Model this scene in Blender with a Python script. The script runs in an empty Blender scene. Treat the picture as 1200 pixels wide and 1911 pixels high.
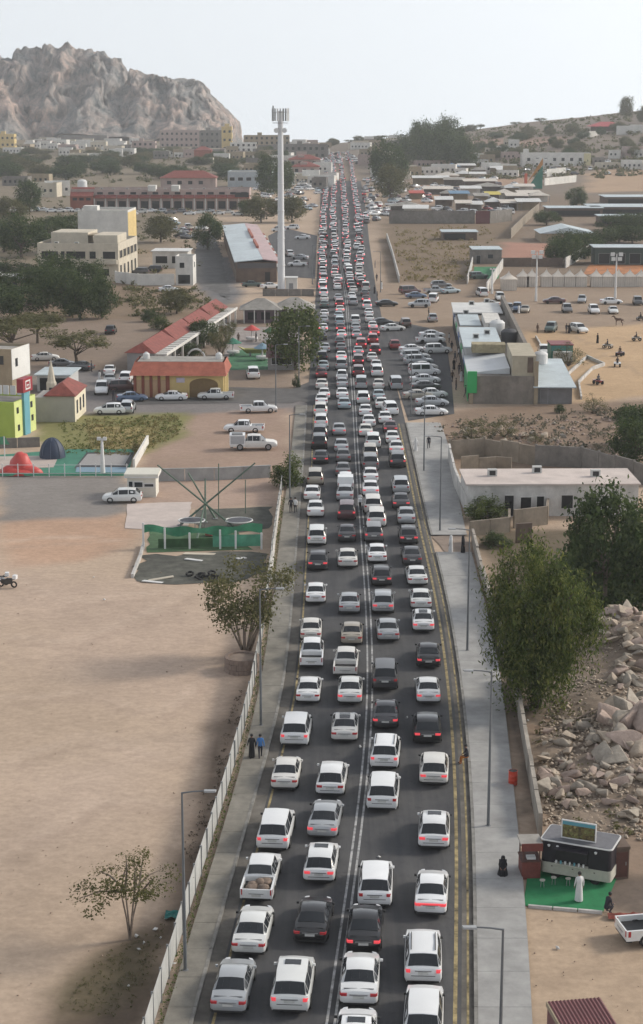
import bpy, bmesh, math, random
import numpy as np
from mathutils import Vector, Matrix, noise as mnoise

# ------------------------------------------------------------------ camera, sky, sun, exposure
scene = bpy.context.scene
COL = scene.collection
PW, PH, FPX = 1200.0, 1911.0, 3300.0          # photograph size and focal length in its pixels
HORIZON = 177.0
PITCH = math.atan((PH/2 - HORIZON)/FPX)
CAM_H = 43.2
cd = bpy.data.cameras.new('camera'); cam = bpy.data.objects.new('camera', cd); COL.objects.link(cam)
cam.location = (0, 0, CAM_H); cam.rotation_euler = (math.pi/2 - PITCH, 0, 0)
cd.sensor_fit = 'VERTICAL'; cd.sensor_height = 36.0; cd.lens = 36.0*FPX/PH
cd.clip_start = 0.5; cd.clip_end = 9000
scene.camera = cam

SUN_AZ, SUN_EL = math.radians(72), math.radians(30)     # azimuth from +Y towards +X
world = bpy.data.worlds.new('World'); scene.world = world; world.use_nodes = True
wn = world.node_tree.nodes; wl = world.node_tree.links
bg = wn['Background']
sky = wn.new('ShaderNodeTexSky'); sky.sky_type = 'NISHITA'; sky.sun_disc = False
sky.sun_elevation = SUN_EL; sky.sun_rotation = SUN_AZ
sky.air_density = 1.0; sky.dust_density = 1.0; sky.ozone_density = 1.0; sky.altitude = 0
hsv = wn.new('ShaderNodeHueSaturation'); hsv.inputs['Saturation'].default_value = 0.24
# the sky just above the horizon goes on below it (the plateau ends before the true horizon)
stc = wn.new('ShaderNodeTexCoord'); sxyz = wn.new('ShaderNodeSeparateXYZ'); cxyz = wn.new('ShaderNodeCombineXYZ'); smx = wn.new('ShaderNodeMath'); smx.operation = 'MAXIMUM'; smx.inputs[1].default_value = 0.17
wl.new(stc.outputs['Generated'], sxyz.inputs[0]); wl.new(sxyz.outputs[0], cxyz.inputs[0]); wl.new(sxyz.outputs[1], cxyz.inputs[1]); wl.new(sxyz.outputs[2], smx.inputs[0]); wl.new(smx.outputs[0], cxyz.inputs[2]); wl.new(cxyz.outputs[0], sky.inputs[0])
wl.new(sky.outputs[0], hsv.inputs['Color']); wl.new(hsv.outputs[0], bg.inputs['Color'])
bg.inputs['Strength'].default_value = 0.108
sd = bpy.data.lights.new('sun', 'SUN'); sd.energy = 1.5; sd.angle = math.radians(12); sd.color = (1.0, 0.91, 0.77)
sun = bpy.data.objects.new('sun', sd); COL.objects.link(sun)
to_sun = Vector((math.cos(SUN_EL)*math.sin(SUN_AZ), math.cos(SUN_EL)*math.cos(SUN_AZ), math.sin(SUN_EL)))
sun.rotation_euler = to_sun.to_track_quat('Z', 'Y').to_euler(); sun.location = (200, 100, 300)
vs = scene.view_settings; vs.view_transform = 'Standard'; vs.look = 'None'; vs.gamma = 1.0; vs.use_curve_mapping = False
vs.exposure = 0.92
scene.cycles.use_denoising = True
scene.cycles.max_bounces = 6; scene.cycles.volume_bounces = 0; scene.cycles.transparent_max_bounces = 8

# ------------------------------------------------------------------ pixel helpers (direction only; distance from the terrain)
CP, SP = math.cos(PITCH), math.sin(PITCH)
def smooth(a, b, x):
    t = np.clip((np.asarray(x, float)-a)/(b-a), 0, 1); return t*t*(3-2*t)
RX = np.array([-400, -60, 0, 45, 91, 136, 182, 227, 273, 420, 700]); RZ = np.array([0, 0, 1.5, 6, 10, 14.6, 20, 24.6, 30.5, 44, 60])
def hz(X, Y):
    X = np.asarray(X, float); Y = np.asarray(Y, float)
    z = np.interp(X, RX, RZ)*smooth(880, 1500, Y)
    yc = 1550 + 650*smooth(60, 160, -X)
    return z - 0.06*np.maximum(0, Y-yc)
def ray(px, py):
    a, b = (px-PW/2)/FPX, (py-PH/2)/FPX
    return a, CP - b*SP, -SP - b*CP
def G(px, py, z=0.0):
    """ground point under a pixel: march the ray to the terrain (+z)"""
    dx, dy, dz = ray(px, py)
    if py > 330:
        t = (z-CAM_H)/dz; return Vector((dx*t, dy*t, z))
    ts = np.arange(700, 2600, 1.0)
    d = CAM_H + dz*ts - hz(dx*ts, dy*ts) - z
    k = np.nonzero(d < 0)[0]
    t = float(ts[k[0]]) if len(k) else 1540.0
    return Vector((dx*t, dy*t, float(hz(dx*t, dy*t))+z))
def project(p):
    X, Y, Z = p[0], p[1], p[2]-CAM_H
    d = Y*CP - Z*SP; u = Y*SP + Z*CP
    return PW/2 + FPX*X/d, PH/2 - FPX*u/d
def Hpx(base, top_py):
    """height in metres of a vertical whose foot is at pixel base and whose top is seen at row top_py"""
    b = G(*base); dx, dy, dz = ray(base[0], top_py)
    t = b.y/dy; return CAM_H + dz*t - b.z

# ------------------------------------------------------------------ materials
MATS = {}
def newmat(name):
    m = bpy.data.materials.new(name); m.use_nodes = True
    nt = m.node_tree; return m, nt.nodes, nt.links, nt.nodes['Principled BSDF']
def mat(name, col, rough=0.8, var=0.12, scale=3.0, metal=0.0, bump=0.0, bscale=None, spec=0.5, stain=0.0, coat=0.0, col2=None, emit=None, estr=0.0, trans=0.0):
    if name in MATS: return MATS[name]
    m, N, L, P = newmat(name)
    P.inputs['Roughness'].default_value = rough; P.inputs['Metallic'].default_value = metal
    P.inputs['Specular IOR Level'].default_value = spec; P.inputs['Coat Weight'].default_value = coat
    P.inputs['Coat Roughness'].default_value = 0.08
    tc = N.new('ShaderNodeTexCoord'); geo = N.new('ShaderNodeNewGeometry')
    no = N.new('ShaderNodeTexNoise'); no.inputs['Scale'].default_value = scale; no.inputs['Detail'].default_value = 6; no.inputs['Roughness'].default_value = 0.65
    L.new(geo.outputs['Position'], no.inputs['Vector'])
    cr = N.new('ShaderNodeValToRGB')
    c2 = col2 or tuple(c*(1-var*1.6) for c in col)
    cr.color_ramp.elements[0].position = 0.3; cr.color_ramp.elements[1].position = 0.7
    cr.color_ramp.elements[0].color = (*c2, 1); cr.color_ramp.elements[1].color = (*[min(1, c*(1+var*0.5)) for c in col], 1)
    L.new(no.outputs['Fac'], cr.inputs['Fac']); out = cr.outputs['Color']
    if stain > 0:
        n2 = N.new('ShaderNodeTexNoise'); n2.inputs['Scale'].default_value = scale*0.22; n2.inputs['Detail'].default_value = 8; n2.inputs['Roughness'].default_value = 0.75
        mp = N.new('ShaderNodeMapping'); mp.inputs['Scale'].default_value = (1, 1, 0.35)
        L.new(geo.outputs['Position'], mp.inputs['Vector']); L.new(mp.outputs[0], n2.inputs['Vector'])
        r2 = N.new('ShaderNodeValToRGB'); r2.color_ramp.elements[0].position = 0.38; r2.color_ramp.elements[1].position = 0.62
        r2.color_ramp.elements[0].color = (1-stain,)*3+(1,); r2.color_ramp.elements[1].color = (1, 1, 1, 1)
        mx = N.new('ShaderNodeMix'); mx.data_type = 'RGBA'; mx.blend_type = 'MULTIPLY'; mx.inputs[0].default_value = 1
        L.new(n2.outputs['Fac'], r2.inputs['Fac']); L.new(out, mx.inputs[6]); L.new(r2.outputs['Color'], mx.inputs[7]); out = mx.outputs[2]
    L.new(out, P.inputs['Base Color'])
    if bump > 0:
        b = N.new('ShaderNodeBump'); b.inputs['Strength'].default_value = bump; b.inputs['Distance'].default_value = 0.05
        n3 = N.new('ShaderNodeTexNoise'); n3.inputs['Scale'].default_value = bscale or scale*4; n3.inputs['Detail'].default_value = 5
        L.new(geo.outputs['Position'], n3.inputs['Vector']); L.new(n3.outputs['Fac'], b.inputs['Height']); L.new(b.outputs[0], P.inputs['Normal'])
    if emit:
        P.inputs['Emission Color'].default_value = (*emit, 1); P.inputs['Emission Strength'].default_value = estr
    MATS[name] = m; return m
def leafmat(name, c1, c2, c3):
    if name in MATS: return MATS[name]
    m, N, L, P = newmat(name)
    geo = N.new('ShaderNodeNewGeometry'); no = N.new('ShaderNodeTexNoise'); no.inputs['Scale'].default_value = 0.9; no.inputs['Detail'].default_value = 3
    L.new(geo.outputs['Position'], no.inputs['Vector'])
    ad = N.new('ShaderNodeMath'); ad.operation = 'MULTIPLY_ADD'; ad.inputs[1].default_value = 0.45
    L.new(geo.outputs['Random Per Island'], ad.inputs[0])
    sb = N.new('ShaderNodeMath'); sb.operation = 'MULTIPLY_ADD'; sb.inputs[1].default_value = 1.3; sb.inputs[2].default_value = -0.38
    L.new(no.outputs['Fac'], sb.inputs[0]); L.new(sb.outputs[0], ad.inputs[2])
    cr = N.new('ShaderNodeValToRGB'); e = cr.color_ramp.elements
    e[0].position = 0.15; e[0].color = (*c1, 1); e[1].position = 0.85; e[1].color = (*c3, 1)
    k = e.new(0.5); k.color = (*c2, 1)
    L.new(ad.outputs[0], cr.inputs['Fac']); L.new(cr.outputs['Color'], P.inputs['Base Color'])
    P.inputs['Roughness'].default_value = 0.75; P.inputs['Specular IOR Level'].default_value = 0.15
    tr = N.new('ShaderNodeBsdfTranslucent'); ms = N.new('ShaderNodeMixShader'); ms.inputs[0].default_value = 0.35
    L.new(cr.outputs['Color'], tr.inputs['Color']); L.new(P.outputs[0], ms.inputs[1]); L.new(tr.outputs[0], ms.inputs[2])
    L.new(ms.outputs[0], N['Material Output'].inputs['Surface'])
    MATS[name] = m; return m

# ------------------------------------------------------------------ mesh builder
class MB:
    def __init__(s): s.v = []; s.f = []; s.m = []
    def add(s, vs_, fs, mi=0):
        o = len(s.v); s.v += [tuple(p) for p in vs_]; s.f += [tuple(i+o for i in f) for f in fs]; s.m += [mi]*len(fs); return s
    def box(s, x0, x1, y0, y1, z0, z1, mi=0):
        v = [(x0,y0,z0),(x1,y0,z0),(x1,y1,z0),(x0,y1,z0),(x0,y0,z1),(x1,y0,z1),(x1,y1,z1),(x0,y1,z1)]
        return s.add(v, [(0,3,2,1),(4,5,6,7),(0,1,5,4),(1,2,6,5),(2,3,7,6),(3,0,4,7)], mi)
    def prism(s, poly, z0, z1, mi=0):
        n = len(poly); v = [(p[0], p[1], z0) for p in poly]+[(p[0], p[1], z1) for p in poly]
        return s.add(v, [tuple(range(n-1, -1, -1)), tuple(range(n, 2*n))]+[(i, (i+1) % n, n+(i+1) % n, n+i) for i in range(n)], mi)
    def tube(s, pts, rad, n=8, mi=0, cap=True):
        pts = [Vector(p) for p in pts]; rad = rad if isinstance(rad, (list, tuple)) else [rad]*len(pts)
        vs_, fs = [], []
        for i, p in enumerate(pts):
            d = (pts[min(i+1, len(pts)-1)]-pts[max(i-1, 0)]).normalized()
            a = d.orthogonal().normalized() if abs(d.z) < 0.9 else Vector((1, 0, 0)); a = (a-d*a.dot(d)).normalized(); b = d.cross(a)
            for k in range(n):
                t = 2*math.pi*k/n; vs_.append(p+(a*math.cos(t)+b*math.sin(t))*rad[i])
        for i in range(len(pts)-1):
            for k in range(n): fs.append((i*n+k, i*n+(k+1) % n, (i+1)*n+(k+1) % n, (i+1)*n+k))
        if cap: fs += [tuple(range(n-1, -1, -1)), tuple((len(pts)-1)*n+k for k in range(n))]
        return s.add(vs_, fs, mi)
    def lathe(s, prof, n=12, c=(0, 0, 0), mi=0):
        vs_ = [(c[0]+r*math.cos(2*math.pi*k/n), c[1]+r*math.sin(2*math.pi*k/n), c[2]+z) for r, z in prof for k in range(n)]
        fs = [(i*n+k, i*n+(k+1) % n, (i+1)*n+(k+1) % n, (i+1)*n+k) for i in range(len(prof)-1) for k in range(n)]
        fs += [tuple(range(n-1, -1, -1)), tuple((len(prof)-1)*n+k for k in range(n))]
        return s.add(vs_, fs, mi)
    def mesh(s, name, mats, smooth_=False):
        me = bpy.data.meshes.new(name); me.from_pydata(s.v, [], s.f)
        for m in (mats if isinstance(mats, (list, tuple)) else [mats]): me.materials.append(m)
        if any(s.m): me.polygons.foreach_set('material_index', s.m)
        if smooth_:
            me.polygons.foreach_set('use_smooth', [True]*len(me.polygons))
            try: me.set_sharp_from_angle(angle=math.radians(smooth_ if smooth_ is not True else 40))
            except Exception: pass
        me.update(); return me
    def build(s, name, mats, parent=None, smooth_=False):
        return link(name, s.mesh(name, mats, smooth_), parent)
def link(name, data, parent=None):
    o = bpy.data.objects.new(name, data); COL.objects.link(o)
    if parent is not None: o.parent = parent
    return o
def tag(o, label=None, cat=None, group=None, kind=None):
    if label: o['label'] = label
    if cat: o['category'] = cat
    if group: o['group'] = group
    if kind: o['kind'] = kind
    return o
def thing(name, label, cat, loc=(0, 0, 0), rz=0.0, group=None):
    o = bpy.data.objects.new(name, None); COL.objects.link(o); o.empty_display_size = 0.3
    o.location = loc; o.rotation_euler = (0, 0, rz); return tag(o, label, cat, group)
def copy_tree(o, parent=None):
    c = o.copy(); COL.objects.link(c); c.parent = parent
    for ch in list(o.children): copy_tree(ch, c)
    return c
def np_mesh(name, verts, quads, mats):
    me = bpy.data.meshes.new(name); nv, nq, k = len(verts), len(quads), quads.shape[1]
    me.vertices.add(nv); me.vertices.foreach_set('co', np.asarray(verts, np.float32).ravel())
    me.loops.add(nq*k); me.loops.foreach_set('vertex_index', np.asarray(quads, np.int32).ravel())
    me.polygons.add(nq); me.polygons.foreach_set('loop_start', np.arange(0, nq*k, k, dtype=np.int32))
    for m in (mats if isinstance(mats, (list, tuple)) else [mats]): me.materials.append(m)
    me.update(calc_edges=True); me.validate(); return me
R = random.Random(7)
HAZE = 0.00016
# ------------------------------------------------------------------ terrain (one sheet to the horizon) with soil colours
def axis(lo, hi, step_fn):
    a = [lo]
    while a[-1] < hi: a.append(a[-1]+step_fn(a[-1]))
    return np.array(a)
gy = axis(-60, 2700, lambda y: max(0.9, 0.0075*max(y, 0)) if y > 55 else 12)
gxp = axis(0, 900, lambda x: 0.9 if x < 55 else max(0.9, 0.03*(x-30)))
gx = np.concatenate([-gxp[:0:-1], gxp])
GX, GY = np.meshgrid(gx, gy)
nx, ny = len(gx), len(gy)
rng = np.random.RandomState(3)
def vnoise(X, Y, s, seed=0):
    """cheap value noise"""
    r = np.random.RandomState(seed).rand(256, 256); x, y = X/s, Y/s
    xi, yi = np.floor(x).astype(int), np.floor(y).astype(int); fx, fy = x-xi, y-yi
    fx = fx*fx*(3-2*fx); fy = fy*fy*(3-2*fy)
    a = r[yi % 256, xi % 256]; b = r[yi % 256, (xi+1) % 256]; c = r[(yi+1) % 256, xi % 256]; d = r[(yi+1) % 256, (xi+1) % 256]
    return (a*(1-fx)+b*fx)*(1-fy)+(c*(1-fx)+d*fx)*fy
def fbm(X, Y, s, seed=0, o=4):
    t = 0; A = 0.5; n = 0
    for k in range(o): t = t+A*vnoise(X, Y, s/2**k, seed+k); n += A; A *= 0.5
    return t/n
DIRT = np.array((.435, .335, .255))
colr = np.ones((ny, nx, 3))*DIRT
def zone(poly, col, feather=2.0, amt=1.0, wob=2.0, seed=1, world_pts=False):
    P = np.array([(G(*p)[:2] if not world_pts else p) for p in poly])
    m = feather*3+wob*2
    sel = (GX > P[:, 0].min()-m) & (GX < P[:, 0].max()+m) & (GY > P[:, 1].min()-m) & (GY < P[:, 1].max()+m)
    if not sel.any(): return
    x = GX[sel]+(fbm(GX[sel], GY[sel], wob*4, seed)-.5)*wob*3; y = GY[sel]+(fbm(GX[sel], GY[sel], wob*4, seed+50)-.5)*wob*3
    ins = np.zeros(len(x), bool); dist = np.full(len(x), 1e9)
    for i in range(len(P)):
        (x1, y1), (x2, y2) = P[i], P[(i+1) % len(P)]
        c = ((y1 > y) != (y2 > y)) & (x < (x2-x1)*(y-y1)/((y2-y1) or 1e-9)+x1); ins ^= c
        dx, dy = x2-x1, y2-y1; L2 = dx*dx+dy*dy+1e-9
        t = np.clip(((x-x1)*dx+(y-y1)*dy)/L2, 0, 1); dist = np.minimum(dist, np.hypot(x-x1-t*dx, y-y1-t*dy))
    sd_ = np.where(ins, dist, -dist); a = smooth(-feather, feather, sd_)*amt
    colr[sel] = colr[sel]*(1-a[:, None])+np.array(col)*a[:, None]
# large soil areas, each with its own colour
far_l = [(-900, 330), (-40, 330), (-40, 1700), (-900, 2400)]
zone(far_l, (.205, .17, .125), 20, 1, 10, 5, True)
zone([(20, 330), (900, 330), (900, 1600), (20, 1600)], (.215, .165, .125), 20, 1, 10, 6, True)
zone([(40, 800), (900, 800), (900, 2000), (-60, 2000), (-40, 1300)], (.20, .165, .135), 30, 1, 14, 7, True)
zone([(0, 960), (250, 960), (235, 1020), (150, 1045), (0, 1060)], (.44, .285, .20), 1.6, .8, 1.5, 8)
zone([(0, 885), (235, 885), (240, 950), (180, 965), (0, 972)], (.24, .22, .205), 1.2, 1, 1.0, 9)
zone([(0, 560), (420, 560), (560, 590), (560, 760), (430, 780), (180, 790), (0, 800)], (.245, .19, .15), 3, 1, 2, 10)
zone([(60, 690), (250, 690), (250, 745), (580, 745), (580, 770), (340, 775), (60, 780)], (.20, .185, .18), 1.5, 1, 1, 11)
zone([(260, 775), (545, 760), (545, 890), (270, 880)], (.325, .235, .185), 1.5, 1, 1.5, 12)
zone([(280, 890), (520, 890), (515, 940), (400, 950), (250, 935)], (.38, .28, .225), 1, 1, 1, 13)
zone([(70, 775), (335, 770), (345, 810), (270, 850), (120, 850), (60, 820)], (.215, .205, .09), 1.0, 1, 1.5, 14)
zone([(160, 790), (300, 800), (260, 850), (170, 850)], (.34, .27, .13), 1.0, .8, 1.5, 15)
zone([(370, 480), (440, 480), (450, 560), (400, 570), (360, 540)], (.17, .165, .165), 2, 1, 1.5, 16)
zone([(0, 520), (200, 520), (360, 540), (400, 590), (300, 600), (60, 590), (0, 600)], (.235, .175, .125), 3, 1, 2, 17)
# strip of dark soil and weeds along the fence
zone([(60, 1960), (170, 1800), (260, 1740), (330, 1600), (395, 1430), (430, 1320), (455, 1255), (400, 1245), (430, 1215), (500, 1190), (470, 1400), (300, 1890), (270, 1960)], (.105, .08, .062), 1.1, .95, 1.4, 18)
zone([(110, 1850), (200, 1770), (290, 1730), (300, 1790), (230, 1900), (110, 1911)], (.13, .11, .065), 1.2, .6, 1.2, 19)  # darker patch below the young acacia
zone([(0, 1590), (50, 1585), (52, 1605), (0, 1612)], (.25, .19, .14), .7, .8, .7, 20)
for k, (x, y, w) in enumerate([(110, 1140, 30), (165, 1157, 22), (170, 1195, 20), (125, 1222, 50), (65, 1190, 14), (165, 1228, 30), (20, 1122, 50), (150, 1735, 12), (380, 1265, 40), (375, 1195, 14)]):
    zone([(x-w/2, y-3), (x+w/2, y-4), (x+w/2, y+3), (x-w/2, y+4)], (.22, .17, .13), .5, .75, .6, 30+k)
zone([(0, 1050), (370, 1090), (430, 1180), (300, 1330), (0, 1200)], (.45, .345, .275), 6, .8, 5, 45)
zone([(0, 1450), (330, 1400), (250, 1560), (0, 1700)], (.43, .335, .27), 6, .7, 5, 46)
# right side
zone([(960, 1690), (1250, 1690), (1250, 2000), (985, 2000)], (.43, .325, .235), .8, 1, .8, 21)
zone([(1060, 1600), (1250, 1600), (1250, 1720), (1130, 1700)], (.15, .12, .10), .8, 1, .8, 22)
zone([(930, 1180), (1250, 1130), (1250, 1620), (1000, 1620), (990, 1540)], (.27, .20, .15), 1, 1, 1, 23)
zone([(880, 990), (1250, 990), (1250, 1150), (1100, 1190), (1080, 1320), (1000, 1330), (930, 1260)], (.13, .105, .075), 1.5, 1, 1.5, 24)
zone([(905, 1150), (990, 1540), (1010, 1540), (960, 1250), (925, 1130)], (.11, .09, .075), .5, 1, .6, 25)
zone([(790, 770), (1250, 740), (1250, 880), (860, 880), (820, 850)], (.24, .175, .13), 2, 1, 2, 26)
zone([(1000, 590), (1250, 580), (1250, 740), (1080, 750), (980, 700), (980, 620)], (.47, .33, .205), 2, 1, 2, 27)
zone([(700, 530), (1250, 530), (1250, 600), (990, 620), (840, 600), (760, 640), (700, 580)], (.29, .22, .165), 2, 1, 2, 28)
zone([(715, 400), (915, 415), (960, 420), (930, 470), (880, 480), (870, 530), (740, 528), (712, 470)], (.20, .15, .105), 3, 1, 3, 29)
zone([(935, 452), (1040, 455), (1030, 490), (940, 490)], (.36, .20, .15), 3, 1, 2, 50)
zone([(760, 320), (980, 310), (1000, 345), (780, 385)], (.36, .24, .17), 5, .9, 4, 51)
zone([(1090, 320), (1250, 300), (1250, 355), (1090, 360)], (.40, .28, .19), 6, .9, 5, 52)
zone([(850, 262), (1050, 255), (1060, 270), (860, 276)], (.34, .22, .17), 10, .7, 8, 53)
def track(pts, w, col, amt):
    P = [G(*p) for p in pts]; Lp, Rp = [], []
    for i, p in enumerate(P):
        d = (P[min(i+1, len(P)-1)]-P[max(i-1, 0)]).normalized(); n = Vector((-d.y, d.x, 0))*w/2; Lp.append((p.x+n.x, p.y+n.y)); Rp.append((p.x-n.x, p.y-n.y))
    zone(Lp+Rp[::-1], col, .5, amt, .5, 91, True)
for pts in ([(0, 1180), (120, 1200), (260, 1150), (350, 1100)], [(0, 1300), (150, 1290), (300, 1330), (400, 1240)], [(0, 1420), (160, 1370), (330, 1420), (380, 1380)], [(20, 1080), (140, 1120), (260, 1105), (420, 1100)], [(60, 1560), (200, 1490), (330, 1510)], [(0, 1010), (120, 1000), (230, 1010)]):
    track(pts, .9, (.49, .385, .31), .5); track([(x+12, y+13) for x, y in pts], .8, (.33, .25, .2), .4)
for pts in ([(1000, 1760), (1100, 1745), (1200, 1790)], [(1010, 1840), (1120, 1800), (1200, 1850)], [(300, 800), (420, 830), (540, 790)], [(290, 860), (400, 845), (540, 860)], [(1010, 600), (1100, 640), (1200, 620)], [(1050, 700), (1130, 660), (1200, 700)], [(880, 590), (1000, 600), (1200, 590)]): track(pts, 1.0, (.30, .225, .165), .45)
mot = fbm(GX, GY, 9, 60, 5); mot2 = fbm(GX, GY, 60, 70, 4)
colr *= (0.86+0.28*mot)[..., None]*(0.9+0.2*mot2)[..., None]
GZ = hz(GX, GY)-0.05
rough_mask = smooth(900, 1300, GY)
GZ += rough_mask*(fbm(GX, GY, 60, 80)-.5)*5*(np.abs(GX) > 60)
verts = np.stack([GX, GY, GZ], -1).reshape(-1, 3)
ii = (np.arange(ny-1)[:, None]*nx+np.arange(nx-1)[None, :]).ravel()
quads = np.stack([ii, ii+1, ii+nx+1, ii+nx], 1)
def soilmat():
    m, N, L, P = newmat('soil')
    at = N.new('ShaderNodeAttribute'); at.attribute_name = 'soil'
    geo = N.new('ShaderNodeNewGeometry')
    def noise(s, d=6, r=.7):
        n = N.new('ShaderNodeTexNoise'); n.inputs['Scale'].default_value = s; n.inputs['Detail'].default_value = d; n.inputs['Roughness'].default_value = r
        L.new(geo.outputs['Position'], n.inputs['Vector']); return n.outputs['Fac']
    def ramp(f, a, b, p0, p1):
        c = N.new('ShaderNodeValToRGB'); c.color_ramp.elements[0].position = p0; c.color_ramp.elements[1].position = p1
        c.color_ramp.elements[0].color = (a, a, a, 1); c.color_ramp.elements[1].color = (b, b, b, 1); L.new(f, c.inputs['Fac']); return c.outputs['Color']
    def mul(a, b):
        x = N.new('ShaderNodeMix'); x.data_type = 'RGBA'; x.blend_type = 'MULTIPLY'; x.inputs[0].default_value = 1
        L.new(a, x.inputs[6]); L.new(b, x.inputs[7]); return x.outputs[2]
    c = mul(at.outputs['Color'], ramp(noise(.35), .92, 1.07, .3, .7))
    c = mul(c, ramp(noise(2.5, 8), .88, 1.07, .32, .62))
    c = mul(c, ramp(noise(.9, 10, .8), .78, 1.0, .28, .42))
    wv = N.new('ShaderNodeTexNoise'); wv.inputs['Scale'].default_value = 1; wv.inputs['Detail'].default_value = 5
    mp = N.new('ShaderNodeMapping'); mp.inputs['Scale'].default_value = (.8, 1.6, 1); mp.inputs['Rotation'].default_value = (0, 0, .9)
    L.new(geo.outputs['Position'], mp.inputs['Vector']); L.new(mp.outputs[0], wv.inputs['Vector'])
    c = mul(c, ramp(wv.outputs['Fac'], .95, 1.03, .4, .6))
    L.new(c, P.inputs['Base Color']); P.inputs['Roughness'].default_value = .95; P.inputs['Specular IOR Level'].default_value = .1
    b = N.new('ShaderNodeBump'); b.inputs['Strength'].default_value = .35; b.inputs['Distance'].default_value = .05
    L.new(noise(2.2, 9, .75), b.inputs['Height']); L.new(b.outputs[0], P.inputs['Normal'])
    return m
SOIL = soilmat()
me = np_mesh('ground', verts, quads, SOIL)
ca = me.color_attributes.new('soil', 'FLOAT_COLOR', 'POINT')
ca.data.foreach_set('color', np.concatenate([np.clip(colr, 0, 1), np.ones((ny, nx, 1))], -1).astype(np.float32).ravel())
me.polygons.foreach_set('use_smooth', [True]*len(me.polygons))
ground = tag(link('ground', me), 'dry sandy ground of the town spreading to the hills', 'ground', kind='structure')

# ------------------------------------------------------------------ rocky mountain beyond the town
def rockmat():
    m, N, L, P = newmat('mountain_rock')
    geo = N.new('ShaderNodeNewGeometry')
    mp = N.new('ShaderNodeMapping'); mp.inputs['Scale'].default_value = (1, 1, .55); L.new(geo.outputs['Position'], mp.inputs['Vector'])
    n = N.new('ShaderNodeTexNoise'); n.inputs['Scale'].default_value = .085; n.inputs['Detail'].default_value = 9; n.inputs['Roughness'].default_value = .75; L.new(mp.outputs[0], n.inputs['Vector'])
    cr = N.new('ShaderNodeValToRGB'); e = cr.color_ramp.elements
    e[0].position = .38; e[0].color = (.12, .13, .13, 1); e[1].position = .64; e[1].color = (.56, .47, .42, 1)
    a = e.new(.45); a.color = (.23, .22, .215, 1); a = e.new(.53); a.color = (.37, .32, .295, 1)
    L.new(n.outputs['Fac'], cr.inputs['Fac'])
    n2 = N.new('ShaderNodeTexNoise'); n2.inputs['Scale'].default_value = .012; n2.inputs['Detail'].default_value = 3; L.new(geo.outputs['Position'], n2.inputs['Vector'])
    r2 = N.new('ShaderNodeValToRGB'); r2.color_ramp.elements[0].position = .4; r2.color_ramp.elements[1].position = .6
    r2.color_ramp.elements[0].color = (.75, .82, .85, 1); r2.color_ramp.elements[1].color = (1.1, .98, .92, 1); L.new(n2.outputs['Fac'], r2.inputs['Fac'])
    mx = N.new('ShaderNodeMix'); mx.data_type = 'RGBA'; mx.blend_type = 'MULTIPLY'; mx.inputs[0].default_value = 1
    L.new(cr.outputs['Color'], mx.inputs[6]); L.new(r2.outputs['Color'], mx.inputs[7]); L.new(mx.outputs[2], P.inputs['Base Color'])
    P.inputs['Roughness'].default_value = .95; P.inputs['Specular IOR Level'].default_value = .1
    b = N.new('ShaderNodeBump'); b.inputs['Strength'].default_value = 1; b.inputs['Distance'].default_value = 6
    n3 = N.new('ShaderNodeTexNoise'); n3.inputs['Scale'].default_value = .09; n3.inputs['Detail'].default_value = 8; n3.inputs['Roughness'].default_value = .7; L.new(mp.outputs[0], n3.inputs['Vector'])
    L.new(n3.outputs['Fac'], b.inputs['Height']); L.new(b.outputs[0], P.inputs['Normal'])
    return m
MD = 1960.0
skyl = [(-500, 190), (-300, 130), (-150, 108), (0, 104), (55, 102), (80, 96), (120, 88), (150, 91), (180, 92), (205, 100), (230, 120), (252, 138), (275, 134), (300, 136), (330, 139), (360, 141), (378, 146), (390, 160), (405, 176), (415, 190), (426, 210), (433, 236), (445, 262), (520, 268)]
sx = np.array([(p[0]-600)/FPX*MD*1.0 for p in skyl]); sz = np.array([CAM_H+(177-p[1])/FPX*MD for p in skyl])
mx_ = np.linspace(sx[0], sx[-1]+10, 330); my_ = np.linspace(MD-170, MD+260, 120)
MX, MY = np.meshgrid(mx_, my_)
prof = np.interp(MX+(fbm(MX, MY, 30, 90)-.5)*10, sx, sz)
rel = (MY-MD)
front = np.clip((rel+150)/150, 0, 1)
shape = np.where(rel < 0, .10+.90*front**1.1, 1-.5*(rel/260)**2)
ridge = 1-np.abs(2*fbm(MX*1.3, MY*.7, 55, 95, 5)-1)
ridge2 = 1-np.abs(2*fbm(MX*1.6, MY, 20, 99, 4)-1)
cut = np.where(rel < 0, 1-front, 0)
MZ = prof*shape+(ridge-.75)*34*np.clip(front*(1.25-front)*3, 0, 1)*np.where(rel < 0, 1, .3)+(ridge2-.75)*16*np.clip(front*2, 0, 1)*np.where(rel < -20, 1, .45)
gully = np.exp(-((MX-(190-600)/FPX*MD-rel*.25)/14)**2)*cut*26
gully += np.exp(-((MX-(70-600)/FPX*MD+rel*.2)/10)**2)*cut*14+np.exp(-((MX-(330-600)/FPX*MD-rel*.1)/9)**2)*cut*12
ridge3 = 1-np.abs(2*fbm(MX*1.5, MY*.8+MX*.2, 9, 111, 4)-1)
MZ = MZ+(ridge3-.75)*11*np.clip(front*2, 0, 1)*np.where(rel < 0, 1, .6)
MZ = np.maximum(MZ-gully, -8); MZ = np.where(MX > sx[-3], np.minimum(MZ, prof), MZ)
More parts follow.
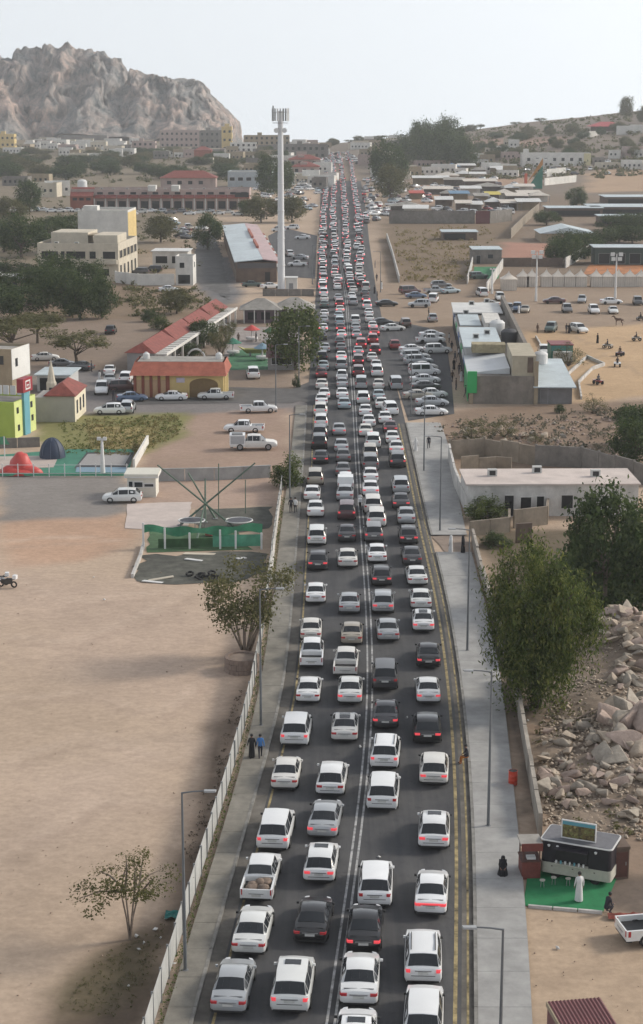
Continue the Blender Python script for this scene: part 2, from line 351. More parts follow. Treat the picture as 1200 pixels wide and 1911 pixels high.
def worley(X, Y, cell, seed):
    r = np.random.RandomState(seed).rand(64, 64, 2); xi, yi = np.floor(X/cell).astype(int), np.floor(Y/cell).astype(int); best = np.full(X.shape, 9.0)
    for i in (-1, 0, 1):
        for j in (-1, 0, 1):
            q = r[(yi+j) % 64, (xi+i) % 64]; best = np.minimum(best, np.hypot(X/cell-(xi+i+q[..., 0]), Y/cell-(yi+j+q[..., 1])))
    return best
wx, wz = MX+(fbm(MX, MZ, 20, 150)-.5)*16, MZ*.62+(fbm(MX, MZ, 16, 160)-.5)*14
crag = np.sqrt(np.clip(1-worley(wx, wz, 17, 3)**2, 0, 1))*8+np.sqrt(np.clip(1-worley(wx, wz, 7, 4)**2, 0, 1))*5
crag *= np.where(rel < 10, 1, .2)
mv = np.stack([MX+(fbm(MX, MZ*1.5, 18, 120)-.5)*14, MY+(fbm(MX, MZ*1.3, 14, 130)-.5)*30+(fbm(MX*1.4, MZ, 5, 140)-.5)*9-crag, MZ+crag*.35-7], -1).reshape(-1, 3)
ii = (np.arange(119)[:, None]*330+np.arange(329)[None, :]).ravel()
mo = link('mountain', np_mesh('mountain', mv, np.stack([ii, ii+1, ii+331, ii+330], 1), rockmat()))
tag(mo, 'craggy grey and pink rock mountain behind the town', 'mountain', kind='structure')

# ------------------------------------------------------------------ road, lines, pavements, kerbs
def roadmat():
    m, N, L, P = newmat('asphalt'); geo = N.new('ShaderNodeNewGeometry')
    def nz(sc, vec, d=6):
        mp = N.new('ShaderNodeMapping'); mp.inputs['Scale'].default_value = vec; L.new(geo.outputs['Position'], mp.inputs['Vector'])
        n = N.new('ShaderNodeTexNoise'); n.inputs['Scale'].default_value = sc; n.inputs['Detail'].default_value = d; n.inputs['Roughness'].default_value = .7; L.new(mp.outputs[0], n.inputs['Vector']); return n.outputs['Fac']
    def rp_(f, a, b, p0=.35, p1=.65):
        c = N.new('ShaderNodeValToRGB'); c.color_ramp.elements[0].position = p0; c.color_ramp.elements[1].position = p1; c.color_ramp.elements[0].color = (*a, 1); c.color_ramp.elements[1].color = (*b, 1); L.new(f, c.inputs['Fac']); return c.outputs['Color']
    def mul(a, b):
        x = N.new('ShaderNodeMix'); x.data_type = 'RGBA'; x.blend_type = 'MULTIPLY'; x.inputs[0].default_value = 1; L.new(a, x.inputs[6]); L.new(b, x.inputs[7]); return x.outputs[2]
    c = rp_(nz(1, (.9, .03, 1)), (.058, .059, .064), (.088, .088, .091))
    c = mul(c, rp_(nz(.35, (1, .6, 1)), (.78, .78, .8), (1.1, 1.09, 1.06)))
    c = mul(c, rp_(nz(1.6, (1, 1, 1), 8), (.72, .72, .74), (1.05, 1.05, 1.05), .3, .45))
    L.new(c, P.inputs['Base Color']); P.inputs['Roughness'].default_value = .85; P.inputs['Specular IOR Level'].default_value = .3
    b = N.new('ShaderNodeBump'); b.inputs['Strength'].default_value = .2; b.inputs['Distance'].default_value = .02; L.new(nz(25, (1, 1, 1)), b.inputs['Height']); L.new(b.outputs[0], P.inputs['Normal'])
    return m
ASPH = roadmat()
ASPH2 = mat('old_asphalt', (.12, .115, .113), .9, .25, .4, bump=.2, bscale=20, stain=.3)
WHITEP = mat('white_road_paint', (.46, .46, .46), .8, .5, 1.6)
YELP = mat('yellow_road_paint', (.36, .285, .14), .8, .6, 1.2)
CONC = mat('pavement_concrete', (.385, .38, .37), .9, .14, .8, bump=.15, bscale=25, stain=.2)
CONCL = mat('old_pavement_concrete', (.25, .235, .205), .9, .2, .9, bump=.2, bscale=25, stain=.3)
KERB = mat('kerb_concrete', (.30, .29, .27), .9, .25, 1.5, stain=.35)
GUTTER = mat('gutter_concrete', (.175, .16, .14), .9, .3, .7, stain=.4)
def curve_from_px(pts):
    w = [G(*p) for p in pts]; Y = np.array([p.y for p in w]); X = np.array([p.x for p in w])
    o = np.argsort(Y); Y, X = Y[o], X[o]
    dense = np.arange(Y[0]-40, Y[-1]+.5, 1.0)
    s0 = (X[1]-X[0])/(Y[1]-Y[0])
    xi = np.where(dense < Y[0], X[0]+(dense-Y[0])*s0, np.interp(dense, Y, X))
    for _ in range(2):
        k = 21; xp = np.pad(xi, k//2, mode='reflect', reflect_type='odd'); xi = np.convolve(xp, np.ones(k)/k, 'valid')
    return lambda y: np.interp(y, dense, xi)
XL = curve_from_px([(360, 1911), (420, 1690), (480, 1480), (531, 1300), (546, 1140), (556, 1000), (567, 870), (573, 760), (590, 540), (595, 450), (597, 400), (599, 340), (600, 300), (602, 285)])
XR = curve_from_px([(885, 1911), (883, 1600), (877, 1450), (862, 1290), (845, 1180), (826, 1080), (803, 1000), (775, 870), (757, 790), (730, 680), (702, 540), (689, 450), (684, 400), (674, 340), (664, 300), (656, 285)])
XC = curve_from_px([(617, 1911), (649, 1690), (679, 1480), (693, 1300), (688, 1140), (677, 1000), (667, 870), (660, 740), (652, 640), (647, 560), (637, 500), (634, 450), (633, 400), (632, 340), (630, 300), (628, 285)])
YEND = G(630, 287).y
def strip(name, fa, fb, ys, z, m, zf=None):
    mb = MB(); n = len(ys); v = []
    for y in ys: v += [(float(fa(y)), y, z), (float(fb(y)), y, z)]
    mb.add(v, [(2*i, 2*i+1, 2*i+3, 2*i+2) for i in range(n-1)]); return mb.build(name, m)
ys_all = np.concatenate([np.arange(40, 420, 3.0), np.arange(420, YEND, 15.0)])
road = tag(strip('road', XL, XR, ys_all, 0, ASPH), 'dark asphalt four lane road packed with traffic', 'road', kind='structure')
ysn = np.arange(40, 420, 3.0)
def line(fx, w, y0, y1, m, z=.006, name='road_line'):
    o = strip(name, lambda y: fx(y)-w/2, lambda y: fx(y)+w/2, np.arange(y0, y1, 3.0), z, m); o.parent = road; return o
line(lambda y: XC(y)-.19, .13, 40, 640, WHITEP); line(lambda y: XC(y)+.19, .13, 40, 640, WHITEP)
YSIDE = G(572, 755).y; YLOT = G(757, 790).y
line(lambda y: XL(y)+.95, .14, 40, YSIDE, YELP); line(lambda y: XR(y)-.92, .20, 40, YLOT, YELP)
line(lambda y: XR(y)-.30, .12, 40, YLOT-30, YELP, z=.012)
gl = strip('gutter', XL, lambda y: XL(y)+.72, np.arange(40, YSIDE, 3.0), .005, GUTTER); gl.parent = road
gr = strip('gutter', lambda y: XR(y)-.62, XR, np.arange(40, YLOT, 3.0), .005, GUTTER); gr.parent = road
# kerb stones and pavement slabs, each a piece of its pavement
def kerb(fx, side, y0, y1, parent, step=2.0):
    y = y0
    while y < y1-.2:
        a, b = y+.015, min(y+step, y1)-.015
        p, q = Vector((float(fx(a)), a)), Vector((float(fx(b)), b)); d = (q-p).normalized(); n = Vector((d.y, -d.x))*side
        h = .14+R.uniform(-.006, .006)
        MB().prism([p, q, q+n*.18, p+n*.18] if side > 0 else [p+n*.18, q+n*.18, q, p], -.04, h).build('kerb_stone', KERB, parent)
        y += step
def pavement(name, label, fa, fb, y0, y1, step, m, split=1):
    ps = MB(); ys = np.arange(y0, y1, step); base = strip(name, fa, fb, np.append(ys, y1), .08, KERB)
    tag(base, label, 'pavement', kind='structure')
    for y in ys:
        a, b = y+.012, min(y+step, y1)-.012
        if b-a < .3: continue
        for k in range(split):
            t0, t1 = k/split, (k+1)/split
            P = []
            for yy, t, e in ((a, t0, .01), (a, t1, -.01), (b, t1, -.01), (b, t0, .01)):
                P.append((float(fa(yy)*(1-t)+fb(yy)*t)+e, yy))
            MB().prism(P, .07, .125+R.uniform(-.004, .004)).build('slab', m, base)
    return base
XFW = curve_from_px([(305, 1911), (372, 1690), (438, 1480), (484, 1300), (507, 1140), (522, 1000), (541, 870), (552, 757), (553, 740)])   # inner edge of the fenced pavement
pl = pavement('pavement', 'narrow worn concrete pavement beside the white fence', XFW, lambda y: XL(y)-.18, 60, YSIDE-1, 3.0, CONCL)
kerb(XL, -1, 60, YSIDE-1, pl, 3.0)
XRW = curve_from_px([(994, 1911), (985, 1720), (975, 1600), (958, 1480), (942, 1300), (918, 1170), (880, 1035), (878, 1015), (866, 990), (852, 900), (835, 820), (815, 775)])
YD0, YD1 = G(830, 1032).y, G(800, 1000).y
pr = pavement('pavement', 'wide grey concrete slab pavement with lamp posts below the rubble lot', lambda y: XR(y)+.18, XRW, 60, YD0, 3.6, CONC)
kerb(XR, 1, 60, YD0, pr, 3.6)
pr2 = pavement('pavement', 'grey concrete pavement running up from the driveway to the parking lot', lambda y: XR(y)+.18, XRW, YD1, YLOT, 3.6, CONC)
kerb(XR, 1, YD1, YLOT, pr2, 3.6)
def sheet(name, poly, m, label, z=0.0, cat='ground', px=True, wob=0.0):
    P = [G(*p) for p in poly] if px else [Vector((*p, 0)) for p in poly]
    if wob:
        Q = []
        for i in range(len(P)):
            a, b = P[i], P[(i+1) % len(P)]; n = max(1, int((b-a).length/1.5))
            for k in range(n):
                q = a.lerp(b, k/n); Q.append(q+Vector((R.gauss(0, wob), R.gauss(0, wob), 0)))
        P = Q
    bm = bmesh.new(); f = bm.faces.new([bm.verts.new((p.x, p.y, z)) for p in P])
    bmesh.ops.triangulate(bm, faces=bm.faces[:]); bmesh.ops.recalc_face_normals(bm, faces=bm.faces[:])
    for f in bm.faces:
        if f.normal.z < 0: f.normal_flip()
    me = bpy.data.meshes.new(name); bm.to_mesh(me); bm.free(); me.materials.append(m)
    return tag(link(name, me), label, cat, kind='structure')
def rp(fx, y): return (float(fx(y)), y)
yl0, yl1 = G(0, 800).y, G(0, 605).y
sheet('parking_lot', [(762, 785), (848, 772), (842, 700), (833, 640), (800, 612), (745, 600), (700, 598), (735, 700)], ASPH, 'asphalt parking lot beside the white roofed shops', -.012, 'road')
sheet('side_road', [(575, 752), (560, 748), (545, 752), (430, 752), (250, 755), (240, 735), (430, 722), (545, 725), (578, 712), (590, 720)], ASPH2, 'grey side road past the yellow arcade', -.014, 'road')
sheet('alley', [(365, 525), (430, 560), (415, 480), (400, 430), (375, 430), (360, 480)], ASPH2, 'asphalt lane beside the metal roofed shop', -.015, 'road', wob=.3)
sheet('forecourt', [(520, 515), (588, 520), (592, 440), (530, 425), (500, 440)], ASPH, 'asphalt forecourt between the tower and the road', -.016, 'road')
DRIVE = mat('driveway_dirt', (.27, .21, .17), .95, .2, .6, bump=.2)
sheet('driveway', [(806, 1002), (866, 996), (884, 1034), (834, 1034)], DRIVE, 'brown dirt driveway crossing the pavement', .012, 'driveway', wob=.05)
# ------------------------------------------------------------------ vehicles
def paint(name, c, rough=.32, metal=0.0, coat=.6): return mat('paint_'+name, c, rough, .04, .8, metal=metal, coat=coat)
PAINT = {'white': paint('white', (.74, .75, .755)), 'silver': paint('silver', (.42, .44, .46), .35, .25), 'grey': paint('grey', (.17, .17, .175), .35, .2),
         'dark grey': paint('dark_grey', (.07, .07, .075), .35, .2), 'black': paint('black', (.018, .018, .02), .3), 'beige': paint('beige', (.40, .36, .30), .4, .15),
         'red': paint('red', (.26, .035, .035), .35), 'dark red': paint('dark_red', (.11, .02, .025), .35), 'pale blue': paint('pale_blue', (.36, .44, .48), .35, .1), 'blue': paint('blue', (.10, .15, .24), .35, .1),
         'brown': paint('brown', (.12, .085, .07), .4), 'dark green': paint('dark_green', (.07, .11, .10), .4), 'maroon': paint('maroon', (.09, .04, .045), .35)}
GLASS = mat('car_glass', (.018, .021, .025), .08, .05, 1.0, spec=.6)
TYRE = mat('tyre', (.02, .02, .02), .9, .1); RIM = mat('wheel_rim', (.32, .32, .33), .4, .1, metal=.6)
LON = mat('brake_light', (.5, .03, .04), .3, .02, emit=(1.0, .10, .12), estr=.32)
LFAR = mat('far_brake_light', (.5, .03, .04), .3, .02, emit=(1.0, .10, .12), estr=1.3)
LOFF = mat('tail_light', (.28, .025, .03), .25, .05, emit=(1.0, .1, .12), estr=.04)
PLATE = mat('number_plate', (.6, .6, .58), .5); TRIM = mat('black_trim', (.025, .025, .026), .6)
HEADL = mat('headlight', (.6, .62, .64), .15)
CARGO = mat('cargo_sacks', (.22, .165, .13), .95, .35, 2.5, bump=.4)
# stations: y, lower half width, bottom z, shoulder z, shoulder half width, top z, top half width
SPEC = {
 'sedan': dict(L=4.72, st=[(0, .76, .42, .70, .74, .73, .58), (.09, .86, .27, .90, .82, .94, .68), (.24, .895, .22, .985, .83, 1.02, .68), (.82, .905, .20, 1.0, .85, 1.05, .74), (1.5, .91, .20, .98, .86, 1.40, .63), (2.15, .91, .20, .965, .87, 1.455, .66), (2.78, .91, .20, .95, .87, 1.41, .64), (3.62, .905, .20, .93, .85, .975, .76), (4.3, .885, .22, .82, .79, .86, .64), (4.62, .81, .30, .66, .72, .70, .56), (4.72, .72, .40, .58, .62, .60, .48)],
               rear=(3, 4), sides=(3, 7), front=(6, 7), wy=(.98, 3.78), wr=.33, tail=(.74, .87, .54, .86), plate=.62, mir=(3.15, .98)),
 'suv': dict(L=4.85, st=[(0, .84, .46, .92, .82, .97, .70), (.07, .93, .33, 1.10, .88, 1.13, .74), (.14, .955, .28, 1.13, .90, 1.17, .80), (.50, .965, .26, 1.12, .91, 1.74, .70), (1.6, .975, .26, 1.10, .92, 1.80, .74), (2.85, .975, .26, 1.08, .92, 1.77, .72), (3.62, .965, .26, 1.06, .90, 1.12, .80), (4.5, .93, .28, .97, .85, 1.01, .70), (4.78, .85, .40, .80, .77, .84, .60), (4.85, .78, .46, .70, .70, .74, .54)],
             rear=(2, 3), sides=(2, 6), front=(5, 6), wy=(1.0, 3.9), wr=.39, tail=(.88, 1.05, .66, .90), plate=.80, mir=(3.2, 1.14)),
 'crossover': dict(L=4.5, st=[(0, .80, .46, .84, .78, .88, .64), (.08, .89, .32, 1.02, .85, 1.05, .70), (.18, .915, .27, 1.05, .865, 1.09, .76), (.72, .925, .25, 1.05, .87, 1.58, .66), (1.5, .93, .25, 1.03, .88, 1.64, .69), (2.65, .93, .25, 1.0, .88, 1.60, .67), (3.5, .92, .25, .98, .86, 1.03, .76), (4.15, .89, .27, .88, .81, .92, .66), (4.42, .81, .38, .72, .73, .76, .56), (4.5, .74, .44, .64, .65, .67, .5)],
                   rear=(2, 3), sides=(2, 6), front=(5, 6), wy=(.92, 3.6), wr=.36, tail=(.80, .95, .50, .86), plate=.70, mir=(3.1, 1.05)),
 'van': dict(L=4.9, st=[(0, .88, .40, 1.0, .86, 1.04, .76), (.06, .92, .30, 1.05, .89, 1.09, .80), (.10, .93, .28, 1.06, .90, 1.10, .80), (.26, .94, .26, 1.06, .90, 1.90, .76), (1.7, .94, .26, 1.06, .90, 1.95, .78), (3.2, .94, .26, 1.04, .90, 1.90, .76), (4.0, .93, .26, 1.02, .88, 1.08, .76), (4.6, .90, .28, .90, .84, .94, .70), (4.85, .82, .40, .76, .76, .80, .6), (4.9, .76, .46, .7, .7, .73, .55)],
             rear=(2, 3), sides=(2, 6), front=(5, 6), wy=(.95, 3.95), wr=.34, tail=(.80, 1.2, .72, .90), plate=.70, mir=(3.5, 1.12)),
 'pickup': dict(L=5.25, st=[(1.72, .90, .36, .98, .88, 1.0, .72), (1.74, .91, .33, 1.06, .89, 1.09, .72), (1.76, .91, .32, 1.07, .89, 1.11, .72), (1.95, .91, .32, 1.07, .89, 1.66, .63), (2.5, .915, .32, 1.06, .89, 1.72, .66), (3.35, .915, .32, 1.05, .89, 1.68, .64), (4.0, .91, .32, 1.03, .88, 1.09, .73), (4.85, .89, .34, .95, .84, .99, .70), (5.17, .83, .42, .80, .77, .84, .60), (5.25, .76, .5, .7, .7, .74, .54)],
                rear=(2, 3), sides=(2, 6), front=(5, 6), wy=(1.1, 4.25), wr=.38, tail=(.66, 1.0, .78, .90), plate=.56, mir=(3.6, 1.12)),
}
def ring(s):
    y, wl, zb, zs, ws, zr, wr = s
    h = [(wl*.9, zb), (wl, zb+(zs-zb)*.30), (wl*.995, zb+(zs-zb)*.72), (ws, zs), (wr, zr-.035), (wr*.55, zr)]
    return [(x, y, z) for x, z in h]+[(0, y, zr+.015)]+[(-x, y, z) for x, z in h[::-1]]
def body_mb(sp, mb, mi=0):
    rings = [ring(s) for s in sp['st']]; n = 13; v = [p for r in rings for p in r]; f = []
    for i in range(len(rings)-1):
        for k in range(n): f.append((i*n+k, i*n+(k+1) % n, (i+1)*n+(k+1) % n, (i+1)*n+k))
    f = [q[::-1] for q in f]
    f.append(tuple(range(n))); f.append(tuple((len(rings)-1)*n+k for k in range(n-1, -1, -1)))
    mb.add(v, f, mi)
def patch(mb, A, B, C, D, u0, u1, v0, v1, off, mi=0):
    """panel inset in the quad A B (low edge) D C (high edge), lifted off along its normal"""
    A, B, C, D = map(Vector, (A, B, C, D)); n = ((B-A).cross(D-A)).normalized()
    P = lambda u, v: (A.lerp(B, u)).lerp(D.lerp(C, u), v)+n*off
    mb.add([P(u0, v0), P(u1, v0), P(u1, v1), P(u0, v1)], [(0, 1, 2, 3)], mi)
def glass_rear(sp, mb, mi=0, front=False):
    i, j = sp['front'] if front else sp['rear']; a, b = ring(sp['st'][i]), ring(sp['st'][j])
    if front: lo, hi = b, a
    else: lo, hi = a, b
    for k, (m, n) in enumerate(((4, 5), (5, 6), (6, 7), (7, 8))):
        u0, u1 = (.05, 1) if k == 0 else ((0, .95) if k == 3 else (0, 1))
        if front: patch(mb, lo[m], lo[n], hi[n], hi[m], u0, u1, .08, .93, .012, mi)
        else: patch(mb, lo[n], lo[m], hi[m], hi[n], 1-u1, 1-u0, .04, .95, .012, mi)
def glass_side(sp, side, mb, mi=0):
    i, j = sp['sides']
    for k in range(i, j):
        a, b = ring(sp['st'][k]), ring(sp['st'][k+1])
        m, n = (3, 4) if side > 0 else (9, 8)
        ta, tb = a[n][2]-a[m][2], b[n][2]-b[m][2]
        if ta < .12 and tb < .12: continue
        A, B, C, D = a[m], b[m], b[n], a[n]
        u0 = .30 if ta < .12 else .05; u1 = .72 if tb < .12 else .95
        if side > 0: patch(mb, A, B, C, D, u0, u1, .07, .93, .012, mi)
        else: patch(mb, B, A, D, C, 1-u1, 1-u0, .07, .93, .012, mi)
def wheel_mb(mb, r, w, mi=0, rim=None):
    n = 14; prof = [(r*.62, -w/2), (r*.95, -w/2), (r, -w*.3), (r, w*.3), (r*.95, w/2), (r*.62, w/2)]
    v = [(z, rr*math.cos(2*math.pi*k/n), rr*math.sin(2*math.pi*k/n)) for rr, z in prof for k in range(n)]
    f = [(i*n+k, (i+1)*n+k, (i+1)*n+(k+1) % n, i*n+(k+1) % n) for i in range(5) for k in range(n)]
    mb.add(v, f, mi)
    return mb
def rim_mb(mb, r, w, mi=0):
    n = 10; v, f = [], []
    for z in (-w*.42, w*.42):
        o = len(v); v += [(z*1.05, 0, 0)]+[(z, r*.64*math.cos(2*math.pi*k/n), r*.64*math.sin(2*math.pi*k/n)) for k in range(n)]
        f += [(o, o+1+k, o+1+(k+1) % n) for k in range(n)]
    mb.add(v, f, mi); return mb
def tail_mb(sp, s, mb, mi=0):
    z0, z1, x0, x1 = sp['tail']
    d = .03
    P = [(x0, -d), (x1*.93, -d+.01), (x1+.015, .10), (x1+.015, .24), (x1-.05, .24), (x0, .12)]
    if s < 0: P = [(-x, y) for x, y in P[::-1]]
    mb.prism(P, z0, z1, mi)
def bed_mb(mb):
    mb.box(-.80, .80, .08, 1.72, .62, .68); mb.box(-.91, -.80, .0, 1.72, .42, 1.02); mb.box(.80, .91, .0, 1.72, .42, 1.02)
    mb.box(-.80, .80, 1.64, 1.72, .42, 1.02)
PARTS = {}
def car_parts(kind):
    """part meshes of one kind: list of (name, mesh, location, subpart)"""
    if kind in PARTS: return PARTS[kind]
    sp = SPEC[kind]; out = []
    mb = MB(); body_mb(sp, mb)
    out.append(('body', mb.mesh(kind+'_body', PAINT['white'], 38), (0, 0, 0), None))
    mb = MB(); glass_rear(sp, mb); out.append(('rear_window', mb.mesh('rear_window', GLASS), (0, 0, 0), None))
    mb = MB(); glass_rear(sp, mb, 0, True); out.append(('windscreen', mb.mesh('windscreen', GLASS), (0, 0, 0), None))
    for s in (1, -1):
        mb = MB(); glass_side(sp, s, mb); out.append(('side_window', mb.mesh('side_window', GLASS), (0, 0, 0), None))
        mb = MB(); tail_mb(sp, s, mb); out.append(('tail_light', mb.mesh('tail_light', LOFF), (0, 0, 0), None))
        y, z = sp['mir']; mb = MB().prism([(s*.90, y+.02), (s*1.03, y), (s*1.05, y+.09), (s*.92, y+.12)][::s], z, z+.12); out.append(('mirror', mb.mesh('mirror', TRIM), (0, 0, 0), None))
        wl = sp['st'][-3][1]; mb = MB().prism([(s*.48, sp['L']-.02), (s*.66, sp['L']-.08), (s*.80, sp['L']-.34), (s*.55, sp['L']-.2)][::-s], .62, .74); out.append(('headlight', mb.mesh('headlight', HEADL), (0, 0, 0), None))
    z = sp['plate']; out.append(('number_plate', MB().box(-.26, .26, -.045, .05, z, z+.13).mesh('number_plate', PLATE), (0, 0, 0), None))
    out.append(('garnish', MB().box(-.42, .42, -.035, .05, z+.15, z+.19).mesh('garnish', RIM), (0, 0, 0), None))
    mb = MB(); yr = sp['st'][sp['rear'][0]][0]; zr = sp['st'][sp['rear'][0]][5]
    if kind == 'sedan': mb.box(-.70, .70, .235, .255, 1.0, 1.032)
    else: mb.box(-.62, .62, -.012, .05, z-.12, z-.09)
    out.append(('seam', mb.mesh('seam', TRIM), (0, 0, 0), None))
    zb = sp['st'][1][2]; out.append(('bumper', MB().prism([(-.80, .03), (.80, .03), (.88, .16), (.86, .32), (-.86, .32), (-.88, .16)], zb-.02, zb+.13).mesh('bumper', TRIM), (0, 0, 0), None))
    tw = max(s[1] for s in sp['st']); wm = wheel_mb(MB(), sp['wr'], .24).mesh('wheel', TYRE, 40); rm = rim_mb(MB(), sp['wr'], .24).mesh('rim', RIM)
    for y in sp['wy']:
        for s in (1, -1): out.append(('wheel', wm, (s*(tw-.10), y, sp['wr']), ('rim', rm)))
    if kind == 'pickup':
        mb = MB(); bed_mb(mb); out.append(('bed', mb.mesh('bed', PAINT['white']), (0, 0, 0), None))
        out.append(('dark_bed_floor', MB().box(-.79, .79, .09, 1.63, .681, .70).mesh('dark_bed_floor', TRIM), (0, 0, 0), None))  # dark panel laid over the bed floor
        out.append(('tailgate', MB().box(-.80, .80, -.015, .06, .45, 1.01).mesh('tailgate', PAINT['white']), (0, 0, 0), None))
    if kind in ('suv',):
        for s in (1, -1): out.append(('roof_rail', MB().box(s*.62-.02, s*.62+.02, .8, 2.6, 1.76, 1.84).mesh('roof_rail', TRIM), (0, 0, 0), None))
    PARTS[kind] = out; return out
LOWM = {}
def low_mesh(kind):
    if kind in LOWM: return LOWM[kind]
    sp = SPEC[kind]; mb = MB(); body_mb(sp, mb, 0)
    if kind == 'pickup': bed_mb(mb); mb.box(-.80, .80, -.015, .06, .45, 1.01); mb.box(-.79, .79, .09, 1.63, .681, .70, 3)
    glass_rear(sp, mb, 1); glass_rear(sp, mb, 1, True)
    for s in (1, -1): glass_side(sp, s, mb, 1); tail_mb(sp, s, mb, 2)
    tw = max(s[1] for s in sp['st'])
    for y in sp['wy']:
        for s in (1, -1):
            c = (s*(tw-.10), y, sp['wr']); m2 = MB(); wheel_mb(m2, sp['wr'], .24); rim_mb(m2, sp['wr'], .24)
            mb.add([(v[0]+c[0], v[1]+c[1], v[2]+c[2]) for v in m2.v], m2.f, 3)
    LOWM[kind] = mb.mesh(kind+'_small', [PAINT['white'], GLASS, LOFF, TYRE], 38); return LOWM[kind]
WHITES = [PAINT['white'], PAINT['white'], paint('pearl_white', (.68, .69, .68)), paint('dusty_white', (.66, .65, .625), .5, coat=.2), paint('bright_white', (.80, .81, .82))]
def cpaint(c): return R.choice(WHITES) if c == 'white' else PAINT[c]
def setslot(o, i, m): o.material_slots[i].link = 'OBJECT'; o.material_slots[i].material = m
NICE = {'sedan': 'sedan', 'suv': 'SUV', 'crossover': 'crossover', 'van': 'van', 'pickup': 'pickup truck'}
ONAME = {'sedan': 'sedan_car', 'suv': 'suv_car', 'crossover': 'crossover_car', 'van': 'van', 'pickup': 'pickup_truck'}
CCAT = {'sedan': 'car', 'suv': 'car', 'crossover': 'car', 'van': 'van', 'pickup': 'pickup'}
MIDSKIP = {'mirror', 'headlight', 'number_plate', 'bumper', 'roof_rail', 'garnish', 'seam'}
def car(kind, color, loc, rz, label, group, lod=0, brake=False, extra=()):
    s = R.uniform(.975, 1.02)
    if lod == 2:
        o = link(ONAME[kind], low_mesh(kind)); setslot(o, 0, cpaint(color))
        if brake: setslot(o, 2, LFAR)
        o.location = loc; o.rotation_euler = (0, 0, rz); o.scale = (s, s, s*.97); return tag(o, label, CCAT[kind], group)
    t = thing(ONAME[kind], label, CCAT[kind], loc, rz, group); t.scale = (s*R.uniform(.97, 1.03), s*R.uniform(.95, 1.03), s*R.uniform(.93, 1.0)); pm_ = cpaint(color)
    for name, me_, l, sub in car_parts(kind):
        if lod == 1 and name in MIDSKIP: continue
        if name == 'roof_rail' and 'rails' not in extra: continue
        o = link(name, me_, t); o.location = l
        if name in ('body', 'bed', 'tailgate'): setslot(o, 0, pm_)
        elif name == 'mirror' and color != 'black' and R.random() < .5: setslot(o, 0, pm_)
        elif name == 'tail_light' and brake: setslot(o, 0, LON)
        if sub and lod == 0: link(sub[0], sub[1], o)
    sp = SPEC[kind]; top = max(q[5] for q in sp['st'])
    yf = sp['st'][sp['front'][0]][0]; yr = sp['st'][sp['rear'][1]][0]
    if 'sunroof' in extra: MB().box(-.40, .40, yf-.75, yf-.25, top-.03, top+.02).build('sunroof', GLASS, t)
    if 'glassroof' in extra:
        mb = MB(); a, b, c = (ring(sp['st'][k]) for k in (sp['rear'][1], sp['rear'][1]+1, sp['front'][0]))
        for lo, hi in ((a, b), (b, c)):
            for m, n in ((5, 6), (6, 7)): patch(mb, lo[n], lo[m], hi[m], hi[n], 0, 1, .02, .98, .014)
        mb.build('glass_roof', GLASS, t)
    if 'lightbar' in extra: MB().box(-.72, .72, -.04, .06, .80, .88).build('light_bar', LON, t)
    if 'cargo' in extra:
        mb = MB(); rr = random.Random(4)
        for k in range(9):
            x, y = rr.uniform(-.5, .5), rr.uniform(.35, 1.4); mb.lathe([(.02, .70), (.28, .70), (.36, .85), (.30, 1.0), (.1, 1.08), (.01, 1.1)], 9, (x, y, rr.uniform(-.08, .08)))
        tag(mb.build('cargo', CARGO, t, 50), 'brown sacks heaped in the bed')
    if 'canopy' in extra: MB().box(-.86, .86, .02, 1.70, 1.0, 1.72).build('box_canopy', PAINT[color], t)
    return t
def heading(y):
    d = 6.0; return -math.atan((float(XC(y+d))-float(XC(y-d)))/(2*d))
W, S_, GR, DG, K, BE = 'white', 'silver', 'grey', 'dark grey', 'black', 'beige'
